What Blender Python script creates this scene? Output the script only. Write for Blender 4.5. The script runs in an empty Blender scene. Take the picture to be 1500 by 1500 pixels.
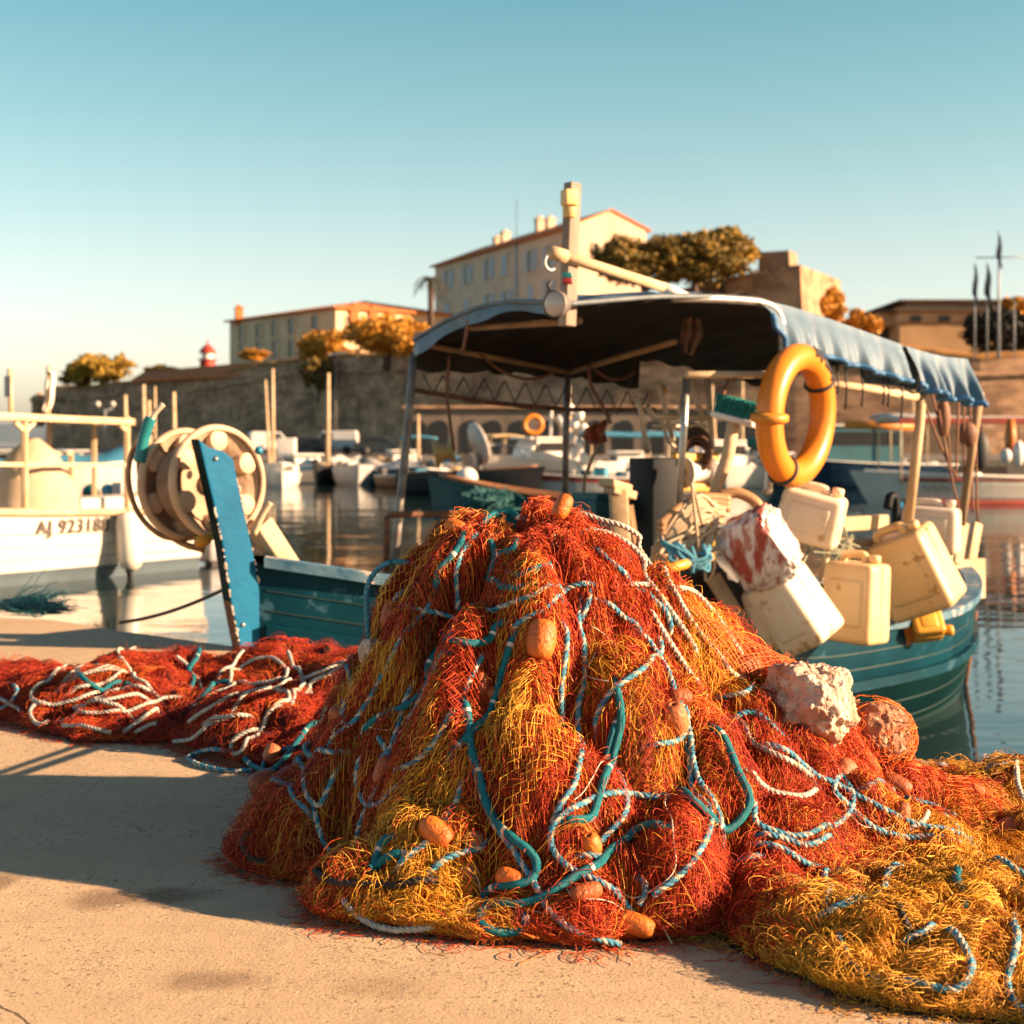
import bpy, bmesh, math, random
import numpy as np
from mathutils import Vector, Matrix
rad = math.radians
random.seed(7)
RNG = np.random.default_rng(11)
scene = bpy.context.scene
COL = scene.collection

# ------------------------------------------------------------------ camera
F, CX, HY, H = 2187.0, 750.0, 645.0, 1.05          # focal length and horizon in photo pixels, eye height in metres
WATER = -0.80
cam_data = bpy.data.cameras.new('camera')
cam = bpy.data.objects.new('camera', cam_data); COL.objects.link(cam)
cam.location = (0, 0, H); cam.rotation_euler = (rad(90), 0, 0)
cam_data.sensor_width = 36; cam_data.lens = 36 * F / 1500
cam_data.shift_y = (HY - 750) / 1500
cam_data.clip_start = 0.05; cam_data.clip_end = 30000
cam_data.dof.use_dof = True; cam_data.dof.focus_distance = 3.55; cam_data.dof.aperture_fstop = 4.6
scene.camera = cam

def W(px, py, Y):
    return np.array([(px - CX) / F * Y, Y, H - (py - HY) / F * Y])
def G(px, py, z=0.0):
    Y = (H - z) * F / (py - HY)
    return np.array([(px - CX) / F * Y, Y, z])

# ------------------------------------------------------------------ light
SUN_AZ, SUN_EL = rad(102), rad(18.5)                 # azimuth clockwise from +Y
sd = Vector((math.sin(SUN_AZ) * math.cos(SUN_EL), math.cos(SUN_AZ) * math.cos(SUN_EL), math.sin(SUN_EL)))
sl = bpy.data.lights.new('sun', 'SUN'); so = bpy.data.objects.new('sun', sl); COL.objects.link(so)
so.rotation_euler = sd.to_track_quat('Z', 'Y').to_euler()
sl.energy = 5.0; sl.angle = rad(0.5); sl.color = (1.0, 0.655, 0.40)
world = bpy.data.worlds.new('World'); scene.world = world; world.use_nodes = True
nt = world.node_tree; nt.nodes.clear()
sky = nt.nodes.new('ShaderNodeTexSky'); sky.sky_type = 'NISHITA'; sky.sun_disc = False
sky.sun_elevation = SUN_EL; sky.sun_rotation = SUN_AZ
sky.air_density = 1.0; sky.dust_density = 1.6; sky.ozone_density = 2.2
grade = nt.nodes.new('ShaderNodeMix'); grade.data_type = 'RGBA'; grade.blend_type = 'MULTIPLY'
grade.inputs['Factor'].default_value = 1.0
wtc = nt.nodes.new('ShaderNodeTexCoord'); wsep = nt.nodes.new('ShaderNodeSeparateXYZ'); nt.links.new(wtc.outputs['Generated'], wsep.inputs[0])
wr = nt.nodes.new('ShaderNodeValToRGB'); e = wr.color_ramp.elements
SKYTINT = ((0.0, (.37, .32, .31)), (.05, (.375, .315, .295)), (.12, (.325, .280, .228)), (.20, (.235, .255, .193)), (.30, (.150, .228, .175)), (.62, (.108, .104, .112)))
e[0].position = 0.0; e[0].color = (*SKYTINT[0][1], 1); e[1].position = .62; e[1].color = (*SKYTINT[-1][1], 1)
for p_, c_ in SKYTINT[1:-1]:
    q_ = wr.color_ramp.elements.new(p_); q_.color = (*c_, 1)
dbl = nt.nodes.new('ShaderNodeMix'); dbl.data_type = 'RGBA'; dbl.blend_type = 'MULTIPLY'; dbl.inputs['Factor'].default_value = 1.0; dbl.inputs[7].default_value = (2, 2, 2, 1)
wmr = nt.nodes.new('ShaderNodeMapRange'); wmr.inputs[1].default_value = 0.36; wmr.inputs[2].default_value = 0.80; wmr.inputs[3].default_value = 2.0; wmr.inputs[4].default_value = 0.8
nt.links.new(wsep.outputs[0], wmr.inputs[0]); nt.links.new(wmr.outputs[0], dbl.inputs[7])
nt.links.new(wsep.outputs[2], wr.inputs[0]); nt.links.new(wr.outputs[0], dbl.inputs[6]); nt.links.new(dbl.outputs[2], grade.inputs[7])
bg = nt.nodes.new('ShaderNodeBackground'); bg.inputs['Strength'].default_value = 0.138
wo = nt.nodes.new('ShaderNodeOutputWorld')
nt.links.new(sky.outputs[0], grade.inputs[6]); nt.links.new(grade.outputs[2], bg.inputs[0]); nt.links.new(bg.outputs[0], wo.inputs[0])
scene.view_settings.view_transform = 'Standard'; scene.view_settings.look = 'None'
scene.view_settings.exposure = 1.78; scene.view_settings.gamma = 1.0
scene.cycles.use_denoising = True
scene.cycles.max_bounces = 6; scene.cycles.diffuse_bounces = 3; scene.cycles.glossy_bounces = 3
scene.cycles.transmission_bounces = 4; scene.cycles.transparent_max_bounces = 6
scene.cycles.sample_clamp_indirect = 6.0
scene.cycles.caustics_reflective = False; scene.cycles.caustics_refractive = False

# ------------------------------------------------------------------ materials
def M(name, c1, c2=None, rough=0.6, scale=6.0, bump=0.0, bscale=40.0, metal=0.0, spec=0.5, detail=4.0, island=False,
      stretch=(1, 1, 1), contrast=(0.35, 0.65), worn=None, worn_at=0.62, worn_scale=9.0, trans=0.0, sss=0.0):
    """Principled material: two colours mixed by noise (or per loose strand), optional worn patches and bump."""
    m = bpy.data.materials.new(name); m.use_nodes = True
    t = m.node_tree; b = t.nodes['Principled BSDF']
    b.inputs['Roughness'].default_value = rough; b.inputs['Metallic'].default_value = metal
    b.inputs['Specular IOR Level'].default_value = spec
    if trans: b.inputs['Transmission Weight'].default_value = trans
    if sss:
        b.inputs['Subsurface Weight'].default_value = sss; b.inputs['Subsurface Radius'].default_value = (0.05, 0.03, 0.01)
        b.inputs['Subsurface Scale'].default_value = 1.0
    c2 = c2 or tuple(x * 0.75 for x in c1)
    tc = t.nodes.new('ShaderNodeTexCoord'); mp = t.nodes.new('ShaderNodeMapping')
    mp.inputs['Scale'].default_value = stretch
    t.links.new(tc.outputs['Object'], mp.inputs[0])
    if island:
        g = t.nodes.new('ShaderNodeNewGeometry'); fac = g.outputs['Random Per Island']
        r = t.nodes.new('ShaderNodeValToRGB'); r.color_ramp.elements[0].color = (*c1, 1); r.color_ramp.elements[1].color = (*c2, 1)
        if isinstance(island, (list, tuple)):
            for p, c in island:
                e = r.color_ramp.elements.new(p); e.color = (*c, 1)
        t.links.new(fac, r.inputs[0])
    else:
        n = t.nodes.new('ShaderNodeTexNoise'); n.inputs['Scale'].default_value = scale; n.inputs['Detail'].default_value = detail
        t.links.new(mp.outputs[0], n.inputs['Vector'])
        r = t.nodes.new('ShaderNodeValToRGB'); r.color_ramp.elements[0].color = (*c1, 1); r.color_ramp.elements[1].color = (*c2, 1)
        r.color_ramp.elements[0].position, r.color_ramp.elements[1].position = contrast
        t.links.new(n.outputs[0], r.inputs[0])
    out = r.outputs[0]
    if worn:
        n2 = t.nodes.new('ShaderNodeTexNoise'); n2.inputs['Scale'].default_value = worn_scale; n2.inputs['Detail'].default_value = 8
        n2.inputs['Roughness'].default_value = 0.7
        t.links.new(mp.outputs[0], n2.inputs['Vector'])
        r2 = t.nodes.new('ShaderNodeValToRGB'); r2.color_ramp.elements[0].position = worn_at; r2.color_ramp.elements[1].position = worn_at + 0.03
        t.links.new(n2.outputs[0], r2.inputs[0])
        mx = t.nodes.new('ShaderNodeMix'); mx.data_type = 'RGBA'
        t.links.new(r2.outputs[0], mx.inputs['Factor']); t.links.new(out, mx.inputs[6]); mx.inputs[7].default_value = (*worn, 1)
        out = mx.outputs[2]
    t.links.new(out, b.inputs['Base Color'])
    if bump:
        n3 = t.nodes.new('ShaderNodeTexNoise'); n3.inputs['Scale'].default_value = bscale; n3.inputs['Detail'].default_value = 5
        t.links.new(mp.outputs[0], n3.inputs['Vector'])
        bp = t.nodes.new('ShaderNodeBump'); bp.inputs['Strength'].default_value = bump; bp.inputs['Distance'].default_value = 0.02
        t.links.new(n3.outputs[0], bp.inputs['Height']); t.links.new(bp.outputs[0], b.inputs['Normal'])
    return m

# ------------------------------------------------------------------ mesh builder
def rot_to(d, up=(0, 0, 1)):
    """3x3 whose columns are x = d, y, z (z near up)."""
    x = np.array(d, float); x /= np.linalg.norm(x)
    u = np.array(up, float)
    if abs(np.dot(u, x)) > 0.95: u = np.array([0, 1.0, 0]) if abs(x[1]) < 0.9 else np.array([1.0, 0, 0])
    y = np.cross(u, x); y /= np.linalg.norm(y); z = np.cross(x, y)
    return np.stack([x, y, z], axis=1)
def Rz(a):
    c, s = math.cos(a), math.sin(a); return np.array([[c, -s, 0], [s, c, 0], [0, 0, 1.0]])
def Ry(a):
    c, s = math.cos(a), math.sin(a); return np.array([[c, 0, s], [0, 1, 0], [-s, 0, c]])
def Rx(a):
    c, s = math.cos(a), math.sin(a); return np.array([[1, 0, 0], [0, c, -s], [0, s, c]])

class MB:
    def __init__(s): s.v = []; s.f = []; s.m = []; s.sm = []; s.n = 0; s.uv = {}
    def add(s, V, Fc, mi=0, smooth=False):
        V = np.asarray(V, float); s.v.append(V)
        base = s.n
        for i, f in enumerate(Fc):
            s.f.append([base + k for k in f]); s.m.append(mi if np.isscalar(mi) else mi[i]); s.sm.append(smooth)
        s.n += len(V); return s
    def box(s, c, size, R=None, mi=0, bevel=0.0, taper=None):
        x, y, z = np.array(size, float) / 2
        if bevel <= 0:
            V = np.array([[a * x, b * y, d * z] for d in (-1, 1) for b in (-1, 1) for a in (-1, 1)])
            if taper: V[4:, 0] *= taper[0]; V[4:, 1] *= taper[1]
            Fc = [(0, 2, 3, 1), (4, 5, 7, 6), (0, 1, 5, 4), (2, 6, 7, 3), (0, 4, 6, 2), (1, 3, 7, 5)]
        else:
            bm = bmesh.new(); bmesh.ops.create_cube(bm, size=1)
            for q in bm.verts:
                k = taper if (taper and q.co.z > 0) else (1, 1)
                q.co = (q.co.x * 2 * x * k[0], q.co.y * 2 * y * k[1], q.co.z * 2 * z)
            bmesh.ops.bevel(bm, geom=bm.edges[:], offset=bevel, segments=2 if bevel < .02 else 4, profile=0.6, affect='EDGES')
            bm.verts.index_update()
            V = np.array([q.co[:] for q in bm.verts]); Fc = [[q.index for q in f.verts] for f in bm.faces]; bm.free()
        if R is not None: V = V @ np.asarray(R).T
        return s.add(V + np.array(c), Fc, mi, smooth=bevel > 0)
    def beam(s, p0, p1, w, h, up=(0, 0, 1), mi=0, bevel=0.0, w1=None, h1=None):
        p0, p1 = np.array(p0, float), np.array(p1, float); R = rot_to(p1 - p0, up)
        L = np.linalg.norm(p1 - p0)
        if w1 is None: return s.box((p0 + p1) / 2, (L, w, h), R, mi, bevel)
        V = []
        for x, ww, hh in ((0, w, h), (L, w1, h1)):
            V += [[x, -ww / 2, -hh / 2], [x, ww / 2, -hh / 2], [x, ww / 2, hh / 2], [x, -ww / 2, hh / 2]]
        V = np.array(V) @ R.T + p0
        return s.add(V, [(3, 2, 1, 0), (4, 5, 6, 7), (0, 1, 5, 4), (1, 2, 6, 5), (2, 3, 7, 6), (3, 0, 4, 7)], mi)
    def tube(s, P, r, n=8, mi=0, cap=True, smooth=True, closed=False):
        P = np.asarray(P, float); k = len(P); r = np.full(k, r) if np.isscalar(r) else np.asarray(r, float)
        if closed: T = np.roll(P, -1, 0) - np.roll(P, 1, 0)
        else: T = np.gradient(P, axis=0)
        T /= np.linalg.norm(T, axis=1)[:, None] + 1e-12
        N = np.zeros_like(P); u = np.array([0, 0, 1.0]) if abs(T[0][2]) < .9 else np.array([1.0, 0, 0])
        for i in range(k):
            u = u - np.dot(u, T[i]) * T[i]; u /= np.linalg.norm(u) + 1e-12; N[i] = u
        B = np.cross(T, N); a = np.arange(n) / n * 2 * math.pi
        V = P[:, None] + r[:, None, None] * (np.cos(a)[None, :, None] * N[:, None] + np.sin(a)[None, :, None] * B[:, None])
        Fc = []
        for i in range(k if closed else k - 1):
            i2 = (i + 1) % k
            for j in range(n): Fc.append((i * n + j, i * n + (j + 1) % n, i2 * n + (j + 1) % n, i2 * n + j))
        if cap and not closed:
            Fc.append(tuple(range(n - 1, -1, -1))); Fc.append(tuple((k - 1) * n + j for j in range(n)))
        return s.add(V.reshape(-1, 3), Fc, mi, smooth)
    def lathe(s, prof, c=(0, 0, 0), R=None, n=24, mi=0, smooth=True, arc=2 * math.pi):
        """prof: [(radius, height)] about local z."""
        full = abs(arc - 2 * math.pi) < 1e-6; m = n if full else n + 1
        a = np.arange(m) / n * arc; k = len(prof)
        V = np.array([[p[0] * math.cos(t), p[0] * math.sin(t), p[1]] for p in prof for t in a])
        if R is not None: V = V @ np.asarray(R).T
        Fc = [(i * m + j, i * m + (j + 1) % m, (i + 1) * m + (j + 1) % m, (i + 1) * m + j) for i in range(k - 1) for j in range(n if full else n)]
        return s.add(V + np.array(c), Fc, mi, smooth)
    def ball(s, c, r, R=None, n=14, mi=0, noise=0.0, seed=0):
        rx, ry, rz = (r, r, r) if np.isscalar(r) else r
        prof = [(math.sin(t), -math.cos(t)) for t in np.linspace(0.02, math.pi - 0.02, n // 2 + 2)]
        V = np.array([[p[0] * math.cos(a), p[0] * math.sin(a), p[1]] for p in prof for a in np.arange(n) / n * 2 * math.pi])
        V = V * np.array([rx, ry, rz])
        if R is not None: V = V @ np.asarray(R).T
        k = len(prof)
        Fc = [(i * n + j, i * n + (j + 1) % n, (i + 1) * n + (j + 1) % n, (i + 1) * n + j) for i in range(k - 1) for j in range(n)]
        Fc += [tuple(range(n - 1, -1, -1)), tuple((k - 1) * n + j for j in range(n))]
        return s.add(V + np.array(c), Fc, mi, True)
    def prism(s, poly, y0, y1, R=None, c=(0, 0, 0), mi=0):
        """poly in local (x,z), extruded along local y."""
        k = len(poly)
        V = np.array([[p[0], y, p[1]] for y in (y0, y1) for p in poly], float)
        if R is not None: V = V @ np.asarray(R).T
        Fc = [tuple(range(k)), tuple(range(2 * k - 1, k - 1, -1))] + [(i + k, (i + 1) % k + k, (i + 1) % k, i) for i in range(k)]
        return s.add(V + np.array(c), Fc, mi)
    def grid(s, P, mi=0, smooth=True):
        """P: (a,b,3) sheet of points."""
        P = np.asarray(P, float); a, b = P.shape[:2]
        Fc = [(i * b + j, i * b + j + 1, (i + 1) * b + j + 1, (i + 1) * b + j) for i in range(a - 1) for j in range(b - 1)]
        return s.add(P.reshape(-1, 3), Fc, mi, smooth)
    def build(s, name, mats, parent=None, origin=None, kind=None):
        if not isinstance(mats, (list, tuple)): mats = [mats]
        V = np.concatenate(s.v)
        if origin is None:
            o = parent; origin = np.zeros(3)
            if parent is not None: origin = np.array(parent.get('_o', (0, 0, 0)))
        me = bpy.data.meshes.new(name)
        me.from_pydata((V - np.array(origin)).tolist(), [], s.f)
        for m in mats: me.materials.append(m)
        me.polygons.foreach_set('material_index', s.m); me.polygons.foreach_set('use_smooth', s.sm)
        me.update()
        ob = bpy.data.objects.new(name, me); COL.objects.link(ob)
        if parent is not None: ob.parent = parent; ob['_o'] = [float(x) for x in origin]
        else: ob.location = [float(x) for x in origin]; ob['_o'] = [float(x) for x in origin]
        if kind: ob['kind'] = kind
        return ob

def tag(o, label, cat, group=None, kind=None):
    o['label'] = label; o['category'] = cat
    if group: o['group'] = group
    if kind: o['kind'] = kind
    return o
def thing(name, label, cat, loc=(0, 0, 0), rz=0.0, group=None, local=False):
    """Empty at the thing's base. With local=True its parts are given in its own coordinates."""
    o = bpy.data.objects.new(name, None); COL.objects.link(o); o.empty_display_size = 0.2
    o.location = [float(x) for x in loc]; o.rotation_euler = (0, 0, rz)
    o['_o'] = [0.0, 0.0, 0.0] if local else [float(x) for x in loc]
    return tag(o, label, cat, group)
def kids(o): return [c for c in COL.objects if c.parent == o]
def copy_tree(o, parent=None):
    c = o.copy(); COL.objects.link(c)
    if parent is not None: c.parent = parent
    for ch in kids(o): copy_tree(ch, c)
    return c
def raw_mesh(name, V, Q, mat, parent=None, smooth=True, mi=None, mats=None):
    """fast mesh from numpy arrays of vertices and same-sized faces"""
    me = bpy.data.meshes.new(name); V = np.asarray(V, np.float32); Q = np.asarray(Q, np.int32); k = Q.shape[1]
    o = np.array(parent.get('_o', (0, 0, 0)), np.float32) if parent is not None else np.zeros(3, np.float32)
    V = V - o
    me.vertices.add(len(V)); me.vertices.foreach_set('co', V.ravel())
    me.loops.add(Q.size); me.loops.foreach_set('vertex_index', Q.ravel())
    me.polygons.add(len(Q)); me.polygons.foreach_set('loop_start', np.arange(0, Q.size, k, dtype=np.int32))
    if mi is not None: me.polygons.foreach_set('material_index', np.asarray(mi, np.int32))
    me.polygons.foreach_set('use_smooth', np.full(len(Q), smooth))
    for m in (mats or [mat]): me.materials.append(m)
    me.update(calc_edges=True)
    ob = bpy.data.objects.new(name, me); COL.objects.link(ob)
    if parent is not None: ob.parent = parent
    ob['_o'] = [float(x) for x in o]
    return ob
def catmull(P, per=8):
    P = np.asarray(P, float); Q = np.vstack([2 * P[0] - P[1], P, 2 * P[-1] - P[-2]])
    out = []
    for i in range(1, len(Q) - 2):
        t = np.linspace(0, 1, per, endpoint=False)[:, None]
        a, b, c, d = Q[i - 1], Q[i], Q[i + 1], Q[i + 2]
        out.append(0.5 * (2 * b + (c - a) * t + (2 * a - 5 * b + 4 * c - d) * t ** 2 + (3 * b - a - 3 * c + d) * t ** 3))
    return np.vstack(out + [P[-1:]])
def resample(P, step):
    d = np.concatenate([[0], np.cumsum(np.linalg.norm(np.diff(P, axis=0), axis=1))])
    n = max(3, int(d[-1] / step) + 1); t = np.linspace(0, d[-1], n)
    return np.stack([np.interp(t, d, P[:, i]) for i in range(P.shape[1])], axis=1)
def sag(p0, p1, drop, n=12):
    t = np.linspace(0, 1, n)[:, None]; P = np.array(p0) * (1 - t) + np.array(p1) * t
    P[:, 2] -= drop * 4 * (t[:, 0]) * (1 - t[:, 0]); return P
def noise2(seed):
    """smooth value noise on the plane, vectorised"""
    r = np.random.default_rng(seed).random((64, 64))
    def f(x, y, s):
        x = x * s + 31.7; y = y * s + 17.3
        i = np.floor(x).astype(int); j = np.floor(y).astype(int); u = x - i; v = y - j
        u = u * u * (3 - 2 * u); v = v * v * (3 - 2 * v)
        a = r[i % 64, j % 64]; b = r[(i + 1) % 64, j % 64]; c = r[i % 64, (j + 1) % 64]; d = r[(i + 1) % 64, (j + 1) % 64]
        return (a * (1 - u) + b * u) * (1 - v) + (c * (1 - u) + d * u) * v - 0.5
    return f
# ================================================================== SETTING: quay, sea, far shore
def quay_material():
    m = bpy.data.materials.new('quay_concrete'); m.use_nodes = True; t = m.node_tree; b = t.nodes['Principled BSDF']
    N = t.nodes.new; L = t.links.new
    tc = N('ShaderNodeTexCoord')
    def noise(scale, detail=5, rough=0.6, vec=None):
        n = N('ShaderNodeTexNoise'); n.inputs['Scale'].default_value = scale; n.inputs['Detail'].default_value = detail
        n.inputs['Roughness'].default_value = rough; L(vec or tc.outputs['Object'], n.inputs['Vector']); return n.outputs[0]
    def ramp(fac, p0, c0, p1, c1):
        r = N('ShaderNodeValToRGB'); e = r.color_ramp.elements; e[0].position = p0; e[1].position = p1
        e[0].color = (*c0, 1); e[1].color = (*c1, 1); L(fac, r.inputs[0]); return r.outputs[0]
    def mix(fac, a, c, mode='MIX'):
        x = N('ShaderNodeMix'); x.data_type = 'RGBA'; x.blend_type = mode
        if hasattr(fac, 'links'): L(fac, x.inputs[0])
        else: x.inputs[0].default_value = fac
        for s, v in ((6, a), (7, c)):
            if hasattr(v, 'links'): L(v, x.inputs[s])
            else: x.inputs[s].default_value = (*v, 1)
        return x.outputs[2]
    def math_(op, a, c=None):
        x = N('ShaderNodeMath'); x.operation = op
        for i, v in enumerate((a, c)):
            if v is None: continue
            if hasattr(v, 'links'): L(v, x.inputs[i])
            else: x.inputs[i].default_value = v
        return x.outputs[0]
    base = ramp(noise(1.1, 7, 0.65), 0.3, (0.50, 0.355, 0.215), 0.7, (0.64, 0.475, 0.30))
    base = mix(math_('MULTIPLY', ramp(noise(9, 6), 0.45, (0, 0, 0), 0.75, (1, 1, 1)), 0.35), base, (0.36, 0.28, 0.2))
    # dark damp stains with their own outline
    st = ramp(noise(0.9, 6, 0.7), 0.63, (0, 0, 0), 0.74, (1, 1, 1))
    base = mix(math_('MULTIPLY', st, 0.5), base, (0.26, 0.18, 0.11))
    def spot(x, y, rx, ry, amount):
        mp = N('ShaderNodeMapping'); mp.inputs['Location'].default_value = (-x / rx, -y / ry, 0); mp.inputs['Scale'].default_value = (1 / rx, 1 / ry, 0)
        L(tc.outputs['Object'], mp.inputs[0]); ln = N('ShaderNodeVectorMath'); ln.operation = 'LENGTH'; L(mp.outputs[0], ln.inputs[0])
        d = math_('ADD', ln.outputs['Value'], math_('MULTIPLY', math_('SUBTRACT', noise(9, 5), 0.5), 1.6))
        return math_('MULTIPLY', ramp(d, 0.35, (1, 1, 1), 1.0, (0, 0, 0)), amount)
    for px, py, rx, ry, a in ((165, 1318, .14, .09, .75), (255, 1312, .12, .08, .75), (310, 1435, .13, .07, .6), (0, 1290, .06, .1, .7), (560, 1445, .12, .08, .3), (30, 985, .35, .15, .4)):
        g = G(px, py); base = mix(spot(g[0], g[1], rx, ry, a), base, (0.2, 0.13, 0.075))
    # pits in the cast surface, drawn out along the brushing
    mp = N('ShaderNodeMapping'); mp.inputs['Rotation'].default_value = (0, 0, rad(-38)); mp.inputs['Scale'].default_value = (1.0, 1.25, 1)
    L(tc.outputs['Object'], mp.inputs[0])
    v = N('ShaderNodeTexVoronoi'); v.inputs['Scale'].default_value = 84; v.inputs['Randomness'].default_value = 1
    wob = N('ShaderNodeVectorMath'); wob.operation = 'ADD'; L(mp.outputs[0], wob.inputs[0])
    nv = N('ShaderNodeTexNoise'); nv.inputs['Scale'].default_value = 70; L(tc.outputs['Object'], nv.inputs['Vector'])
    sc = N('ShaderNodeVectorMath'); sc.operation = 'SCALE'; sc.inputs[3].default_value = 0.034; L(nv.outputs['Color'], sc.inputs[0]); L(sc.outputs[0], wob.inputs[1])
    L(wob.outputs[0], v.inputs['Vector'])
    sep = N('ShaderNodeSeparateColor'); L(v.outputs['Color'], sep.inputs[0])
    size = math_('ADD', math_('MULTIPLY', sep.outputs[0], 0.42), math_('MULTIPLY', math_('SUBTRACT', noise(2.2, 3), 0.53), 0.9))
    pit = math_('LESS_THAN', v.outputs['Distance'], size)
    pits = math_('MULTIPLY', pit, math_('GREATER_THAN', sep.outputs[1], 0.35))
    base = mix(math_('MULTIPLY', pits, 0.66), base, (0.10, 0.07, 0.045))
    line = N('ShaderNodeMapping'); line.inputs['Rotation'].default_value = (0, 0, rad(-38)); line.inputs['Scale'].default_value = (3, 150, 1)
    L(tc.outputs['Object'], line.inputs[0])
    brush = noise(1.0, 4, 0.6, line.outputs[0])
    base = mix(math_('MULTIPLY', ramp(brush, 0.5, (0, 0, 0), 0.75, (1, 1, 1)), 0.22), base, (0.28, 0.22, 0.16))
    # one crack running across the slab
    sx = N('ShaderNodeSeparateXYZ'); L(tc.outputs['Object'], sx.inputs[0]); g0, g1 = G(0, 1472), G(45, 1502); k_ = (g1[1] - g0[1]) / (g1[0] - g0[0])
    dl = math_('SUBTRACT', math_('SUBTRACT', sx.outputs[1], g0[1]), math_('MULTIPLY', math_('SUBTRACT', sx.outputs[0], g0[0]), k_))
    dl = math_('ABSOLUTE', math_('ADD', dl, math_('MULTIPLY', math_('SUBTRACT', noise(7, 6, .7), 0.5), 0.09)))
    crack = math_('LESS_THAN', dl, math_('MULTIPLY', noise(3, 3), 0.014))
    base = mix(math_('MULTIPLY', crack, 0.85), base, (0.07, 0.05, 0.035))
    # small pale crumbs
    v2 = N('ShaderNodeTexVoronoi'); v2.inputs['Scale'].default_value = 24; L(tc.outputs['Object'], v2.inputs['Vector'])
    s2 = N('ShaderNodeSeparateColor'); L(v2.outputs['Color'], s2.inputs[0])
    crumb = math_('MULTIPLY', math_('LESS_THAN', v2.outputs['Distance'], 0.10), math_('GREATER_THAN', s2.outputs[1], 0.93))
    base = mix(math_('MULTIPLY', crumb, 0.7), base, (0.7, 0.66, 0.6))
    L(base, b.inputs['Base Color']); b.inputs['Roughness'].default_value = 0.88; b.inputs['Specular IOR Level'].default_value = 0.25
    hgt = math_('ADD', math_('MULTIPLY', noise(120, 6, 0.7), 0.5), math_('MULTIPLY', brush, 0.55))
    hgt = math_('SUBTRACT', hgt, math_('MULTIPLY', pits, 0.9))
    hgt = math_('ADD', hgt, math_('MULTIPLY', noise(14, 4), 0.6))
    bp = N('ShaderNodeBump'); bp.inputs['Strength'].default_value = 0.8; bp.inputs['Distance'].default_value = 0.009
    L(hgt, bp.inputs['Height']); L(bp.outputs[0], b.inputs['Normal'])
    return m
QUAYM = quay_material()
EDGE = [(-14, 12.6), (-6, 10.0), (-3.05, 8.90), (-2.67, 8.76), (-2.13, 8.26), (-1.33, 7.58), (-0.825, 7.22), (0.25, 6.12), (1.32, 4.99), (1.62, 4.70), (3.6, 2.75), (7.0, -0.6)]
bm = bmesh.new()
jit = noise2(3)
edge = resample(catmull(np.array([(x, y, 0) for x, y in EDGE]), 6), 0.06)
edge[:, 1] += 0.035 * jit(edge[:, 0], edge[:, 1], 3.0) + 0.02 * jit(edge[:, 0], edge[:, 1], 14.0)
inner = edge - np.array([0.025, 0.025, 0])
top = [bm.verts.new(p) for p in inner]
back = [bm.verts.new((7.0, -6, 0)), bm.verts.new((-14, -6, 0))]
bm.faces.new(top[::-1] + back[::-1])
lip = [bm.verts.new((p[0], p[1], -0.02)) for p in edge]
low = [bm.verts.new((p[0] + .02, p[1] + .02, -2.0)) for p in edge]
for i in range(len(edge) - 1):
    bm.faces.new((top[i], top[i + 1], lip[i + 1], lip[i])); bm.faces.new((lip[i], lip[i + 1], low[i + 1], low[i]))
bmesh.ops.recalc_face_normals(bm, faces=bm.faces[:])
me = bpy.data.meshes.new('quay_pavement'); bm.to_mesh(me); bm.free(); me.materials.append(QUAYM)
quay = bpy.data.objects.new('quay_pavement', me); COL.objects.link(quay)
tag(quay, 'sunlit pitted concrete quay with brown stains under the net heap', 'quay', kind='structure')

def water_material():
    m = bpy.data.materials.new('harbour_water'); m.use_nodes = True; t = m.node_tree; b = t.nodes['Principled BSDF']
    b.inputs['Base Color'].default_value = (0.012, 0.030, 0.034, 1); b.inputs['Roughness'].default_value = 0.03
    b.inputs['IOR'].default_value = 1.333; b.inputs['Specular IOR Level'].default_value = 0.62
    tc = t.nodes.new('ShaderNodeTexCoord')
    def n(scale, st, detail=3):
        mp = t.nodes.new('ShaderNodeMapping'); mp.inputs['Scale'].default_value = st; mp.inputs['Rotation'].default_value = (0, 0, rad(12))
        x = t.nodes.new('ShaderNodeTexNoise'); x.inputs['Scale'].default_value = scale; x.inputs['Detail'].default_value = detail
        t.links.new(tc.outputs['Object'], mp.inputs[0]); t.links.new(mp.outputs[0], x.inputs['Vector']); return x.outputs[0]
    a = n(1.5, (0.8, 2.2, 1)); c = n(0.30, (0.7, 1.5, 1), 4)
    ad = t.nodes.new('ShaderNodeMath'); ad.operation = 'MULTIPLY_ADD'; ad.inputs[1].default_value = 0.16
    t.links.new(a, ad.inputs[0]); t.links.new(c, ad.inputs[2])
    bp = t.nodes.new('ShaderNodeBump'); bp.inputs['Strength'].default_value = 0.5; bp.inputs['Distance'].default_value = 0.055
    t.links.new(ad.outputs[0], bp.inputs['Height']); t.links.new(bp.outputs[0], b.inputs['Normal'])
    return m
mb = MB(); mb.add([(-9000, -300, WATER), (9000, -300, WATER), (9000, 14000, WATER), (-9000, 14000, WATER)], [(0, 1, 2, 3)])
sea = mb.build('sea', water_material(), kind='structure'); tag(sea, 'calm harbour water mirroring boats and the old wall', 'sea', kind='structure')

FQ = M('far_quay_concrete', (0.16, 0.14, 0.12), (0.10, 0.085, 0.07), .9, 2)
mb = MB()
poly = [(-76, 118), (-40, 88), (-20, 79), (20, 78), (60, 78), (190, 72), (190, 420), (-76, 420)]
k = len(poly)
mb.add([(x, y, 0.02) for x, y in poly] + [(x, y, -3) for x, y in poly], [tuple(range(k))] + [(i, i + k, (i + 1) % k + k, (i + 1) % k) for i in range(k)])
fq = mb.build('far_quay', FQ); tag(fq, 'low grey quay across the harbour below the citadel wall', 'quay', kind='structure')

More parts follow.
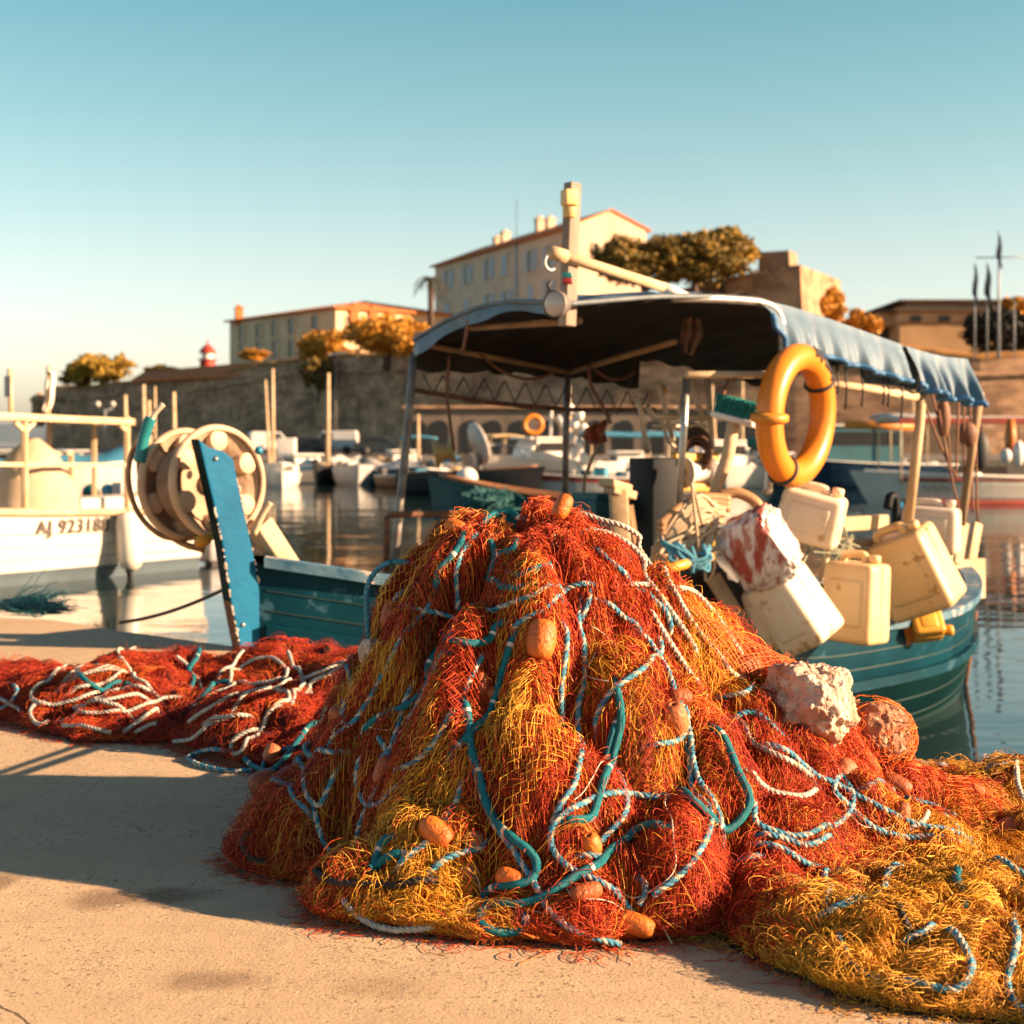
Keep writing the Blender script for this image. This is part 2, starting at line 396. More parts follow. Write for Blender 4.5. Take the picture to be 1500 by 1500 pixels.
hm = M('hills_painted_haze', (0.13, 0.19, 0.23), (0.10, 0.15, 0.19), 1.0, 0.001)  # distance haze is painted into this blue-grey hill colour
mb = MB(); xs = np.linspace(-5200, 900, 60); nz = noise2(5)
hz = 120 + 90 * nz(xs, xs * 0 + 3, 0.0011) + 30 * nz(xs, xs * 0, 0.006)
P = np.stack([np.stack([xs, xs * 0 + 7600, xs * 0 - 5], 1), np.stack([xs, xs * 0 + 8200, hz], 1), np.stack([xs, xs * 0 + 9500, xs * 0 - 5], 1)])
mb.grid(P); hl = mb.build('hills', hm); tag(hl, 'low coast in painted blue haze far across the gulf', 'hills', kind='structure')

# citadel wall runs towards us from the sea end on the left
WALL = [(74, 572, 190), (200, 561, 174), (330, 549, 160), (420, 530, 150), (470, 521, 145), (560, 523, 134), (640, 517, 125), (900, 505, 116), (1180, 505, 113), (1340, 512, 112), (1440, 524, 111), (1520, 521, 111), (1900, 515, 112)]
wp = np.array([W(a, b, c) for a, b, c in WALL])
wp = resample(wp, 1.5); wp[:, 2] += 0.25 * jit(wp[:, 0], wp[:, 1], 0.3)
def wall_material():
    m = M('old_stone', (0.50, 0.30, 0.175), (0.22, 0.125, 0.072), .95, 0.35, bump=.8, bscale=1.2, detail=9, stretch=(1, 1, 1.6), contrast=(.32, .68), worn=(.50, .34, .22), worn_at=.60, worn_scale=.9)
    t = m.node_tree; b = t.nodes['Principled BSDF']; src = b.inputs['Base Color'].links[0].from_socket
    br = t.nodes.new('ShaderNodeTexVoronoi'); br.inputs['Scale'].default_value = 1.1; tc = t.nodes.new('ShaderNodeTexCoord')
    mp = t.nodes.new('ShaderNodeMapping'); mp.inputs['Scale'].default_value = (1, 1, 2.0); t.links.new(tc.outputs['Object'], mp.inputs[0]); t.links.new(mp.outputs[0], br.inputs['Vector'])
    s = t.nodes.new('ShaderNodeSeparateColor'); t.links.new(br.outputs['Color'], s.inputs[0])
    r = t.nodes.new('ShaderNodeMapRange'); r.inputs[3].default_value = .72; r.inputs[4].default_value = 1.25; t.links.new(s.outputs[0], r.inputs[0])
    mx = t.nodes.new('ShaderNodeMix'); mx.data_type = 'RGBA'; mx.blend_type = 'MULTIPLY'; mx.inputs[0].default_value = 1
    t.links.new(src, mx.inputs[6]); t.links.new(r.outputs[0], mx.inputs[7]); t.links.new(mx.outputs[2], b.inputs['Base Color']); return m
STONE = wall_material()
cw = thing('citadel_wall', 'long dark stone rampart of the citadel rising behind the harbour', 'wall', (wp[0][0], wp[0][1], 0))
out = np.gradient(wp[:, :2], axis=0); nrm = np.stack([out[:, 1], -out[:, 0]], 1); nrm /= np.linalg.norm(nrm, axis=1)[:, None]
def ring(off, z): return np.stack([wp[:, 0] + nrm[:, 0] * off, wp[:, 1] + nrm[:, 1] * off, z if not np.isscalar(z) else wp[:, 2] * 0 + z], 1)
mb = MB(); mb.grid(np.stack([ring(.9, -1.0), ring(.45, wp[:, 2] * .5), ring(0, wp[:, 2]), ring(-2.5, wp[:, 2]), ring(-2.6, -1.0)]), smooth=False)
R_ = rot_to((nrm[0][0], nrm[0][1], 0))
mb.build('stone_face', STONE, cw)
mb = MB(); mb.grid(np.stack([ring(.30, wp[:, 2] - 1.5), ring(.42, wp[:, 2] - 1.38), ring(.42, wp[:, 2] - 1.15), ring(.05, wp[:, 2] - 1.0)])); mb.build('stone_moulding', STONE, cw)
DRY = M('dry_grass', (0.42, 0.20, 0.045), (0.22, 0.10, 0.03), 1, 0.8, bump=1, bscale=3)
mb = MB(); zz = wp[:, 2] + 0.25 + 0.5 * np.abs(jit(wp[:, 0], wp[:, 1], .5)); mb.grid(np.stack([ring(.06, wp[:, 2] + .01), ring(-.1, zz), ring(-1.5, zz + .2), ring(-3, wp[:, 2])]), smooth=False)
mb.build('dry_grass_verge', DRY, cw)
mb = MB(); mb.grid(np.stack([ring(-2, wp[:, 2] - .3), ring(-14, wp[:, 2] + .9), ring(-40, wp[:, 2] + 1.2), ring(-180, wp[:, 2] + .5)]))
hill = mb.build('citadel_hill', DRY); tag(hill, 'dry grassy ground inside the citadel wall', 'hill', kind='structure')

# ================================================================== NETS: one height field gives the heaps their volume
X0, Y0 = 0.07, 3.84
gx = np.arange(-2.6, 2.6, 0.008); gy = np.arange(2.3, 7.2, 0.008)
XX, YY = np.meshgrid(gx, gy, indexing='ij')
n1, n2, n3, n4 = noise2(21), noise2(22), noise2(23), noise2(24)
dx, dy = XX - X0, YY - Y0
rr = np.hypot(dx, dy) + 1e-6; th = np.arctan2(dy, dx)
cr = np.clip(dx / rr, -1, 1)
def prof(rho, xs, zs): return np.interp(rho, xs, zs)
wR = np.clip(cr, 0, 1) ** 1.1
front = np.clip(-dy / rr, 0, 1)
RL = 0.755 - 0.06 * np.exp(-((th + 2.55) / .38) ** 2) - .03 * front
rhoL = rr / RL; rhoR = rr / 1.12
zL = prof(rhoL, [0, .12, .22, .36, .46, .56, .65, .76, .88, 1.0, 1.10], [.885, .872, .845, .765, .675, .58, .475, .33, .185, .055, -.12])
zR = prof(rhoR, [0, .12, .26, .34, .44, .53, .66, .82, .95, 1.1], [.885, .85, .725, .635, .535, .455, .34, .20, .10, -.10])
frontcut = np.clip((YY - 3.02) / 0.30, 0, 1)
zF = prof(rhoL, [0, .12, .24, .36, .48, .60, .72, .85, 1.0, 1.1], [.885, .85, .715, .565, .43, .315, .215, .125, .05, -.12])
wF = np.clip(1.4 * front, 0, 1) * .85
pile = zL * (1 - wR) + zR * wR
pile = pile * (1 - wF) + np.minimum(zF, pile + .05) * wF - .035 * np.clip(1.1 - rhoL, 0, 1)
fold = np.sin(th * 8 + 5 * n1(XX, YY, 1.6) * 2) * 0.040 * np.clip(rhoL * 2, 0, 1) * np.clip(1.25 - rhoL, 0, 1) * 2
pile = pile + fold + 0.17 * n1(XX, YY, 4.2) * np.clip(rhoL, .2, 1) + 0.12 * n2(XX, YY, 9)
pile = np.where(YY < 3.36, pile * np.clip((YY - (3.03 + .05 * n1(XX, YY, 5))) / 0.24, 0, 1) ** .6, pile)
# tail spread along the quay
yf = np.interp(XX, [-2.6, -2.2, -1.9, -1.53, -1.18, -.81, -.4, -.1], [6.0, 5.75, 5.56, 5.12, 5.16, 4.72, 4.35, 4.3])
yb = np.interp(XX, [-2.6, -2.2, -1.9, -1.3, -.8, -.3], [6.3, 6.35, 6.5, 6.65, 6.5, 6.0])
tt = (YY - yf) / (yb - yf)
tail = np.where((tt > 0) & (tt < 1) & (XX < 0), 0.19 * np.clip(4 * tt * (1 - tt), 0, 1) ** .55 + 0.13 * n1(XX, YY, 3.1) + .06 * n2(XX, YY, 8), -1)
tail = np.where(XX < -1.3, tail * np.clip(1 - (-1.3 - XX) * .45, .35, 1), tail)
# low spread towards the right
cf = np.interp(XX, [.3, .46, .53, .61, .80, 1.0, 1.6, 2.6], [3.2, 3.06, 2.90, 2.77, 2.67, 2.58, 2.52, 2.5]) + .05 * n1(XX, YY, 6)
cb = np.interp(XX, [.3, 1.0, 1.3, 1.62, 2.6], [4.4, 4.75, 4.66, 4.42, 3.45]) + .04 * n1(XX, YY, 5)
t2 = (YY - cf) / (cb - cf)
edgein = np.clip((XX - .42) / .12, 0, 1)
carpet = np.where((t2 > 0) & (t2 < 1), (0.080 * np.clip(np.minimum(YY - cf, cb - YY) / .26, 0, 1) ** .8 + 0.085 * np.clip((YY - cf) / .2, .15, 1) * n1(XX, YY, 4.5) + .05 * n2(XX, YY, 10)) * edgein, -1)
HH = np.maximum(np.maximum(pile, tail), carpet)
DENT = np.clip(-.10 - n4(XX, YY, 13), 0, .3) / .3; HH = HH - np.where(HH > .05, .085 * DENT, 0)
HH = HH + np.where(HH > 0.03, 0.018 * n3(XX, YY, 24) + 0.010 * n4(XX, YY, 48), 0)
ZONE = np.argmax(np.stack([pile, tail, carpet]), axis=0)
qe = np.interp(XX, [p[0] for p in EDGE], [p[1] for p in EDGE])
HH = np.where((HH < 0.004) | (YY > qe - .10), -0.02, HH)
def smooth(A, k):
    for _ in range(k):
        A = (A + np.roll(A, 1, 0) + np.roll(A, -1, 0) + np.roll(A, 1, 1) + np.roll(A, -1, 1)) / 5
    return A
HS = smooth(np.maximum(HH, 0), 14)
GXS, GYS = np.gradient(HS, 0.008)
HM = smooth(np.maximum(HH, 0), 3); GXM, GYM = np.gradient(HM, 0.008)
def samp(A, x, y):
    u = np.clip((x + 2.6) / .008, 0, A.shape[0] - 1.001); v = np.clip((y - 2.3) / .008, 0, A.shape[1] - 1.001)
    i = u.astype(int); j = v.astype(int); a = u - i; b = v - j
    return (A[i, j] * (1 - a) + A[i + 1, j] * a) * (1 - b) + (A[i, j + 1] * (1 - a) + A[i + 1, j + 1] * a) * b
def normal_at(x, y):
    n = np.stack([-samp(GXS, x, y), -samp(GYS, x, y), np.ones_like(x)], -1); return n / np.linalg.norm(n, axis=-1, keepdims=True)
YS = np.arange(2.4, 7.6, 0.004)
def cast(px, py):
    """where the line of sight meets the net's smoothed surface or the quay; None when it meets neither"""
    xs = (px - CX) / F * YS; zs = H - (py - HY) / F * YS
    h = samp(HS, xs, YS) * (YS < 7.1); i = np.nonzero(zs <= np.maximum(h, 0))[0]
    if len(i) == 0: return None
    return np.array([xs[i[0]], YS[i[0]], max(zs[i[0]], 0)])

red_net = thing('fishing_net', 'tall heap of tangled red and orange net threaded with floats and ropes', 'fishing net', (X0, Y0, 0))
tail_net = thing('fishing_net', 'flat dark red net with pale looped ropes stretched across the quay towards the white boat', 'fishing net', (-1.3, 5.6, 0))
gold_net = thing('fishing_net', 'low spread of yellow and brown net lying at the foot of the tall heap', 'fishing net', (1.15, 3.4, 0))
NETS = [red_net, tail_net, gold_net]
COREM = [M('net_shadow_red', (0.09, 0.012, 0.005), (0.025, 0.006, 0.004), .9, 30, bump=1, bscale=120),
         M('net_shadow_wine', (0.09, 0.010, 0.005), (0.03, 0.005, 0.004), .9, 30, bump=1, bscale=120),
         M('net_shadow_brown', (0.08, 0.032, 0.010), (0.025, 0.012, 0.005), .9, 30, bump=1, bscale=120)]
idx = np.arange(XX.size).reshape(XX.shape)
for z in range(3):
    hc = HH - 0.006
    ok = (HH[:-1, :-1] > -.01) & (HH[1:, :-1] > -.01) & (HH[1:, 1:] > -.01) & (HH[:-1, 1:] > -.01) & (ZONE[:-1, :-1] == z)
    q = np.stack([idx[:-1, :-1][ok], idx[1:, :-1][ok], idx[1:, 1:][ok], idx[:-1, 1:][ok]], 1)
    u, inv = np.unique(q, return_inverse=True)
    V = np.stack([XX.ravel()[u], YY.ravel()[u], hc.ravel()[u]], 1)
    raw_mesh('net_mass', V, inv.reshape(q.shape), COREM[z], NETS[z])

def tubes(P, r, sides=3):
    """P (N,K,3) -> vertices, quads of thin tubes"""
    N, K, _ = P.shape
    T = np.gradient(P, axis=1); T /= np.linalg.norm(T, axis=2, keepdims=True) + 1e-9
    ref = RNG.normal(size=(N, 1, 3)); A = np.cross(T, ref); A /= np.linalg.norm(A, axis=2, keepdims=True) + 1e-9
    B = np.cross(T, A); r = np.asarray(r).reshape(-1, 1, 1)
    V = np.stack([P + r * (math.cos(2 * math.pi * k / sides) * A + math.sin(2 * math.pi * k / sides) * B) for k in range(sides)], axis=2)
    base = (np.arange(N)[:, None] * K + np.arange(K - 1)[None]) * sides
    Q = np.concatenate([np.stack([base + k, base + (k + 1) % sides, base + sides + (k + 1) % sides, base + sides + k], -1).reshape(-1, 4) for k in range(sides)])
    return V.reshape(-1, 3), Q
def walk(x, y, phi, K, step, lift, curl, relax, wob=0.25, wave=0.0, free=False):
    """strands that creep over the surface from (x, y) with heading phi; arrays of N"""
    N = len(x); P = np.zeros((N, K, 3)); cv = RNG.normal(size=N) * curl
    f1 = RNG.uniform(.2, 1.0, N); p1 = RNG.uniform(0, 6.28, N)
    for k in range(K):
        h = samp(HM, x, y); n = normal_at(x, y)
        e = math.sin(math.pi * (k + .5) / K) ** .6
        l = lift * e * (0.7 + 0.5 * np.sin(k * f1 + p1)) - .004
        P[:, k, 0] = x; P[:, k, 1] = y; P[:, k, 2] = h; P[:, k] += n * l[:, None]
        gx_, gy_ = samp(GXS, x, y), samp(GYS, x, y)
        down = np.arctan2(-gy_, -gx_); g = np.hypot(gx_, gy_)
        dphi = np.angle(np.exp(1j * (down - phi))) * relax * np.clip(g * 2, 0, 1)
        cv += RNG.normal(size=N) * wob * curl * .5
        phi = phi + dphi + cv + wave * np.sin(k * 1.3 + p1)
        c, s = np.cos(phi), np.sin(phi)
        sl_ = np.sqrt(1 + (gx_ * c + gy_ * s) ** 2)
        nx, ny = x + step * c / sl_, y + step * s / sl_
        out_ = (samp(HM, nx, ny) < .010) & (not free)
        phi = np.where(out_, phi + 1.1, phi)
        x = np.where(out_, x, nx); y = np.where(out_, y, ny) + np.where(out_, .002, 0)
    P[:, :, 2] = np.maximum(P[:, :, 2], 0.003)
    return P
def project(x, y, z): return CX + F * x / y, HY + F * (H - z) / y

# colour zones seen on the heap: (px, py, rx, ry, tilt) of the yellow tufts
YEL = [(576, 985, 26, 80, 12), (705, 888, 36, 26, 0), (752, 1000, 40, 32, 0), (745, 1085, 24, 62, 20), (882, 975, 24, 50, -25), (1035, 950, 26, 105, -36),
       (1075, 985, 20, 40, -30), (960, 1010, 44, 34, 0), (945, 1125, 70, 46, 0), (940, 1060, 30, 50, 0), (650, 1160, 34, 85, 32), (600, 1225, 60, 40, 10),
       (600, 1335, 120, 34, 5), (960, 1215, 55, 26, 0), (922, 1285, 30, 36, 0), (1150, 1215, 60, 30, 0), (1230, 1240, 60, 40, 0), (620, 1290, 60, 36, 0),
       (1120, 1190, 40, 20, 0), (770, 1105, 20, 40, 15), (850, 1015, 20, 40, 10), (1100, 1150, 40, 16, 15)]
TUFT = [(435, 1240, 70, 45, 0), (470, 1180, 60, 60, 0), (520, 1200, 70, 60, 0), (560, 1280, 60, 40, 0), (700, 820, 40, 50, 0), (560, 1040, 40, 50, 0), (900, 1230, 50, 60, 0)]
def in_zone(px, py, zones, soft=.35):
    best = np.zeros_like(px)
    for cx, cy, rx, ry, a in zones:
        c, s = math.cos(rad(a)), math.sin(rad(a)); u = (px - cx) * c + (py - cy) * s; v = -(px - cx) * s + (py - cy) * c
        best = np.maximum(best, np.clip((1 + soft - np.hypot(u / rx, v / ry)) / (2 * soft), 0, 1))
    return best
MATS = dict(
    red=M('net_red', (0.34, 0.026, 0.010), (0.72, 0.115, 0.016), .55, island=[(.35, (0.50, 0.045, 0.012)), (.8, (0.66, 0.085, 0.014))], spec=.35),
    wine=M('net_wine', (0.22, 0.016, 0.009), (0.46, 0.040, 0.012), .6, island=True, spec=.3),
    orange=M('net_orange', (0.60, 0.085, 0.012), (0.80, 0.23, 0.028), .5, island=True, spec=.4),
    yellow=M('net_yellow', (0.66, 0.26, 0.018), (0.84, 0.50, 0.07), .5, island=[(.2, (0.70, 0.32, 0.022)), (.6, (0.76, 0.39, 0.03))], spec=.4),
    brown=M('net_brown', (0.20, 0.085, 0.025), (0.50, 0.22, 0.05), .65, island=True, spec=.3),
    gold=M('net_gold', (0.44, 0.16, 0.018), (0.70, 0.34, 0.045), .55, island=True, spec=.35))
def choose(px, py, zone):
    """material key for each hank of netting"""
    N = len(px); u = RNG.random(N); y = in_zone(px, py, YEL); t = in_zone(px, py, TUFT)
    key = np.where(u < .62, 'red', np.where(u < .80, 'orange', np.where(u < .97, 'wine', 'brown'))).astype(object)
    left = (px < 640) & (zone == 0); u2 = RNG.random(N)
    key[left & (u2 < .45)] = 'wine'  # more dark red here puts the heap's left-side shade into strand colour
    k = RNG.random(N)
    key[(t > .3) & (k < .42 * t)] = 'gold'
    key[(y > RNG.random(N) * .70 + .30)] = 'yellow'
    tl = zone == 1; key[tl] = np.where(u[tl] < .55, 'wine', np.where(u[tl] < .9, 'red', 'orange'))
    c = zone == 2; far = c & (px > 1150) & (py < 1235)
    key[c] = np.where(u[c] < .56, 'yellow', np.where(u[c] < .82, 'gold', np.where(u[c] < .95, 'brown', 'orange')))
    nr = c & (px < 1150) & (py < 1370); key[nr] = np.where(u[nr] < .5, 'red', np.where(u[nr] < .8, 'orange', 'wine'))
    bl = (zone == 0) & (px > 1000) & (py > 1180) & (px < 1210); key[bl] = np.where(u[bl] < .6, 'red', np.where(u[bl] < .85, 'orange', 'wine'))
    br = (zone == 0) & (px > 1210) & (py > 1190); key[br] = np.where(u[br] < .5, 'yellow', np.where(u[br] < .8, 'gold', 'brown'))
    return key
def seeds(n, zone, ymax):
    out = []
    while sum(len(a) for a in out) < n:
        x = RNG.uniform(-2.55, 2.2, n * 3); y = RNG.uniform(2.5, ymax, n * 3)
        h = samp(HM, x, y); zi = ZONE[np.clip(((x + 2.6) / .008).astype(int), 0, ZONE.shape[0] - 1), np.clip(((y - 2.3) / .008).astype(int), 0, ZONE.shape[1] - 1)]
        g = np.hypot(samp(GXS, x, y), samp(GYS, x, y))
        ok = (h > .02) & (zi == zone) & (RNG.random(len(x)) > 2.2 * samp(DENT, x, y)) & (RNG.random(len(x)) < np.sqrt(1 + g * g) / 2.2)
        out.append(np.stack([x[ok], y[ok]], 1))
    return np.concatenate(out)[:n]
BUCK = {}
def put(z, key, P, r): BUCK.setdefault((z, key), []).append((P, r))
#            hanks strands curls  ymax
for z, nh, ns, ncl, ymax in ((0, 1700, 38, 48000, 4.75), (1, 450, 26, 11000, 6.7), (2, 560, 30, 30000, 4.7)):
    # hanks: many strands sharing one course
    S = seeds(nh, z, ymax); gxx, gyy = samp(GXS, S[:, 0], S[:, 1]), samp(GYS, S[:, 0], S[:, 1])
    gl = np.hypot(gxx, gyy) + .15; mx_, my_ = S[:, 0] - gxx / gl * .07, S[:, 1] - gyy / gl * .07
    px, py = project(mx_, my_, samp(HM, mx_, my_)); key = choose(px, py, np.full(nh, z))
    phi0 = np.arctan2(-gyy, -gxx) + 1.9 * n1(S[:, 0], S[:, 1], 5.5) + RNG.normal(size=nh) * np.where(RNG.random(nh) < .4, 1.4, .4) * (1 if z == 0 else 1.6)
    if z == 1: phi0 = RNG.choice([math.pi * .92, -.1], nh) + RNG.normal(size=nh) * .5
    wid = RNG.uniform(.007, .034, nh); lf = RNG.uniform(.002, .022, nh) ** 1.0; tight = RNG.uniform(.25, 1.0, nh)
    for kk in MATS:
        ii = np.nonzero(key == kk)[0]
        if len(ii) == 0: continue
        ii = np.repeat(ii, ns); N = len(ii)
        off = RNG.normal(size=N) * wid[ii]; along = RNG.normal(size=N) * .05
        p0 = phi0[ii] + RNG.normal(size=N) * .22 * tight[ii]
        x = S[ii, 0] - off * np.sin(phi0[ii]) + along * np.cos(phi0[ii]); y = S[ii, 1] + off * np.cos(phi0[ii]) + along * np.sin(phi0[ii])
        ok = samp(HM, x, y) > .012; x, y, p0, ii = x[ok], y[ok], p0[ok], ii[ok]; N = len(x)
        P = walk(x, y, p0, 20, RNG.uniform(.008, .017, N), np.abs(lf[ii] + RNG.normal(size=N) * .006), .15, .08 if z == 0 else .02, wave=.3)
        put(z, kk, P, RNG.uniform(.0005, .0009, N))
    # loose curls
    S = seeds(ncl, z, ymax); px, py = project(S[:, 0], S[:, 1], samp(HM, S[:, 0], S[:, 1])); key = choose(px, py, np.full(ncl, z))
    for kk in MATS:
        ii = np.nonzero(key == kk)[0]; N = len(ii)
        if N == 0: continue
        P = walk(S[ii, 0], S[ii, 1], RNG.uniform(0, 6.28, N), 13, RNG.uniform(.005, .0115, N), RNG.uniform(.002, .024, N), .40, .0, wob=.5)
        put(z, kk, P, RNG.uniform(.0005, .0009, N))
# thick hanging manes of yellow netting
for (ax, ay), (bx, by), w, n in (((600, 910), (548, 1062), .045, 420), ((775, 1010), (728, 1120), .035, 330), ((690, 1085), (610, 1190), .05, 330), ((640, 1160), (560, 1250), .05, 260),
                                  ((870, 930), (905, 1010), .03, 200), ((1010, 900), (1075, 1010), .05, 420), ((985, 930), (1040, 1010), .04, 260), ((1320, 1130), (1440, 1160), .05, 260), ((1390, 1180), (1480, 1290), .05, 320),
                                  ((1240, 1400), (1320, 1430), .06, 260), ((1140, 1420), (1210, 1455), .05, 260), ((1340, 1300), (1450, 1340), .06, 260), ((620, 1318), (700, 1322), .03, 160)):
    a, b = cast(ax, ay), cast(bx, by)
    if a is None or b is None: continue
    d = b[:2] - a[:2]; ph = math.atan2(d[1], d[0]); L = np.linalg.norm(b - a)
    o = RNG.normal(size=n) * w; s = RNG.uniform(-.1, .25, n)
    x = a[0] + d[0] * s - o * math.sin(ph); y = a[1] + d[1] * s + o * math.cos(ph)
    kp = samp(HM, x, y) > .02; x, y = x[kp], y[kp]; n = len(x)
    slope = np.linalg.norm(d) / max(L, 1e-6)
    P = walk(x, y, ph + RNG.normal(size=n) * .12, 18, np.full(n, L / 17) * RNG.uniform(.7, 1.1, n), RNG.uniform(.015, .045, n), .05, .02, wave=.22)
    put(0 if ax < 1150 else 2, 'yellow', P, RNG.uniform(.0006, .0010, n))
# gathered cords of netting crossing over one another
for z, nh, ymax in ((0, 190, 4.4), (1, 40, 6.5), (2, 60, 4.5)):
    S = seeds(nh, z, ymax); px, py = project(S[:, 0], S[:, 1], samp(HM, S[:, 0], S[:, 1])); key = choose(px, py, np.full(nh, z))
    gxx, gyy = samp(GXS, S[:, 0], S[:, 1]), samp(GYS, S[:, 0], S[:, 1]); ph = np.arctan2(-gyy, -gxx) + RNG.choice([-1.1, -.5, .4, .9], nh) + RNG.normal(size=nh) * .3
    for i in range(nh):
        n = 34; w = RNG.uniform(.006, .014); o = RNG.normal(size=n) * w; al = RNG.normal(size=n) * .04
        x = S[i, 0] - o * math.sin(ph[i]) + al * math.cos(ph[i]); y = S[i, 1] + o * math.cos(ph[i]) + al * math.sin(ph[i])
        kp = samp(HM, x, y) > .012; x, y = x[kp], y[kp]; n = len(x)
        if n < 8: continue
        P = walk(x, y, ph[i] + RNG.normal(size=n) * .05, 30, RNG.uniform(.011, .015, n), RNG.uniform(.018, .040, n), .03, .03, wob=.1, wave=.12)
        put(z, key[i], P, RNG.uniform(.0005, .0009, n))
# stray threads lying on the concrete round the edges
HD = smooth(np.maximum(HH, 0), 30)
for z, n in ((0, 2600), (1, 1200), (2, 2600)):
    x = RNG.uniform(-2.5, 2.1, n * 60); y = RNG.uniform(2.4, 6.8, n * 60); zi = ZONE[np.clip(((x + 2.6) / .008).astype(int), 0, ZONE.shape[0] - 1), np.clip(((y - 2.3) / .008).astype(int), 0, ZONE.shape[1] - 1)]
    hd = samp(HD, x, y); ok = (hd > .0012) & (samp(HM, x, y) < .012) & (zi == z) & (y < np.interp(x, [p[0] for p in EDGE], [p[1] for p in EDGE]) - .05) & (RNG.random(len(x)) < np.clip(hd * 90, .08, 1))
    x, y = x[ok][:n], y[ok][:n]; px, py = project(x, y, 0 * x); key = choose(px, py, np.full(len(x), z))
    for kk in MATS:
        ii = np.nonzero(key == kk)[0]
        if len(ii) == 0: continue
        P = walk(x[ii], y[ii], RNG.uniform(0, 6.28, len(ii)), 14, RNG.uniform(.004, .009, len(ii)), RNG.uniform(.003, .012, len(ii)), .38, 0, wob=.5, free=True)
        put(z, kk, P, RNG.uniform(.0005, .0009, len(ii)))
# torn sheets of diamond mesh lying over the tangle
for z, n, ymax in ((0, 80, 4.3), (1, 16, 6.4), (2, 22, 4.5)):
    S = seeds(n, z, ymax); px, py = project(S[:, 0], S[:, 1], samp(HM, S[:, 0], S[:, 1])); key = choose(px, py, np.full(n, z))
    for i in range(n):
        gx_, gy_ = float(samp(GXS, S[i:i + 1, 0], S[i:i + 1, 1])[0]), float(samp(GYS, S[i:i + 1, 0], S[i:i + 1, 1])[0])
        a = math.atan2(-gy_, -gx_) + RNG.normal() * .4; cel = RNG.uniform(.014, .028); nl = int(RNG.uniform(8, 18)); K = 27; lw = RNG.uniform(.018, .036)
        st = RNG.uniform(.012, .02); ss_ = np.arange(K) * st - K * st * .5; o = np.repeat((np.arange(nl) - nl / 2) * cel, 2); fl = np.tile([1, -1], nl)
        zig = ((np.arange(K) % 2) - .5)[None] * fl[:, None] * cel
        wv_ = .03 * np.sin(ss_ * 9 + RNG.uniform(0, 6))[None] + .02 * np.sin(o * 40)[:, None]
        across = o[:, None] * (1 + .6 * np.sin(ss_ * 5 + RNG.uniform(0, 6)))[None] + zig + wv_
        X_ = S[i, 0] + ss_[None] * math.cos(a) * .8 - across * math.sin(a); Y_ = S[i, 1] + ss_[None] * math.sin(a) * .8 + across * math.cos(a)
        h = samp(HM, X_, Y_)
        if (h < .015).mean() > .15: continue
        P = np.stack([X_, Y_, np.maximum(h, .004)], -1) + normal_at(X_, Y_) * (lw + .008 * np.sin(X_ * 60) * np.sin(Y_ * 47))[..., None]
        put(z, key[i], P, RNG.uniform(.0008, .0012, len(P)))
PARTNAME = dict(red='red_netting', wine='dark_red_netting', orange='orange_netting', yellow='yellow_netting', brown='brown_netting', gold='ochre_netting')
for (z, key), L in BUCK.items():
    Vs, Qs, b = [], [], 0
    for P, r in L:
        V, Q = tubes(P, r); Vs.append(V); Qs.append(Q + b); b += len(V)
    raw_mesh(PARTNAME[key], np.concatenate(Vs), np.concatenate(Qs), MATS[key], NETS[z])
BUCK.clear()
# ================================================================== ROPES, FLOATS, STONES
def rope_points(px, lift=0.024, r=0.007, sink=True, free=None):
    px = [np.array(q, float) for q in px]; ext = [False, False]
    if free is None and sink:                                # both ends run on and disappear under the net
        for e_, (p_, q_) in enumerate(((px[0], px[1]), (px[-1], px[-2]))):
            d_ = (p_ - q_) / (np.linalg.norm(p_ - q_) + 1e-6); t_ = p_ + d_ * 38 + np.array([0, 7]); w_ = cast(*t_)
            if w_ is not None and samp(HS, w_[0:1], w_[1:2])[0] > .05:
                ext[e_] = True; px = [t_] + px if e_ == 0 else px + [t_]
    c = catmull(np.array(px, float), 7); P = []
    for x, y in c:
        if free is not None: P.append(W(x, y, free))
        else:
            q = cast(x, y)
            
            if q is None and P: q = W(x, y, P[-1][1])
            if q is not None: P.append(q)
    if len(P) < 3: return None
    P = np.array(P)
    if free is None:
        for _ in range(5):                                   # ease jumps where the line leaps from fold to fold
            P[1:-1] = (P[:-2] + 2 * P[1:-1] + P[2:]) / 4
        n = normal_at(P[:, 0], P[:, 1]); h = samp(HS, P[:, 0], P[:, 1])
        P[:, 2] = np.maximum(P[:, 2], np.where(h > .01, h, 0)); P = P + n * (r + lift * np.clip(h * 12, .05, 1))[:, None]
        if sink:
            w = np.ones(len(P)); k = min(9, len(P) // 3)
            if ext[0]: w[:k] = np.linspace(-1, 1, k + 1)[:-1]
            if ext[1]: w[-k:] = np.linspace(1, -1, k + 1)[1:]
            P = P + n * ((w - 1) * 0.026 * (h > .03))[:, None]
        P[:, 2] = np.maximum(P[:, 2], r * .8)
    P = resample(P, 0.0045)
    for _ in range(4): P[1:-1] = (P[:-2] + 2 * P[1:-1] + P[2:]) / 4
    return P
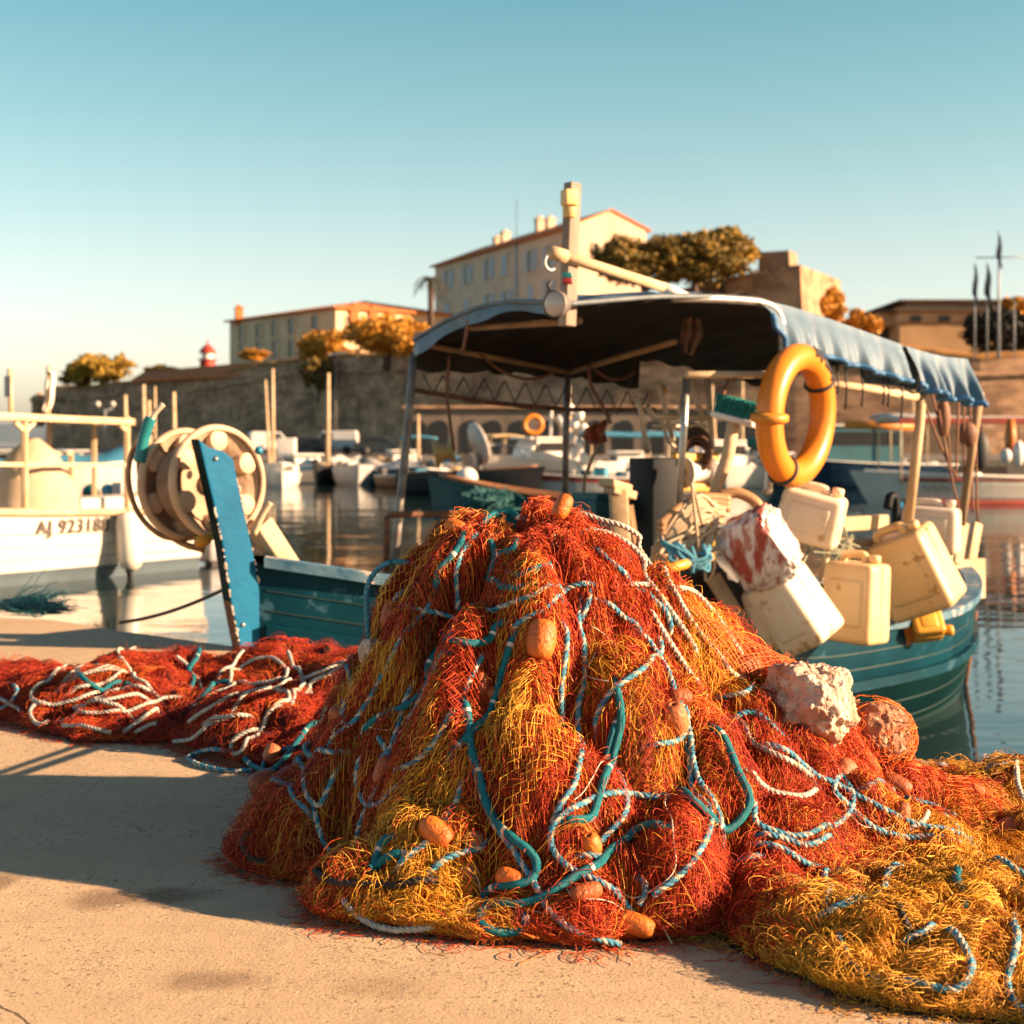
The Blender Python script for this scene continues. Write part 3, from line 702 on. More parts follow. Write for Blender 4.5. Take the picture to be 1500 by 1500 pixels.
def rope(net, kind, px, r=None, lift=0.022, free=None, sink=True):
    r = r or dict(bw=.0072, white=.0072, teal=.0098, blue=.0072, dark=.008)[kind]
    P = rope_points(px, lift, r, sink, free)
    if P is None: return
    K = len(P); d = np.concatenate([[0], np.cumsum(np.linalg.norm(np.diff(P, axis=0), axis=1))])
    n = 14 if kind == 'teal' else 12
    T = np.gradient(P, axis=0); T /= np.linalg.norm(T, axis=1)[:, None] + 1e-12
    N = np.zeros_like(P); u = np.array([.3, .2, 1.0])
    for i in range(K):
        u = u - np.dot(u, T[i]) * T[i]; u /= np.linalg.norm(u) + 1e-9; N[i] = u
    B = np.cross(T, N); a = np.arange(n) / n * 2 * math.pi
    if kind == 'teal':
        rad_ = r * (1 + .07 * np.sin(7 * a[None] + d[:, None] * 620) * np.sin(7 * a[None] - d[:, None] * 620)); tw = a[None] + 0 * d[:, None]
    else:
        ph = d[:, None] * (2 * math.pi / .042)
        tw = a[None] + ph; rad_ = r * (1 + .17 * np.cos(3 * a[None] + 0 * ph))
    V = P[:, None] + rad_[..., None] * (np.cos(tw)[..., None] * N[:, None] + np.sin(tw)[..., None] * B[:, None])
    i = np.arange(K - 1)[:, None] * n; j = np.arange(n)[None]
    Q = np.stack([i + j, i + (j + 1) % n, i + n + (j + 1) % n, i + n + j], -1).reshape(-1, 4)
    lobe = ((j + 2) // 4) % 3
    if kind == 'bw': mi = np.broadcast_to(np.where(lobe == 0, 1, 0), (K - 1, n)).copy()
    elif kind == 'white': mi = np.broadcast_to(np.where(lobe == 0, 0, 1), (K - 1, n)).copy() * 0 + 1
    else: mi = np.zeros((K - 1, n), int)
    if kind == 'white': mi[:, :] = np.where(((j + 0) % 4) == 2, 2, 1)
    # twine whippings every hand's breadth or so
    s0 = RNG.uniform(.05, .12)
    while s0 < d[-1]:
        k0 = np.searchsorted(d, s0); mi[k0:k0 + 2, :] = 2 if kind in ('teal', 'bw') else 3; s0 += RNG.uniform(.14, .34)
    mats = {'bw': [ROPE_BLUE, ROPE_WHITE, ROPE_WHITE], 'white': [ROPE_BLUE, ROPE_WHITE, ROPE_DIRT, ROPE_RUST], 'teal': [ROPE_TEAL, ROPE_BLUE, TWINE], 'blue': [ROPE_BLUE, ROPE_BLUE, ROPE_TEAL, ROPE_TEAL], 'dark': [ROPE_DARK] * 4}[kind]
    raw_mesh('rope', V.reshape(-1, 3), Q, None, net, True, mi.ravel() % len(mats), mats)
ROPE_BLUE = M('rope_blue', (0.025, 0.21, 0.34), (0.08, 0.33, 0.45), .5, 90, bump=.5, bscale=500, worn=(.55, .52, .45), worn_at=.62, worn_scale=60)
ROPE_WHITE = M('rope_white', (0.68, 0.62, 0.51), (0.46, 0.41, 0.32), .65, 60, bump=.5, bscale=500)
ROPE_DIRT = M('rope_grey_blue', (0.34, 0.42, 0.44), (0.22, 0.30, 0.33), .7, 60)
ROPE_RUST = M('rope_stained', (0.42, 0.26, 0.15), (0.30, 0.15, 0.08), .7, 60)
ROPE_TEAL = M('rope_teal', (0.002, 0.125, 0.155), (0.004, 0.18, 0.215), .45, 70, bump=.4, bscale=650, spec=.3)
ROPE_DARK = M('rope_dark', (0.05, 0.035, 0.025), (0.025, 0.02, 0.018), .8, 60)
TWINE = M('twine_white', (0.72, 0.66, 0.55), (0.58, 0.5, 0.4), .6, 60)
Rn, Tn, Gn = red_net, tail_net, gold_net
ROPES = [
 (Rn, 'teal', [(750, 762), (713, 770), (687, 797), (663, 827), (647, 853), (643, 877)]),
 (Rn, 'bw', [(700, 792), (680, 813), (668, 843), (667, 870), (667, 907)]),
 (Rn, 'teal', [(713, 797), (727, 820), (727, 843), (740, 863), (763, 873), (778, 866)]),
 (Rn, 'teal', [(730, 836), (740, 824), (757, 820), (766, 800)]),
 (Rn, 'teal', [(755, 848), (773, 854), (788, 845), (791, 832)]),
 (Rn, 'white', [(812, 797), (817, 777), (833, 767), (860, 768), (893, 775), (920, 790), (943, 810), (960, 837), (973, 865), (988, 893), (1004, 919), (1023, 943), (1038, 962), (1053, 984), (1062, 997), (1075, 1003), (1083, 994)]),
 (Rn, 'white', [(850, 793), (883, 795), (913, 810), (935, 835), (955, 860), (947, 872), (923, 863)]),
 (Rn, 'bw', [(870, 810), (887, 833), (912, 852)]),
 (Rn, 'bw', [(590, 908), (633, 907), (680, 917), (713, 912), (753, 897), (783, 883), (827, 872), (862, 863)]),
 (Rn, 'bw', [(757, 930), (783, 910), (812, 886)]),
 (Rn, 'bw', [(818, 923), (820, 953), (817, 987), (813, 1020), (813, 1067)]),
 (Rn, 'bw', [(877, 887), (903, 907), (929, 928)]),
 (Rn, 'bw', [(957, 938), (955, 967), (933, 993), (900, 1023), (883, 1053), (877, 1075)]),
 (Rn, 'teal', [(667, 965), (643, 997), (610, 1037), (580, 1057), (541, 1073)]),
 (Rn, 'teal', [(749, 915), (713, 943), (690, 953), (667, 953), (648, 935)]),
 (Rn, 'bw', [(703, 965), (687, 993), (678, 1017)]),
 (Rn, 'bw', [(665, 1046), (650, 1085), (630, 1115), (612, 1130), (588, 1140)]),
 (Rn, 'teal', [(676, 1035), (683, 1070), (693, 1110), (710, 1140), (730, 1190), (760, 1237), (788, 1265), (790, 1290), (770, 1307), (737, 1310), (716, 1320), (714, 1333), (735, 1338), (767, 1333), (803, 1323), (827, 1310), (851, 1290), (880, 1271), (920, 1245), (947, 1231), (975, 1222)]),
 (Rn, 'bw', [(673, 1037), (684, 1085), (697, 1128), (720, 1183), (755, 1243), (770, 1275), (787, 1303), (803, 1335), (824, 1357), (856, 1378), (909, 1388)]),
 (Rn, 'teal', [(731, 1336), (711, 1346), (705, 1360), (717, 1371), (743, 1374), (767, 1368), (774, 1355), (767, 1347)]),
 (Rn, 'white', [(505, 1320), (527, 1347), (560, 1363), (607, 1368), (653, 1358), (687, 1341), (709, 1331)]),
 (Rn, 'bw', [(463, 1190), (470, 1223), (483, 1247), (505, 1262)]),
 (Rn, 'bw', [(505, 1108), (473, 1120), (460, 1143), (458, 1173), (470, 1188), (484, 1167), (503, 1128)]),
 (Rn, 'blue', [(392, 1163), (407, 1160), (427, 1167), (447, 1183), (458, 1199)]),
 (Rn, 'blue', [(437, 1100), (407, 1107), (388, 1123), (385, 1147), (400, 1143), (427, 1128), (450, 1129), (455, 1141), (440, 1160)]),
 (Rn, 'teal', [(471, 1046), (457, 1073), (440, 1097), (423, 1117), (397, 1135), (373, 1127), (362, 1115)]),
 (Rn, 'bw', [(540, 1110), (533, 1143), (540, 1170), (560, 1187), (580, 1177), (599, 1155)]),
 (Rn, 'teal', [(578, 1238), (557, 1263), (537, 1290)]), (Rn, 'teal', [(590, 1262), (560, 1280), (552, 1290)]),
 (Rn, 'bw', [(681, 1148), (670, 1193), (651, 1219)]), (Rn, 'bw', [(636, 1240), (607, 1263), (590, 1275)]),
 (Rn, 'bw', [(631, 1281), (660, 1263), (693, 1253), (708, 1238)]),
 (Rn, 'bw', [(985, 1181), (947, 1178), (909, 1173), (875, 1173), (845, 1183), (821, 1202), (809, 1226), (811, 1247), (824, 1269), (843, 1287), (867, 1303), (893, 1319), (917, 1335), (935, 1351)]),
 (Rn, 'bw', [(886, 1136), (901, 1170), (904, 1199), (888, 1229), (868, 1249)]),
 (Rn, 'teal', [(906, 1062), (893, 1111), (877, 1151), (864, 1191), (848, 1210), (825, 1210)]),
 (Rn, 'teal', [(1044, 1078), (1059, 1111), (1072, 1143), (1088, 1178), (1085, 1202), (1067, 1218), (1043, 1221), (1021, 1202), (1000, 1183), (990, 1165)]),
 (Rn, 'white', [(1083, 1136), (1090, 1147), (1106, 1164), (1132, 1175), (1166, 1177), (1188, 1164)]),
 (Rn, 'white', [(940, 897), (962, 934), (984, 971), (1016, 1009), (1042, 1037), (1068, 1065), (1096, 1091), (1143, 1125), (1188, 1157)]),
 (Rn, 'white', [(974, 868), (1005, 878), (1019, 891), (1034, 908), (1049, 928), (1064, 949), (1080, 972)]),
 (Rn, 'bw', [(1045, 1026), (1068, 1034), (1090, 1029), (1100, 1020), (1086, 1008)]),
 (Rn, 'blue', [(1073, 1066), (1087, 1053), (1103, 1053), (1120, 1065), (1133, 1080), (1153, 1096)]),
 (Rn, 'bw', [(950, 1099), (975, 1095), (993, 1080), (1003, 1059), (998, 1042)]),
 (Rn, 'bw', [(1095, 1181), (1099, 1209), (1121, 1228), (1162, 1235), (1207, 1220), (1237, 1194), (1245, 1168), (1230, 1146), (1214, 1149), (1213, 1171), (1233, 1190), (1255, 1209), (1282, 1226), (1319, 1233), (1360, 1239), (1399, 1247)]),
 (Rn, 'bw', [(1110, 1232), (1140, 1241), (1173, 1246), (1205, 1234)]),
 (Rn, 'blue', [(1246, 1168), (1289, 1166), (1326, 1175), (1360, 1186), (1386, 1201), (1399, 1210)]),
 (Rn, 'bw', [(937, 1293), (950, 1300), (952, 1318), (942, 1330)]), (Rn, 'bw', [(1075, 1283), (1095, 1275), (1113, 1263)]),
 (Rn, 'white', [(560, 873), (580, 850), (612, 815)]), (Rn, 'bw', [(519, 990), (523, 1015), (520, 1040), (512, 1060)]),
 (Rn, 'bw', [(605, 870), (590, 885), (584, 900)]), (Rn, 'bw', [(562, 1086), (568, 1098), (574, 1110)]), (Rn, 'bw', [(860, 875), (855, 900), (850, 915)]),
 (Rn, 'teal', [(466, 1090), (463, 1108), (472, 1115)]), (Rn, 'bw', [(1212, 1285), (1214, 1302), (1211, 1327)]),
 (Rn, 'bw', [(905, 1255), (880, 1268), (845, 1262)]), (Rn, 'teal', [(640, 960), (625, 985), (628, 1003)]), (Rn, 'bw', [(930, 870), (945, 885), (965, 900), (975, 930)]),
 (Rn, 'dark', [(375, 1225), (366, 1245), (375, 1265), (400, 1270)]), (Rn, 'dark', [(465, 1285), (490, 1300), (540, 1305), (600, 1305), (640, 1298)]),
 (Rn, 'bw', [(702, 892), (672, 950), (628, 1040), (590, 1095), (560, 1130)]), (Rn, 'bw', [(850, 892), (842, 960), (852, 1050), (842, 1130), (812, 1205)]),
 (Rn, 'bw', [(928, 928), (968, 1000), (1008, 1080), (1036, 1160), (1052, 1240)]), (Rn, 'bw', [(612, 1000), (585, 1080), (572, 1150), (530, 1235)]),
 (Rn, 'teal', [(762, 935), (745, 1000), (712, 1060), (655, 1125)]), (Rn, 'bw', [(1118, 1098), (1180, 1142), (1260, 1180), (1340, 1218), (1425, 1245)]),
 (Rn, 'bw', [(1105, 1243), (1200, 1288), (1290, 1302)]), (Rn, 'teal', [(905, 1010), (912, 1070), (896, 1130)]), (Rn, 'bw', [(1005, 1100), (1030, 1180), (1010, 1270), (960, 1320)]),
 (Rn, 'bw', [(640, 880), (600, 940), (560, 1010), (530, 1060), (490, 1100)]), (Rn, 'white', [(900, 795), (930, 850), (975, 905), (1010, 960)]),
 (Gn, 'bw', [(1371, 1199), (1394, 1231), (1423, 1254), (1440, 1269), (1427, 1273), (1408, 1269)]), (Gn, 'bw', [(1436, 1272), (1479, 1287), (1500, 1294)]),
 (Gn, 'white', [(1491, 1130), (1490, 1164), (1503, 1198)]), (Gn, 'bw', [(1455, 1138), (1475, 1135), (1493, 1131)]),
 (Gn, 'bw', [(1320, 1274), (1311, 1298), (1289, 1325), (1259, 1340), (1212, 1344)]),
 (Gn, 'bw', [(1233, 1379), (1237, 1410), (1259, 1433), (1291, 1446)]),
 (Gn, 'bw', [(1324, 1447), (1367, 1456), (1401, 1460), (1419, 1440), (1412, 1407), (1392, 1376)]),
 (Gn, 'bw', [(1483, 1367), (1483, 1407), (1472, 1444), (1479, 1470), (1503, 1491)]),
 (Gn, 'bw', [(1324, 1389), (1360, 1384), (1366, 1370)]), (Gn, 'bw', [(1466, 1261), (1485, 1268), (1503, 1272)]), (Gn, 'white', [(1325, 1222), (1345, 1216), (1358, 1206)]),
 (Gn, 'dark', [(1305, 1340), (1325, 1375), (1350, 1390)]), (Gn, 'teal', [(1402, 1290), (1407, 1310), (1410, 1320)]),
 (Gn, 'bw', [(1340, 1132), (1375, 1137), (1395, 1135)]),
 (Tn, 'white', [(121, 978), (101, 986), (75, 999), (56, 1016), (50, 1029), (60, 1038), (80, 1037), (105, 1033), (127, 1025), (144, 1017)]),
 (Tn, 'white', [(58, 1037), (49, 1048), (52, 1061), (63, 1066), (84, 1061), (112, 1055), (142, 1052), (168, 1051), (196, 1044), (224, 1035), (250, 1026)]),
 (Tn, 'white', [(82, 1020), (105, 1008), (134, 995), (170, 990)]), (Tn, 'white', [(108, 1017), (131, 1012), (159, 1003), (181, 992)]), (Tn, 'white', [(95, 1012), (120, 1000), (150, 990), (166, 985)]), (Tn, 'white', [(134, 1031), (164, 1021), (207, 1016)]),
 (Tn, 'white', [(100, 1000), (130, 985), (160, 982)]), (Tn, 'white', [(115, 1043), (150, 1036), (200, 1028)]),
 (Tn, 'teal', [(120, 992), (123, 1003), (134, 1014), (149, 1018), (162, 1008), (176, 1004)]),
 (Tn, 'white', [(224, 947), (202, 949), (185, 958), (174, 965), (179, 979), (190, 993), (203, 1005), (218, 1013)]),
 (Tn, 'white', [(95, 1068), (119, 1069), (146, 1075), (163, 1078)]), (Tn, 'white', [(181, 1078), (202, 1066), (226, 1052)]), (Tn, 'white', [(110, 1040), (138, 1037), (170, 1041)]), (Tn, 'white', [(200, 1078), (218, 1070), (232, 1066)]),
 (Tn, 'white', [(256, 970), (270, 978), (278, 985)]), (Tn, 'teal', [(291, 958), (286, 970), (283, 985)]), (Tn, 'bw', [(0, 1043), (20, 1036), (32, 1020), (26, 1012)]), (Tn, 'white', [(0, 1030), (12, 1032), (25, 1040), (36, 1046)]),
 (Tn, 'white', [(340, 1005), (342, 992), (361, 980), (387, 973), (409, 975), (422, 988), (422, 1001), (402, 1008), (372, 1012), (351, 1008)]),
 (Tn, 'white', [(426, 1004), (409, 1016), (387, 1021), (365, 1025), (352, 1034)]), (Tn, 'white', [(353, 1024), (331, 1036), (309, 1049), (286, 1064)]), (Tn, 'white', [(312, 1021), (335, 1018), (345, 1009)]), (Tn, 'teal', [(306, 1018), (323, 1012), (340, 1008)]),
 (Tn, 'white', [(523, 970), (493, 980), (475, 992), (450, 1003), (434, 1016), (429, 1029)]), (Tn, 'white', [(505, 978), (480, 996), (452, 1012)]),
 (Tn, 'white', [(406, 1044), (387, 1061), (376, 1079), (366, 1098), (353, 1109), (340, 1107), (340, 1094), (353, 1081), (374, 1075)]),
 (Tn, 'white', [(258, 1089), (284, 1087), (303, 1077), (316, 1065)]), (Tn, 'bw', [(275, 1113), (286, 1122), (309, 1129), (335, 1133), (368, 1132)]), (Tn, 'bw', [(275, 1113), (294, 1104), (318, 1102), (340, 1108)]),
 (Tn, 'white', [(314, 1059), (338, 1059), (359, 1055)]), (Tn, 'white', [(359, 963), (342, 979), (327, 994)]), (Tn, 'white', [(400, 1015), (420, 1030), (405, 1040)]), (Tn, 'white', [(425, 965), (432, 985), (445, 1002)]),
]
for net, kind, px in ROPES: rope(net, kind, px)
rope(Rn, 'blue', [(612, 830), (600, 825), (573, 823), (550, 837), (538, 860), (537, 887), (540, 935), (548, 965)], free=3.92)

def twine(net, px, r=.0013, lift=.03):
    P = rope_points(px, lift, r, False)
    if P is None: return
    mb = MB(); mb.tube(P[::2], r, 5); mb.build('twine', TWINE, net)
for px in ([(537, 1083), (540, 1067), (552, 1075), (580, 1080), (615, 1045)], [(500, 1085), (510, 1068), (520, 1075), (512, 1066)], [(660, 1340), (730, 1325), (745, 1345), (770, 1342), (800, 1345), (830, 1352)], [(715, 1350), (720, 1335), (745, 1335), (735, 1360)],
           [(984, 1175), (985, 1240), (988, 1280), (965, 1310), (930, 1322), (890, 1310)], [(835, 1315), (845, 1330), (880, 1330), (920, 1345), (960, 1350), (985, 1385)], [(905, 1085), (870, 1140), (830, 1180)], [(1210, 1170), (1230, 1200), (1255, 1220), (1300, 1220), (1310, 1208)],
           [(860, 925), (890, 960), (870, 1000), (900, 1010)], [(690, 1290), (705, 1330), (690, 1342)]):
    twine(Rn, px)

# ---- net stretched thin between heap and boulder: a lattice of orange twine
c00, c10, c11, c01 = W(1000, 878, 3.80), W(1205, 985, 3.92), W(1150, 1010, 3.86), W(1040, 960, 3.78)
mb = MB()
def bil(u, v): return (c00 * (1 - u) + c10 * u) * (1 - v) + (c01 * (1 - u) + c11 * u) * v
for k in range(-8, 15):
    for sgn in (1, -1):
        pts = []
        for t in np.linspace(0, 1, 16):
            u = (k / 14 + sgn * t * .36) + .012 * math.sin(9 * t + k * 2); v = t
            if -.001 <= u <= 1.001: pts.append(bil(u, v) + np.array([0, 0, -.012 * math.sin(math.pi * u) * (1 - v)]))
        if len(pts) > 2: mb.tube(np.array(pts), .0011, 4)
for o in (0, .004, .009): mb.tube(np.array([bil(u, o * 6) + np.array([0, 0, -.014 * math.sin(math.pi * u) - o]) for u in np.linspace(0, 1, 14)]), .0016, 5)
mb.build('stretched_net_lattice', MATS['orange'], Rn)

# ---- floats threaded on the net lines
FLOATM = [M('float_orange', (0.62, 0.165, 0.018), (0.48, 0.10, 0.012), .5, 14, bump=.35, bscale=90, worn=(.30, .12, .05), worn_at=.66, worn_scale=26),
          M('float_brown', (0.42, 0.10, 0.022), (0.27, 0.055, 0.014), .55, 14, bump=.35, bscale=90, worn=(.2, .08, .04), worn_at=.64, worn_scale=26),
          M('float_rose', (0.55, 0.17, 0.065), (0.42, 0.11, 0.035), .55, 14, bump=.35, bscale=90)]
HOLE = M('float_bore', (0.03, 0.015, 0.01), None, .9)
def add_float(net, px, py, Lp, Dp, ang, m=0, out=0.0, Y=None, yaw=0.35):
    c = cast(px, py) if Y is None else W(px, py, Y)
    if c is None: return
    L, D = Lp * c[1] / F, Dp * c[1] / F; R0 = D / 2
    n = normal_at(c[0:1], c[1:2])[0] if Y is None else np.array([0, 0, 0])
    c = c + n * (R0 * .66 + .010 + out); c[2] = max(c[2], R0 * .9)
    ax = np.array([math.cos(rad(ang)), yaw * (1 if ang % 180 < 90 else -1), math.sin(rad(ang))])
    R = rot_to(ax, (0.1, -1, .2)); R = np.stack([R[:, 1], R[:, 2], R[:, 0]], 1)
    mb = MB(); pr = [(R0 * .20, -L * .44), (R0 * .24, -L * .49)]
    for t in np.linspace(-1, 1, 13): pr.append((R0 * (1 - abs(t) ** 2.2 * .62), L / 2 * math.sin(t * math.pi / 2) * .995 if abs(t) < 1 else L / 2 * t))
    pr += [(R0 * .24, L * .49), (R0 * .20, L * .44)]
    mb.lathe(pr, c, R, 22)
    for s in (-1, 1): mb.lathe([(R0 * .21, s * L * .45), (0.0001, s * L * .40)], c, R, 12, mi=1)
    mb.build('float', [FLOATM[m], HOLE], net)
for net, px, py, Lp, Dp, ang, m in ((Rn, 788, 942, 58, 44, 80, 0), (Rn, 643, 1230, 52, 38, -32, 0), (Rn, 857, 1249, 44, 31, 105, 0), (Rn, 755, 1293, 44, 31, -12, 0),
        (Rn, 697, 1010, 42, 25, 82, 1), (Rn, 728, 1020, 36, 24, 20, 1), (Rn, 843, 1105, 44, 34, -55, 1), (Rn, 978, 1062, 54, 36, 100, 2), (Rn, 1080, 985, 46, 38, 5, 1), (Rn, 992, 1030, 34, 27, 0, 1),
        (Rn, 386, 1168, 42, 42, 20, 1), (Rn, 400, 1113, 27, 24, 60, 2), (Rn, 575, 1136, 44, 30, 70, 1), (Rn, 928, 1366, 58, 33, -14, 0), (Rn, 858, 1318, 48, 28, 8, 1), (Rn, 581, 903, 42, 25, 75, 1),
        (Rn, 1229, 1141, 38, 35, 40, 2), (Rn, 1312, 1153, 48, 30, -25, 1), (Rn, 1315, 1200, 36, 25, 80, 1), (Rn, 510, 1055, 34, 24, -15, 1),
        (Gn, 1423, 1166, 30, 17, -15, 2), (Gn, 1488, 1230, 42, 38, 30, 1)):
    add_float(net, px, py, Lp, Dp, ang, m)
add_float(Rn, 824, 742, 38, 26, 62, 0, Y=3.80); add_float(Rn, 667, 771, 32, 21, -18, 0, Y=3.84)

# ---- lumps of stone tangled in the net
from mathutils import noise as mnoise
STONEM = M('limestone_crust', (0.62, 0.46, 0.37), (0.40, 0.24, 0.15), .95, 16, bump=.9, bscale=60, contrast=(.4, .62), worn=(.66, .56, .44), worn_at=.55, worn_scale=22, detail=8)
STONER = M('stone_reddish', (0.42, 0.20, 0.12), (0.26, 0.10, 0.05), .95, 20, bump=.9, bscale=60, worn=(.52, .36, .24), worn_at=.56, worn_scale=30, detail=8)
def stone(label, px, py, w, h, m=STONEM, seed=0, sub=5, out=.3, Y=None):
    c = cast(px, py) if Y is None else W(px, py, Y); rx, rz = w / 2 * c[1] / F, h / 2 * c[1] / F; ry = (rx + rz) / 2
    if Y is None: c = c + normal_at(c[0:1], c[1:2])[0] * rx * out
    bm = bmesh.new(); bmesh.ops.create_icosphere(bm, subdivisions=sub, radius=1)
    s = Vector((seed * 3.1, seed * 1.7, seed))
    for v in bm.verts:
        p = v.co.copy(); q = p * 1.0
        d = 1 + .26 * mnoise.noise(p * 1.3 + s) + .16 * mnoise.noise(p * 2.9 + s) + .11 * abs(mnoise.noise(p * 6 + s)) - .10 * max(0, mnoise.noise(p * 5 - s)) + .05 * mnoise.noise(p * 13 + s) + .028 * mnoise.noise(p * 27 + s)
        # flat broken faces
        for a in ((.8, -.5, .3), (-.7, -.6, .2), (0, .2, 1), (-.3, -.8, -.5), (.5, .3, -.8)):
            k = p.dot(Vector(a).normalized()); d = min(d, (.88 + .12 * mnoise.noise(p * 4 + s)) / max(k, .05) if k > .3 else d)
        v.co = Vector((p.x * rx * d, p.y * ry * d, p.z * rz * d))
    bm.verts.index_update()
    mb = MB(); mb.add(np.array([v.co[:] for v in bm.verts]) + c, [[v.index for v in f.verts] for f in bm.faces], smooth=True); bm.free()
    o = mb.build('stone', m, None, origin=c - np.array([0, 0, rz])); tag(o, label, 'stone', 'stones weighing down the net'); return o
big = stone('big pale craggy boulder perched on the slope of the net heap beside the boat', 1183, 1030, 142, 130, seed=1, sub=6, Y=cast(1183, 1075)[1] + .02)
big2 = stone('reddish boulder wrapped in orange net behind the big pale boulder', 1272, 1078, 125, 105, STONER, seed=5, sub=6, Y=cast(1272, 1110)[1] + .03)
stone('grey crusted stone at the edge of the heap above the yellow mane of net', 545, 957, 36, 46, seed=2, sub=5, Y=3.86)
stone('small pale yellow stone under a tuft of bright yellow net near the top', 700, 898, 38, 30, seed=3)
stone('narrow pinkish stone wrapped in red twine below the horizontal blue and white rope', 640, 966, 24, 40, seed=4)
stone('small pale stone beside the lowest yellow hank above the orange float', 622, 1207, 36, 28, seed=6)
stone('stone bound in net beside the lone orange float low on the heap', 690, 1237, 40, 38, STONER, seed=7)
stone('small reddish stone just above the teal rope bend at the foot of the heap', 684, 1280, 34, 28, STONER, seed=8)
stone('small dull stone half hidden beside the long yellow mane of net', 600, 978, 22, 28, seed=9)
# net and twine drawn over the reddish boulder
mb = MB(); YB = cast(1272, 1110)[1] + .03; c = np.array(W(1272, 1078, YB)); rx, rz = 125 / 2 * YB / F, 105 / 2 * YB / F
for k in range(70):
    ax = RNG.normal(size=3); ax /= np.linalg.norm(ax); R = rot_to(ax); t0 = RNG.uniform(0, 6.28); t = np.linspace(t0, t0 + RNG.uniform(1.2, 3.4), 22)
    P = np.stack([np.full_like(t, RNG.uniform(-.35, .35)), np.cos(t), np.sin(t)], 1); P /= np.linalg.norm(P, axis=1)[:, None]
    P = (P @ R.T) * np.array([rx, (rx + rz) / 2, rz]) * 1.12 + RNG.normal(size=(22, 3)) * .002 + c
    mb.tube(P, RNG.uniform(.0009, .0016), 4)
mb.build('orange_netting', MATS['orange'], Rn)
# fold of the red net hanging over it and a scrap of green net at the quay edge
mb = MB(); gm = M('net_green', (0.01, 0.08, 0.10), (0.03, 0.16, 0.18), .6, island=True)
P = []
for k in range(420):
    a = G(RNG.normal(14, 14), 893 + RNG.normal(0, 4)); a[2] = RNG.uniform(.01, .05) * math.exp(-((a[0] + 2.98) / .25) ** 2) + .01
    d = RNG.normal(size=3) * .02 + np.array([.09, -.03, 0]); q = [a]
    for _ in range(7): q.append(q[-1] + d * .4 + RNG.normal(size=3) * .01); q[-1][2] = max(.006, q[-1][2] - .004)
    mb.tube(np.array(q), .0022, 4)
o = mb.build('green_net', gm, None, origin=G(14, 893)); tag(o, 'small scrap of blue green net at the quay corner beside the white boat', 'fishing net')

# threads that fell across the ropes
for z, n, ymax in ((0, 3200, 4.4), (1, 500, 6.6), (2, 1300, 4.6)):
    S = seeds(n, z, ymax); px, py = project(S[:, 0], S[:, 1], samp(HM, S[:, 0], S[:, 1])); key = choose(px, py, np.full(n, z))
    for kk in MATS:
        ii = np.nonzero(key == kk)[0]
        if len(ii) == 0: continue
        P = walk(S[ii, 0], S[ii, 1], RNG.uniform(0, 6.28, len(ii)), 22, RNG.uniform(.006, .014, len(ii)), RNG.uniform(.034, .050, len(ii)), .22, .03, wob=.4)
        V, Q = tubes(P, RNG.uniform(.0005, .0009, len(ii))); raw_mesh('loose_threads', V, Q, MATS[kk], NETS[z])
# ================================================================== THE BLUE FISHING BOAT
B0 = np.array([-1.33, 7.5]); S1 = np.array([3.40, 11.3]); LB = np.linalg.norm(S1 - B0); AX = (S1 - B0) / LB; NN = np.array([AX[1], -AX[0]])
def bpt(u, off, z):
    p = B0 + AX * LB * u + NN * off; return np.array([p[0], p[1], z])
def dk(px, py, off=0.0):
    """point of the boat's lengthwise upright plane (offset off to the quay side) seen at a pixel"""
    o = B0 + NN * off; k = (px - CX) / F; a = (k * o[1] - o[0]) / (AX[0] - k * AX[1]); Y = o[1] + AX[1] * a
    return W(px, py, Y)
def halfb(u):
    u = np.asarray(u, float); c = .52
    return 1.08 * np.where(u < c, 1 - (np.clip(c - u, 0, 1) / c) ** 2.3, 1 - (np.clip(u - c, 0, 1) / (1 - c)) ** 2.8)
SU = np.linspace(0, 1, 41)
def sheer(u): return np.interp(u, SU, np.convolve(np.pad(np.interp(SU, [0, .12, .3, .5, .78, 1], [.44, .30, .08, -.08, -.07, .07]), 2, 'reflect', reflect_type='odd'), np.ones(5) / 5, 'valid'))
boat = thing('fishing_boat', 'blue and teal wooden fishing boat with tarpaulin canopy moored behind the net heap', 'boat', bpt(.5, 0, WATER))
TEAL = M('paint_dark_teal', (0.0006, 0.0135, 0.0155), (0.001, 0.020, 0.0225), .5, spec=.09, scale=3, bump=.12, bscale=9, worn=(.008, .03, .035), worn_at=.66, worn_scale=5)
TEALL = M('paint_teal_blue', (0.001, 0.027, 0.044), (0.002, 0.042, 0.066), .48, spec=.10, scale= 3, bump=.12, bscale=9, worn=(.03, .09, .13), worn_at=.60, worn_scale=6)
BLUE = M('paint_stem_blue', (0.002, 0.088, 0.190), (0.003, 0.115, 0.235), .5, spec=.12, scale= 5, bump=.12, bscale=25, worn=(.42, .44, .42), worn_at=.71, worn_scale=11)
GUN = M('gunwale_paint', (0.02, 0.095, 0.17), (0.10, 0.20, 0.27), .55, 8, bump=.2, bscale=30, worn=(.55, .45, .36), worn_at=.58, worn_scale=7)
BOTTOM = M('antifouling_dark', (0.008, 0.030, 0.032), (0.012, 0.045, 0.045), .5, 3)
WOOD = M('weathered_wood', (0.42, 0.29, 0.17), (0.26, 0.165, 0.09), .8, 4, bump=.4, bscale=18, stretch=(1, 1, .25))
PALEW = M('pale_wood', (0.62, 0.46, 0.29), (0.46, 0.32, 0.18), .75, 4, bump=.3, bscale=20, stretch=(.3, 1, 1))
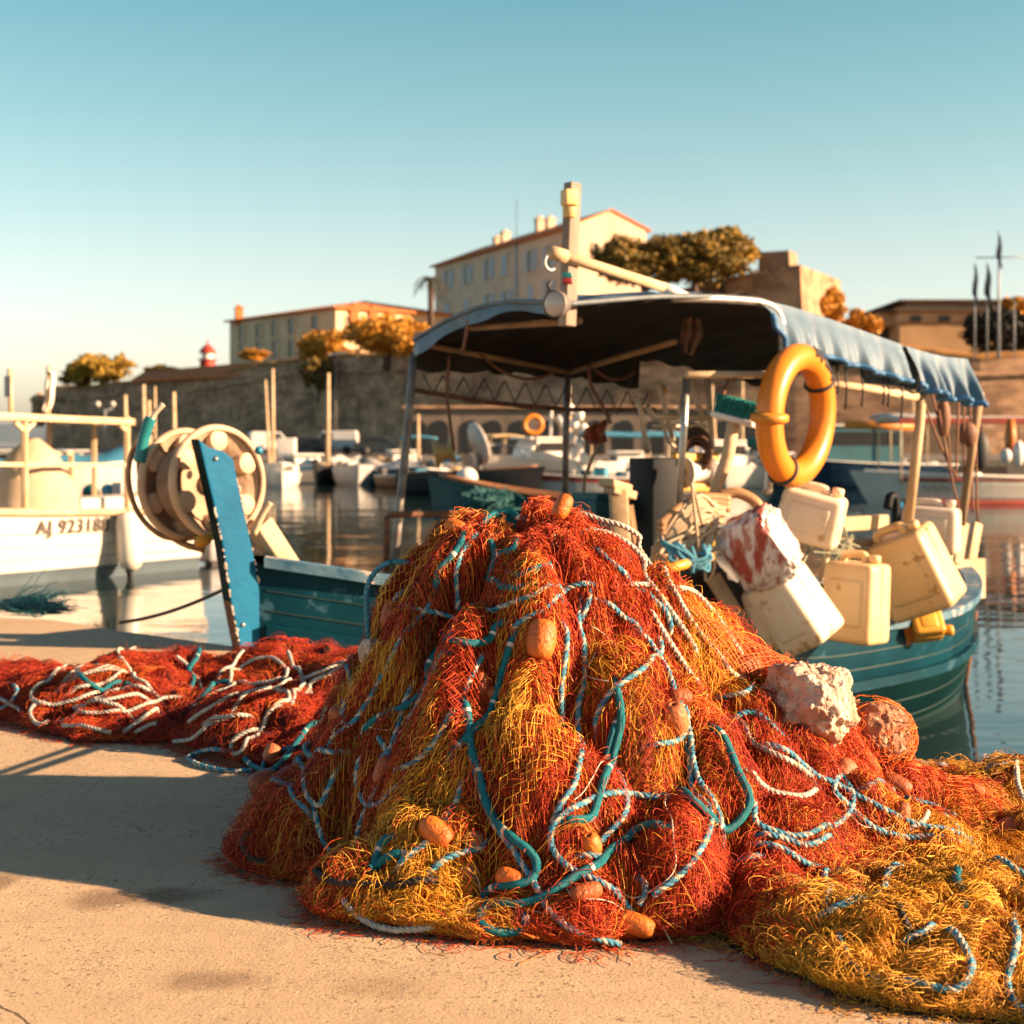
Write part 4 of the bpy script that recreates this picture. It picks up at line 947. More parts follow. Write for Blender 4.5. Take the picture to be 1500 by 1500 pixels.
DECKM = M('deck_boards', (0.12, 0.085, 0.06), (0.05, 0.04, 0.035), .85, 4, bump=.4, bscale=14)
RUST = M('rusty_iron', (0.20, 0.085, 0.04), (0.09, 0.04, 0.022), .85, 20, bump=.5, bscale=60)
STEEL = M('galvanised_pipe', (0.52, 0.50, 0.47), (0.38, 0.35, 0.32), .38, 20, metal=.7, worn=(.25, .13, .07), worn_at=.66, worn_scale=18)
GREYP = M('grey_pipe', (0.22, 0.20, 0.18), (0.12, 0.10, 0.09), .5, 14, metal=.3, worn=(.25, .12, .06), worn_at=.62, worn_scale=14)
WHITEP = M('white_paint', (0.78, 0.75, 0.70), (0.66, 0.62, 0.56), .4, 3, worn=(.40, .33, .26), worn_at=.72, worn_scale=6)
BLACK = M('black_rubber', (0.02, 0.02, 0.022), (0.035, 0.033, 0.032), .6, 12)
us = np.linspace(0, 1, 61); vs = np.linspace(0, 1, 15)
mb = MB()
for side in (1, -1):
    P = []; zr = []
    for u in us:
        b = float(halfb(u)); zs = float(sheer(u))
        P.append([bpt(u, side * (b * (1 - v ** 2.2) ** .8 + .012), zs + (-1.28 - zs) * v) for v in vs])
    P = np.array(P); A, Bn = P.shape[:2]
    Fc, mi = [], []
    for i in range(A - 1):
        for j in range(Bn - 1):
            q = (i * Bn + j, i * Bn + j + 1, (i + 1) * Bn + j + 1, (i + 1) * Bn + j)
            Fc.append(q if side > 0 else q[::-1]); zm = (P[i, j, 2] + P[i + 1, j + 1, 2]) / 2
            mi.append(2 if zm < WATER + .03 else (0 if zm > float(sheer(us[i])) - .34 else 1))
    mb.add(P.reshape(-1, 3), Fc, mi, True)
mb.build('hull', [TEALL, TEAL, BOTTOM], boat)
def strake(name, zoff, w, h, m, out=0.0, sides=(1, -1), u0=.012, u1=.99, frac=0.0):
    mb = MB()
    for sd_ in sides:
        pts = []
        for u in np.linspace(u0, u1, 70):
            b = float(halfb(u)); zs = float(sheer(u)); v = np.clip(-zoff / (zs + 1.28), 0, 1)
            pts.append(bpt(u, sd_ * (b * (1 - v ** 2.2) ** .8 + out), zs + zoff))
        pts = np.array(pts); T = np.gradient(pts, axis=0); T /= np.linalg.norm(T, axis=1)[:, None]
        S = np.cross(T, [0, 0, 1.0]); S /= np.linalg.norm(S, axis=1)[:, None]
        ringp = np.stack([pts + S * a * w / 2 + np.array([0, 0, b * h / 2]) for a, b in ((-1, -1), (1, -1), (1, 1), (-1, 1), (-1, -1))], 1)
        mb.grid(ringp, smooth=False)
    return mb.build(name, m, boat)
strake('gunwale', .015, .12, .05, GUN)
strake('rubbing_strake', -.33, .075, .06, TEALL, out=.02)
for zo in (-.13, -.23, -.50, -.64): strake('plank_seam', zo, .012, .007, BOTTOM, out=.010)
strake('stringer', -.10, .05, .09, WOOD, out=-.05)
mb = MB(); P = [[bpt(u, o * float(halfb(u)) * .80, -.42) for o in np.linspace(-1, 1, 9)] for u in np.linspace(.06, .94, 30)]; mb.grid(np.array(P), smooth=False)
mb.build('deck', DECKM, boat)
# stem post: plank standing above the sheer
out = [(284, 642), (300, 655), (322, 661), (336, 672), (341, 700), (352, 752), (366, 815), (374, 860), (388, 946), (398, 1010), (360, 1010), (345, 946), (332, 880), (320, 800), (306, 735), (293, 680)]
pts = [dk(x, y, 0) for x, y in out]
mb = MB(); kk = len(pts); a = np.array(pts); n3 = np.array([NN[0], NN[1], 0]) * .045
mb.add(np.concatenate([a + n3, a - n3]), [tuple(range(kk))[::-1], tuple(range(kk, 2 * kk))] + [(i, (i + 1) % kk, (i + 1) % kk + kk, i + kk) for i in range(kk)], [0, 0] + [2 if i in (11, 10) else (1 if i in (12, 13, 14, 15) else 0) for i in range(kk)])
stem = mb.build('stem_post', [BLUE, TEAL, RUST], boat)
bv = stem.modifiers.new('edge', 'BEVEL'); bv.width = .008; bv.segments = 2; bv.limit_method = 'ANGLE'
WORN = M('bare_worn_edge', (0.62, 0.56, 0.48), (0.50, 0.36, 0.25), .8, 40)
mb = MB()
for k in range(80):                                   # chips of bare wood along the edges of the stem
    t = RNG.random(); i = RNG.choice([4, 5, 6, 7, 8, 12, 13, 12, 11]); p = a[i] * (1 - t) + a[(i + 1) % kk] * t
    mb.ball(p + n3 * .98, (.007 * RNG.uniform(.3, 1.1), .003, .016 * RNG.uniform(.15, 1.0) ** 1.5 + .002), Ry(RNG.normal() * .5), n=7)
mb.build('paint_chips', WORN, stem)
mb = MB(); mb.ball(dk(356, 915, .05), (.011, .011, .011), n=8); mb.ball(dk(316, 672, .05), (.012, .01, .012), n=8); mb.build('bolt', STEEL, stem)
# stern post and rudder
mb = MB(); mb.beam(bpt(1.0, 0, .12), bpt(.985, 0, -1.2), .09, .07); mb.build('stern_post', BLUE, boat)
mb = MB(); mb.tube(np.array([bpt(1.03, 0, -.26), bpt(1.022, 0, -.5), bpt(1.0, 0, -.95)]), .022, 8); mb.build('rudder_stock', RUST, boat)
mb = MB(); mb.box(bpt(1.0, .02, -.0), (.42, .10, .30), Rz(math.atan2(AX[1], AX[0]))); 
mb.build('stern_knee', PALEW, boat)
# boards standing at the stern
for px, y0, y1, off in ((1412, 765, 826, .10), (1432, 766, 824, 0.0)):
    mb = MB(); mb.beam(dk(px, y0, off), dk(px - 10, y1, off), .10, .03, up=(NN[0], NN[1], 0), bevel=.004); mb.build('stern_board', PALEW, boat)
mb = MB()
for px0, y0, px1, y1 in ((1395, 800, 1378, 850), (1383, 822, 1366, 868)): mb.beam(dk(px0, y0, .25), dk(px1, y1, .4), .05, .03)
mb.build('stern_cleat', PALEW, boat)
# ---- canopy
A_, B_, C_, D1, D_ = np.array([-.61, 9.30, 1.667]), np.array([.28, 7.58, 1.735]), np.array([1.555, 8.61, 1.82]), np.array([2.59, 9.44, 1.60]), np.array([2.98, 9.76, 1.565])
E_ = np.array([1.92, 11.33, 1.46]); A2 = np.array([.60, 10.28, 1.66])
near = resample(catmull(np.array([B_, (B_ + C_) / 2 + [0, 0, .045], C_, D1, D_]), 10), .05); far = resample(catmull(np.array([A_, (A_ + A2) / 2 + [0, 0, .02], A2, E_]), 10), .05)
nn_ = 64
def at(P, t): i = np.clip(t, 0, 1) * (len(P) - 1); k = np.minimum(i.astype(int), len(P) - 2); f = (i - k)[:, None]; return P[k] * (1 - f) + P[k + 1] * f
t = np.linspace(0, 1, nn_); nr_, fr_ = at(near, t), at(far, t); wv = np.linspace(0, 1, 17)
def roof(dz=0.0, shrink=0.0):
    P = np.zeros((nn_, 17, 3))
    for j, w in enumerate(wv):
        P[:, j] = nr_ * (1 - w) + fr_ * w; P[:, j, 2] += .10 * math.sin(math.pi * w) + dz
    P[:, :, 2] += .03 * n2(P[:, :, 0], P[:, :, 1], 2.5) - .02 * np.cos(t * 2 * math.pi * 3)[:, None] * np.sin(math.pi * wv)[None] + .012 * np.sin(t * 70)[:, None]
    return P
TARP = M('tarpaulin_blue', (0.058, 0.125, 0.195), (0.095, 0.17, 0.245), .6, 3, bump=.35, bscale=7, stretch=(1, 1, .3), worn=(.20, .27, .33), worn_at=.60, worn_scale=5)
UNDER_SHADE = M('tarpaulin_painted_shade', (0.030, 0.022, 0.018), (0.015, 0.012, 0.012), .9, 4, bump=.3, bscale=5)  # dark brown paints the shade under the canopy; the tarpaulin itself is blue
HEM = M('tarpaulin_hem', (0.02, 0.11, 0.28), (0.04, 0.17, 0.36), .6, 6)
canopy = MB().grid(roof(.012)).build('canopy', TARP, boat)
MB().grid(roof(0)[:, ::-1]).build('canopy_shade_skin', UNDER_SHADE, canopy)  # added second skin that carries the painted shade
# far valance with scalloped hem and the front overhang
def valance(name, top, drop, m, n_, amp=.02, waves=30, push=None):
    P = np.zeros((len(top), 7, 3))
    for j, w in enumerate(np.linspace(0, 1, 7)):
        P[:, j] = top; P[:, j, 2] -= drop * w
        sft = n_[None] * (amp * w * (np.sin(np.linspace(0, waves, len(top))) + .6 * np.sin(np.linspace(1, waves * 2.3, len(top)))))[:, None]
        P[:, j] += sft
    return P
tf = at(far, np.linspace(0, .60, 60)); dr = .17 + .025 * np.abs(np.sin(np.linspace(0, 22, 60))) + .03 * np.linspace(0, 1, 60)
n3_ = np.array([NN[0], NN[1], 0])
mb = MB(); P = valance('', tf + np.array([0, 0, .06]), dr + .06, None, n3_); mb.grid(P); mb.build('far_valance', [UNDER_SHADE], canopy)
ftop = np.stack([A_ + (B_ - A_) * s + np.array([0, 0, .10 * math.sin(math.pi * s)]) for s in np.linspace(0, 1, 40)])
mb = MB(); mb.grid(valance('', ftop, np.linspace(.10, .035, 40) + .012 * np.sin(np.linspace(0, 16, 40)), None, np.array([-AX[0], -AX[1], 0]), .012, 14)); mb.build('front_valance', TARP, canopy)
TARPL = M('tarpaulin_edge_grey', (0.13, 0.16, 0.18), (0.08, 0.11, 0.13), .6, 8, bump=.3, bscale=12)
mb = MB(); mb.tube(ftop + np.array([0, 0, .006]), .014, 8); mb.tube(at(near, np.linspace(0, .40, 40)) + np.array([0, 0, .008]), .014, 8); mb.build('rolled_edge', TARPL, canopy)
# side curtain on the quay side, gathered in folds, in two lengths
def curtain(t0, t1, d0, d1, nf, seed, amp):
    k = 110; top = at(near, np.linspace(t0, t1, k)); s = np.linspace(0, 1, k); P = np.zeros((k, 12, 3))
    drop = d0 + (d1 - d0) * s + .018 * np.abs(np.sin(s * nf * 1.1)) - .02
    for j, w in enumerate(np.linspace(0, 1, 12)):
        P[:, j] = top; P[:, j, 2] -= drop * w
        bulge = .10 * math.sin(w * 1.5) + amp * w * (np.sin(s * nf * 2 + seed) * .6 + .5 * np.sin(s * nf * 4.7 + 2 * seed) + .7 * jit(s * 9 + seed, s * 0 + seed, 1.0))
        P[:, j] += n3_ * np.asarray(bulge)[:, None]
    P[:, 0, 2] += .015
    return P
near_len = np.linspace(0, 1, len(near)); tC = .50
Pc = curtain(.405, .795, .27, .235, 14, 1.0, .035)
for q in range(16):                                     # left end is drawn up towards the hoop
    f = 1 - q / 16; Pc[q, :, 2] += (Pc[q, 0, 2] - Pc[q, :, 2]) * .62 * f
cur = MB(); cur.grid(Pc); c1 = cur.build('side_curtain', TARP, canopy)
MB().tube(Pc[:, -1], .016, 6).build('hem', HEM, c1)
Pd = curtain(.81, 1.0, .24, .30, 9, 2.3, .06); c2 = MB().grid(Pd).build('side_curtain', TARP, canopy)
MB().tube(Pd[:, -1], .018, 6).build('hem', HEM, c2)
endp = np.stack([D_ + (E_ - D_) * s for s in np.linspace(0, .5, 24)]); endp[:, 2] += .10 * np.sin(np.pi * np.linspace(0, .5, 24))
MB().grid(valance('', endp, np.linspace(.26, .16, 24), None, np.array([AX[0], AX[1], 0]), .03, 9)).build('end_curtain', TARP, canopy)
# ---- canopy frame
def pipe(name, P, r, m, parent=boat, n=10): return MB().tube(np.array(P), r, n).build(name, m, parent)
hoop = catmull(np.array([dk(985, 436, .9), dk(1060, 438, .94), dk(1118, 444, .95), dk(1141, 462, .96), dk(1147, 500, .97), dk(1143, 560, .97), dk(1133, 640, .96), dk(1124, 725, .95)]), 8)
pipe('canopy_hoop', hoop, .026, STEEL)
pipe('canopy_post', [dk(606, 520, -.95), dk(600, 600, -.95), dk(583, 770, -.93), dk(574, 862, -.9)], .026, GREYP)
pipe('canopy_post', [dk(831, 540, -.95), dk(829, 640, -.95), dk(827, 775, -.95)], .024, GREYP)
pipe('canopy_post', [dk(1006, 548, .5), dk(1001, 640, .5), dk(991, 785, .5)], .022, STEEL)
pipe('canopy_post', [dk(1352, 540, .95), dk(1347, 620, .95), dk(1331, 765, .95)], .032, PALEW)
pipe('canopy_post', [dk(1436, 575, .62), dk(1425, 650, .6), dk(1408, 770, .55)], .030, WOOD)
pipe('canopy_rail', [dk(1005, 549, .95), dk(1140, 549, .95)], .022, PALEW)
rail = pipe('canopy_rail', [dk(1196, 560, .97), dk(1270, 569, .97), dk(1345, 582, .97)], .026, PALEW)
mb = MB()
for px in (1226, 1262, 1293, 1320, 1238, 1300): q = dk(px, 560 + (px - 1196) * .147, .97); mb.tube(np.array([q + [0, 0, .12], q + [.0, -.027, .02], q + [0, -.03, -.01], q + [.01, 0, -.03], q + [0, 0, -.05 - .1 * RNG.random()]]), .007, 5)
mb.build('rope_lashing', BLACK, rail)
pipe('canopy_rail', [dk(604, 571, -.95), dk(720, 590, -.95), dk(830, 600, -.95), dk(960, 600, -.95)], .016, RUST)
mb = MB()
for k in range(11):
    x0 = 620 + k * 30; top = (x0, 548 + k * 2.6); b1 = (x0 + 14, 577 + k * 3.2)
    mb.tube(np.array([dk(top[0], top[1], -.94), dk(b1[0], b1[1], -.95), dk(x0 + 29, 550 + k * 2.6, -.94)]), .006, 4)
mb.build('canopy_lacing', BLACK, boat)
for px in ((627, 506, 833, 545, -.93, -.90), (835, 545, 990, 500, -.88, .3), (690, 480, 850, 470, -.3, .6)):
    pipe('canopy_batten', [dk(px[0], px[1], px[4]), dk(px[2], px[3], px[5])], .020, WOOD)
CABLE = M('brown_cable', (0.24, 0.11, 0.06), (0.15, 0.07, 0.04), .7, 10)
for P in ([dk(686, 470, -.2), dk(682, 495, -.25), dk(678, 513, -.3)], sag(dk(700, 515, -.9), dk(812, 545, -.9), .10), [dk(862, 533, -.6), dk(866, 565, -.6), dk(880, 590, -.6), dk(895, 620, -.6)], sag(dk(870, 540, -.7), dk(930, 545, -.7), .06),
          [dk(1075, 548, .6), dk(1062, 570, .6), dk(1052, 610, .6)], [dk(658, 520, -.9), dk(655, 580, -.9), dk(665, 660, -.85)]):
    pipe('cable', catmull(np.array(P), 6), .011, CABLE, n=6)
# hanging lines at the stern
mb = MB()
for x0, y0, x1, y1 in ((1352, 585, 1402, 700), (1385, 590, 1394, 690), (1404, 590, 1400, 700), (1412, 585, 1412, 730), (1421, 590, 1425, 750), (1428, 580, 1432, 765), (1375, 600, 1408, 760), (1365, 575, 1385, 640)):
    mb.tube(sag(dk(x0, y0, .6), dk(x1, y1, .55), .04, 8), .008, 5)
mb.ball(dk(1418, 636, .58), (.07, .06, .09), n=10, noise=.2); mb.ball(dk(1382, 612, .58), (.05, .05, .14), n=10)
mb.build('hanging_rope', CABLE, boat)
# ---- mast with lamps and boom
mb = MB(); mb.beam(dk(831, 478, .86), dk(839, 268, .86), .072, .060, up=(NN[0], NN[1], 0), bevel=.006)
mast = mb.build('mast', M('mast_timber', (0.36, 0.29, 0.23), (0.22, 0.17, 0.13), .8, 8, bump=.4, bscale=30, stretch=(1, 1, .2)), boat)
LAMPY = M('lamp_housing_yellow', (0.70, 0.50, 0.20), (0.55, 0.36, 0.13), .5, 10)
mb = MB(); mb.box(dk(834, 290, .93), (.075, .07, .085), Rz(.4), bevel=.012); mb.lathe([(.028, -.05), (.035, -.03), (.035, .0)], dk(834, 304, .93), n=12); mb.build('lamp_box', LAMPY, mast)
mb = MB(); mb.box(dk(831, 404, .93), (.05, .05, .03), bevel=.006, mi=0); mb.box(dk(831, 412, .93), (.052, .052, .03), bevel=.006, mi=1); mb.build('signal_lamp', [M('lamp_green', (0.01, .22, .2), None, .3), M('lamp_red', (.35, .02, .015), None, .3)], mast)
GLASS = M('lamp_glass', (0.55, 0.50, 0.42), (0.45, 0.40, 0.33), .12, 5, spec=.8)
c = dk(813, 445, .98); R = rot_to((-.55, -.83, -.02)); R = np.stack([R[:, 1], R[:, 2], R[:, 0]], 1)
mb = MB(); mb.lathe([(.02, -.09), (.045, -.085), (.062, -.04), (.068, .0), (.072, .004), (.066, .010)], c, R, 24)
sl_ = mb.build('searchlight', GREYP, mast); MB().lathe([(.064, .004), (.05, .012), (.02, .017), (.0005, .018)], c, R, 20).build('lens', GLASS, sl_)
mb = MB(); mb.tube(np.array([c + [.0, .03, 0], dk(826, 440, .9), dk(828, 455, .88)]), .012, 6); mb.tube(np.array([dk(806, 425, .95), dk(803, 418, .95), dk(808, 412, .95)]), .008, 5); mb.build('bracket', BLACK, sl_)
boom = MB().tube(np.array([dk(809, 370, .90), dk(880, 392, .90), dk(975, 422, .88)]), [.030, .029, .027], 14).build('boom', PALEW, boat)
MB().tube(np.array([dk(806, 369, .90), dk(828, 376, .90)]), .036, 14).build('end_collar', PALEW, boom)
MB().tube(np.array([dk(972, 421, .88), dk(995, 430, .88), dk(1010, 434, .88)]), [.032, .026, .015], 12).build('whipping', WHITEP, boom)
hk = [dk(807 + 9 * math.cos(a_), 384 - 12 * math.sin(a_), .92) for a_ in np.linspace(2.2, 5.4, 9)]
MB().tube(np.array(hk), .009, 6).build('hook', STEEL, boom)
# ---- gear fixed on deck
SLATE = M('slate_paint', (0.010, 0.015, 0.019), (0.007, 0.010, 0.013), .55, 4, spec=.12, worn=(.04, .04, .04), worn_at=.7, worn_scale=9)
c0 = dk(958, 735, .05); mb = MB(); mb.box(c0 + [0, 0, -.12], (.20, .26, .78), Rz(.5), bevel=.01); eb = mb.build('control_box', SLATE, boat)
mb = MB(); mb.box(c0 + [-.03, -.1, .17], (.05, .03, .05), Rz(.5), bevel=.006); mb.box(c0 + [.08, -.12, -.22], (.06, .02, .05), Rz(.5), bevel=.004); mb.build('orange_latch', M('orange_paint', (.55, .14, .03), None, .5), eb)
YEL_P = M('yellow_paint', (0.62, 0.38, 0.06), (0.50, 0.27, 0.04), .5, 8, worn=(.25, .12, .05), worn_at=.66, worn_scale=14)
mb = MB()
for y in (668, 713): mb.beam(dk(986, y, .1), dk(1050, y + 2, .1), .05, .055, bevel=.01)
for x in (988, 1046): mb.beam(dk(x, 662, .1), dk(x - 4, 800, .1), .04, .04, bevel=.006)
winch = mb.build('net_winch', YEL_P, boat)
mb = MB(); R = rot_to((AX[0], AX[1], 0)); R = np.stack([R[:, 1], R[:, 2], R[:, 0]], 1); mb.lathe([(.03, -.12), (.10, -.12), (.10, -.1), (.06, -.09), (.06, .09), (.10, .1), (.10, .12), (.03, .12)], dk(1020, 692, .1), R, 18); mb.build('winch_drum', WHITEP, winch)
mb = MB()
for k in range(12):
    cc = dk(1020, 650, .1); a_ = np.linspace(0, 6.28, 20); rr_ = .09 + .02 * RNG.random(); mb.tube(np.stack([cc[0] + rr_ * .8 * np.cos(a_), cc[1] + .03 * RNG.normal() + 0 * a_, cc[2] + rr_ * np.sin(a_) - .01 * k], 1), .013, 5, cap=False)
mb.build('rope_coil', M('dark_rope', (0.10, 0.045, 0.03), (0.06, .03, .02), .8, 40), winch)
GANT = M('gantry_paint', (0.66, 0.56, 0.44), (0.50, 0.38, 0.26), .5, 9, worn=(.3, .15, .07), worn_at=.66, worn_scale=12)
mb = MB()
for seg, r in ((((935, 583), (940, 610), (948, 664)), .018), (((965, 562), (986, 645)), .016), (((948, 596), (957, 610), (1036, 612)), .020), (((1013, 550), (1029, 618)), .020), (((1036, 552), (1044, 664)), .018), (((968, 616), (979, 647), (998, 662)), .012), (((957, 624), (1034, 624)), .014), (((1003, 572), (992, 612)), .014)):
    mb.tube(np.array([dk(x, y, -.15) for x, y in seg]), r, 8)
gan = mb.build('gantry', GANT, boat); MB().ball(dk(970, 572, -.17), .032, n=12).build('gantry_lamp', YEL_P, gan)
mb = MB()
for x0, x1, y in ((885, 918, 712), (892, 925, 722)): mb.beam(dk(x0, y - 6, .1), dk(x1, y + 4, .1), .10, .05, bevel=.008)
mb.beam(dk(905, 716, .1), dk(912, 830, .1), .11, .10, bevel=.012); mb.beam(dk(924, 740, .1), dk(934, 810, .15), .03, .03)
mb.build('wooden_bitt', PALEW, boat)
pipe('bow_rail', [dk(566, 838, -.35), dk(567, 757, -.35), dk(575, 754, -.35), dk(640, 753, -.35), dk(700, 751, -.35)], .018, RUST)
MB().tube(np.array([dk(1160, 772, .95), dk(1200, 788, .97), dk(1260, 796, .99), dk(1310, 792, 1.0)]), .022, 8).build('stanchion_rail', WOOD, boat)
mb = MB()
for x in (1168, 1215, 1243, 1262, 1290): mb.beam(dk(x, 792, .98), dk(x - 12, 850, 1.0), .035, .03)
mb.build('bulwark_stakes', PALEW, boat)
MB().beam(dk(1228, 768, .75), dk(1296, 764, .75), .07, .09, bevel=.008).build('thwart', PALEW, boat)
mb = MB(); mb.tube(catmull(np.array([dk(1300, 745, .7), dk(1304, 728, .7), dk(1312, 732, .7), dk(1312, 775, .7)]), 6), .030, 8); mb.build('motor_hood', SLATE, boat)
MB().tube(np.array([dk(1318, 735, .7), dk(1313, 780, .7)]), .025, 8).build('tiller', BLUE, boat)

# ---- net hauler over the bow (fixed to the boat)
HAUL = M('hauler_casting', (0.60, 0.44, 0.29), (0.46, 0.31, 0.19), .6, 7, bump=.2, bscale=30, worn=(.32, .18, .10), worn_at=.64, worn_scale=9)
HAULD = M('hauler_inside', (0.42, 0.30, 0.20), (0.30, 0.20, 0.13), .75, 9, bump=.3, bscale=40)
hauler = MB().beam(dk(378, 765, -.10), dk(428, 842, -.10), .14, .10, bevel=.01).build('net_hauler', PALEW, boat)
ax3 = np.array([.74, -.67, 0.06]); ax3 /= np.linalg.norm(ax3); R = rot_to(ax3); R = np.stack([R[:, 1], R[:, 2], R[:, 0]], 1)
cF = W(319, 706, 7.62); cK = cF - ax3 * .27
def flange(c, face):
    mb = MB(); mb.lathe([(.262, -.012), (.288, -.02), (.296, .0), (.290, .022), (.268, .028), (.262, .012)], c, R, 56)
    mb.lathe([(.262, .0), (.20, -.055 * face), (.10, -.075 * face), (.035, -.075 * face)], c, R, 48, mi=1)
    for k in range(6):
        a_ = k * math.pi / 3 + .45; q = c + R @ np.array([.215 * math.cos(a_), .215 * math.sin(a_), .0])
        mb.lathe([(.0005, .006 * face), (.048, .005 * face), (.056, .0), (.056, -.05 * face)], q, R, 18)
    mb.lathe([(.0005, -.02), (.05, -.02), (.06, -.06), (.06, -.09)] if face > 0 else [(.0005, .02), (.06, .02), (.06, .06)], c, R, 20)
    return mb.build('flange', [HAUL, HAULD], hauler)
flange(cF, 1); flange(cK, 1)
mb = MB(); mb.lathe([(.20, -.25), (.155, -.20), (.135, -.14), (.155, -.08), (.21, -.03)], cF, R, 40); mb.build('drum', HAULD, hauler)
BRONZE = M('brown_pipe', (0.34, 0.19, 0.09), (0.22, 0.12, 0.06), .45, 12, metal=.4)
def arcp(pts, Y): return catmull(np.array([W(x, y, Y) for x, y in pts]), 8)
pipe('guard_hoop', arcp([(222, 628), (206, 655), (206, 700), (218, 745), (240, 775), (265, 795), (300, 806)], 7.75), .017, BRONZE, hauler)
pipe('guard_hoop', arcp([(212, 628), (196, 655), (188, 690), (192, 725), (206, 757), (232, 782), (258, 790)], 7.95), .015, BRONZE, hauler)
mb = MB(); mb.tube(arcp([(205, 677), (209, 650), (216, 625), (221, 612)], 7.6), .030, 12); grip = mb.build('lever_grip', M('grip_teal', (0.006, .16, .18), (.01, .2, .22), .4, 9), hauler)
MB().tube(arcp([(221, 616), (228, 604), (239, 592)], 7.6), .014, 8).build('lever_rod', GANT, grip)
pipe('lever_rod', arcp([(372, 783), (384, 755), (396, 736)], 7.5), .016, HAUL, hauler)
pipe('guard_arm', [W(258, 792, 7.8), W(292, 786, 7.7), W(330, 782, 7.62)], .014, BRONZE, hauler)
MB().ball(W(379, 660, 7.5), (.022, .022, .022), n=12).build('rim_bolt', M('bolt_blue', (.01, .18, .3), None, .4), hauler)
MB().ball(W(298, 791, 7.55), (.055, .05, .035), Ry(-.5), n=12).build('yellow_roller', M('roller_yellow', (.65, .32, .03), None, .5), hauler)

# ================================================================== THINGS CARRIED BY OR HUNG ON THE BOAT
# life ring
RINGM = M('life_ring_orange', (0.70, 0.235, 0.018), (0.62, 0.19, 0.014), .38, 3, bump=.12, bscale=14, worn=(.50, .16, .03), worn_at=.66, worn_scale=6)
cR = W(1167, 609, 8.28); nR = np.array([.80, -.60, .04]); R = rot_to(nR); R = np.stack([R[:, 1], R[:, 2], R[:, 0]], 1); R = Ry(rad(8)) @ R
ring_ = thing('life_ring', 'worn orange life ring hanging on the canopy frame of the blue boat', 'life ring', cR)
Rm, rm = .325, .076
mb = MB(); a_ = np.linspace(0, 2 * math.pi, 73)[:-1]
Pm = np.stack([Rm * np.cos(a_), Rm * np.sin(a_), 0 * a_], 1) @ R.T + cR; mb.tube(Pm, rm, 20, closed=True); mb.build('ring_body', RINGM, ring_)
def band(angle, m, w=.012, name='rope_tie', rr=1.06):
    mb = MB(); cc = np.array([Rm * math.cos(angle), Rm * math.sin(angle), 0]); e = np.array([math.cos(angle), math.sin(angle), 0])
    b = np.linspace(0, 6.283, 25)[:-1]; mb.tube((cc + rm * rr * (np.cos(b)[:, None] * e + np.sin(b)[:, None] * np.array([0, 0, 1.0]))) @ R.T + cR, w, 6, closed=True); mb.build(name, m, ring_)
up = math.atan2((R.T @ np.array([0, 0, 1.0]))[1], (R.T @ np.array([0, 0, 1.0]))[0])
rt = math.copysign(1, (R.T @ np.array([1.0, 0, 0])) @ np.array([math.cos(up - .8), math.sin(up - .8), 0]))
for da in (-.95 * rt, 2.75 * rt): band(up + da, BLACK)
band(up + 1.62 * rt, M('strap_orange', (.66, .27, .03), None, .5), .03, 'strap', 1.02)
mb = MB()
for k, da in enumerate((.16, .25, .34, .43, .52, .61, .70, .79, .88)):                    # what is left of the stencilled letters
    aa = up - da * rt; e = np.array([math.cos(aa), math.sin(aa), 0]); tg = np.array([-math.sin(aa), math.cos(aa), 0])
    for q in range(2):
        b0 = .55 + .25 * q + .1 * (k % 3); pts = [e * Rm + rm * 1.005 * (math.cos(b) * e * 1 + math.sin(b) * np.array([0, 0, 1])) + tg * (.006 * q + .01 * math.sin(b * 5 + k)) for b in np.linspace(b0, b0 + .62 - .15 * (k % 2), 6)]
        mb.tube(np.array(pts) @ R.T + cR, .009, 5)
mb.build('lettering', BLACK, ring_)
# jerrycans
def jerry(label, px, py, Y, w, d, h, yaw, roll, m, pitch=0.0, handle=True, cap=True, tap=(.96, .94), group='plastic canisters used as floats on the boat'):
    c = W(px, py, Y); R = Ry(rad(roll)) @ Rx(rad(pitch)) @ Rz(rad(yaw)); t_ = thing('jerrycan', label, 'jerrycan', c - np.array([0, 0, h / 2]), 0, group)
    mb = MB(); mb.box(c, (w, d, h), R, bevel=min(w, d) * .17, taper=tap)
    mb.box(c, (w * 1.004, d * .06, h * .93), R, bevel=.006)
    for s in (-1, 1): mb.box(c + R @ np.array([0, s * d * .02, 0]), (w * .70, d * 1.008 * .99, h * .62), R, bevel=min(w, d) * .12)
    mb.build('canister', m, t_)
    if handle:
        P = [np.array([-w * .30, 0, h * .46]), np.array([-w * .26, 0, h * .575]), np.array([-w * .05, 0, h * .60]), np.array([w * .12, 0, h * .585]), np.array([w * .16, 0, h * .46])]
        MB().tube(catmull(np.array([R @ p + c for p in P]), 6), min(w, d) * .09, 10).build('handle', m, t_)
    if cap:
        MB().lathe([(.0005, .06), (.03, .06), (.034, .05), (.034, .02), (.026, .018), (.026, 0)], c + R @ np.array([w * .32, 0, h * .47]), R, 16).build('cap', m, t_)
    return t_
CREAM = M('plastic_cream', (0.80, 0.69, 0.53), (0.76, 0.62, 0.43), .42, 4, sss=.12, spec=.4, worn=(.50, .33, .14), worn_at=.585, worn_scale=5)
AMBER = M('plastic_amber', (0.78, 0.58, 0.32), (0.73, 0.50, 0.24), .4, 4, sss=.12, spec=.4, worn=(.48, .28, .10), worn_at=.60, worn_scale=6)
MILK = M('plastic_milky', (0.74, 0.66, 0.58), (0.66, 0.54, 0.42), .35, 3, sss=.2, spec=.4)
jerry('stained cream jerrycan lying on top of the pile of gear, just below the life ring', 1188, 757, 8.5, .36, .26, .29, -20, 12, CREAM, pitch=8)
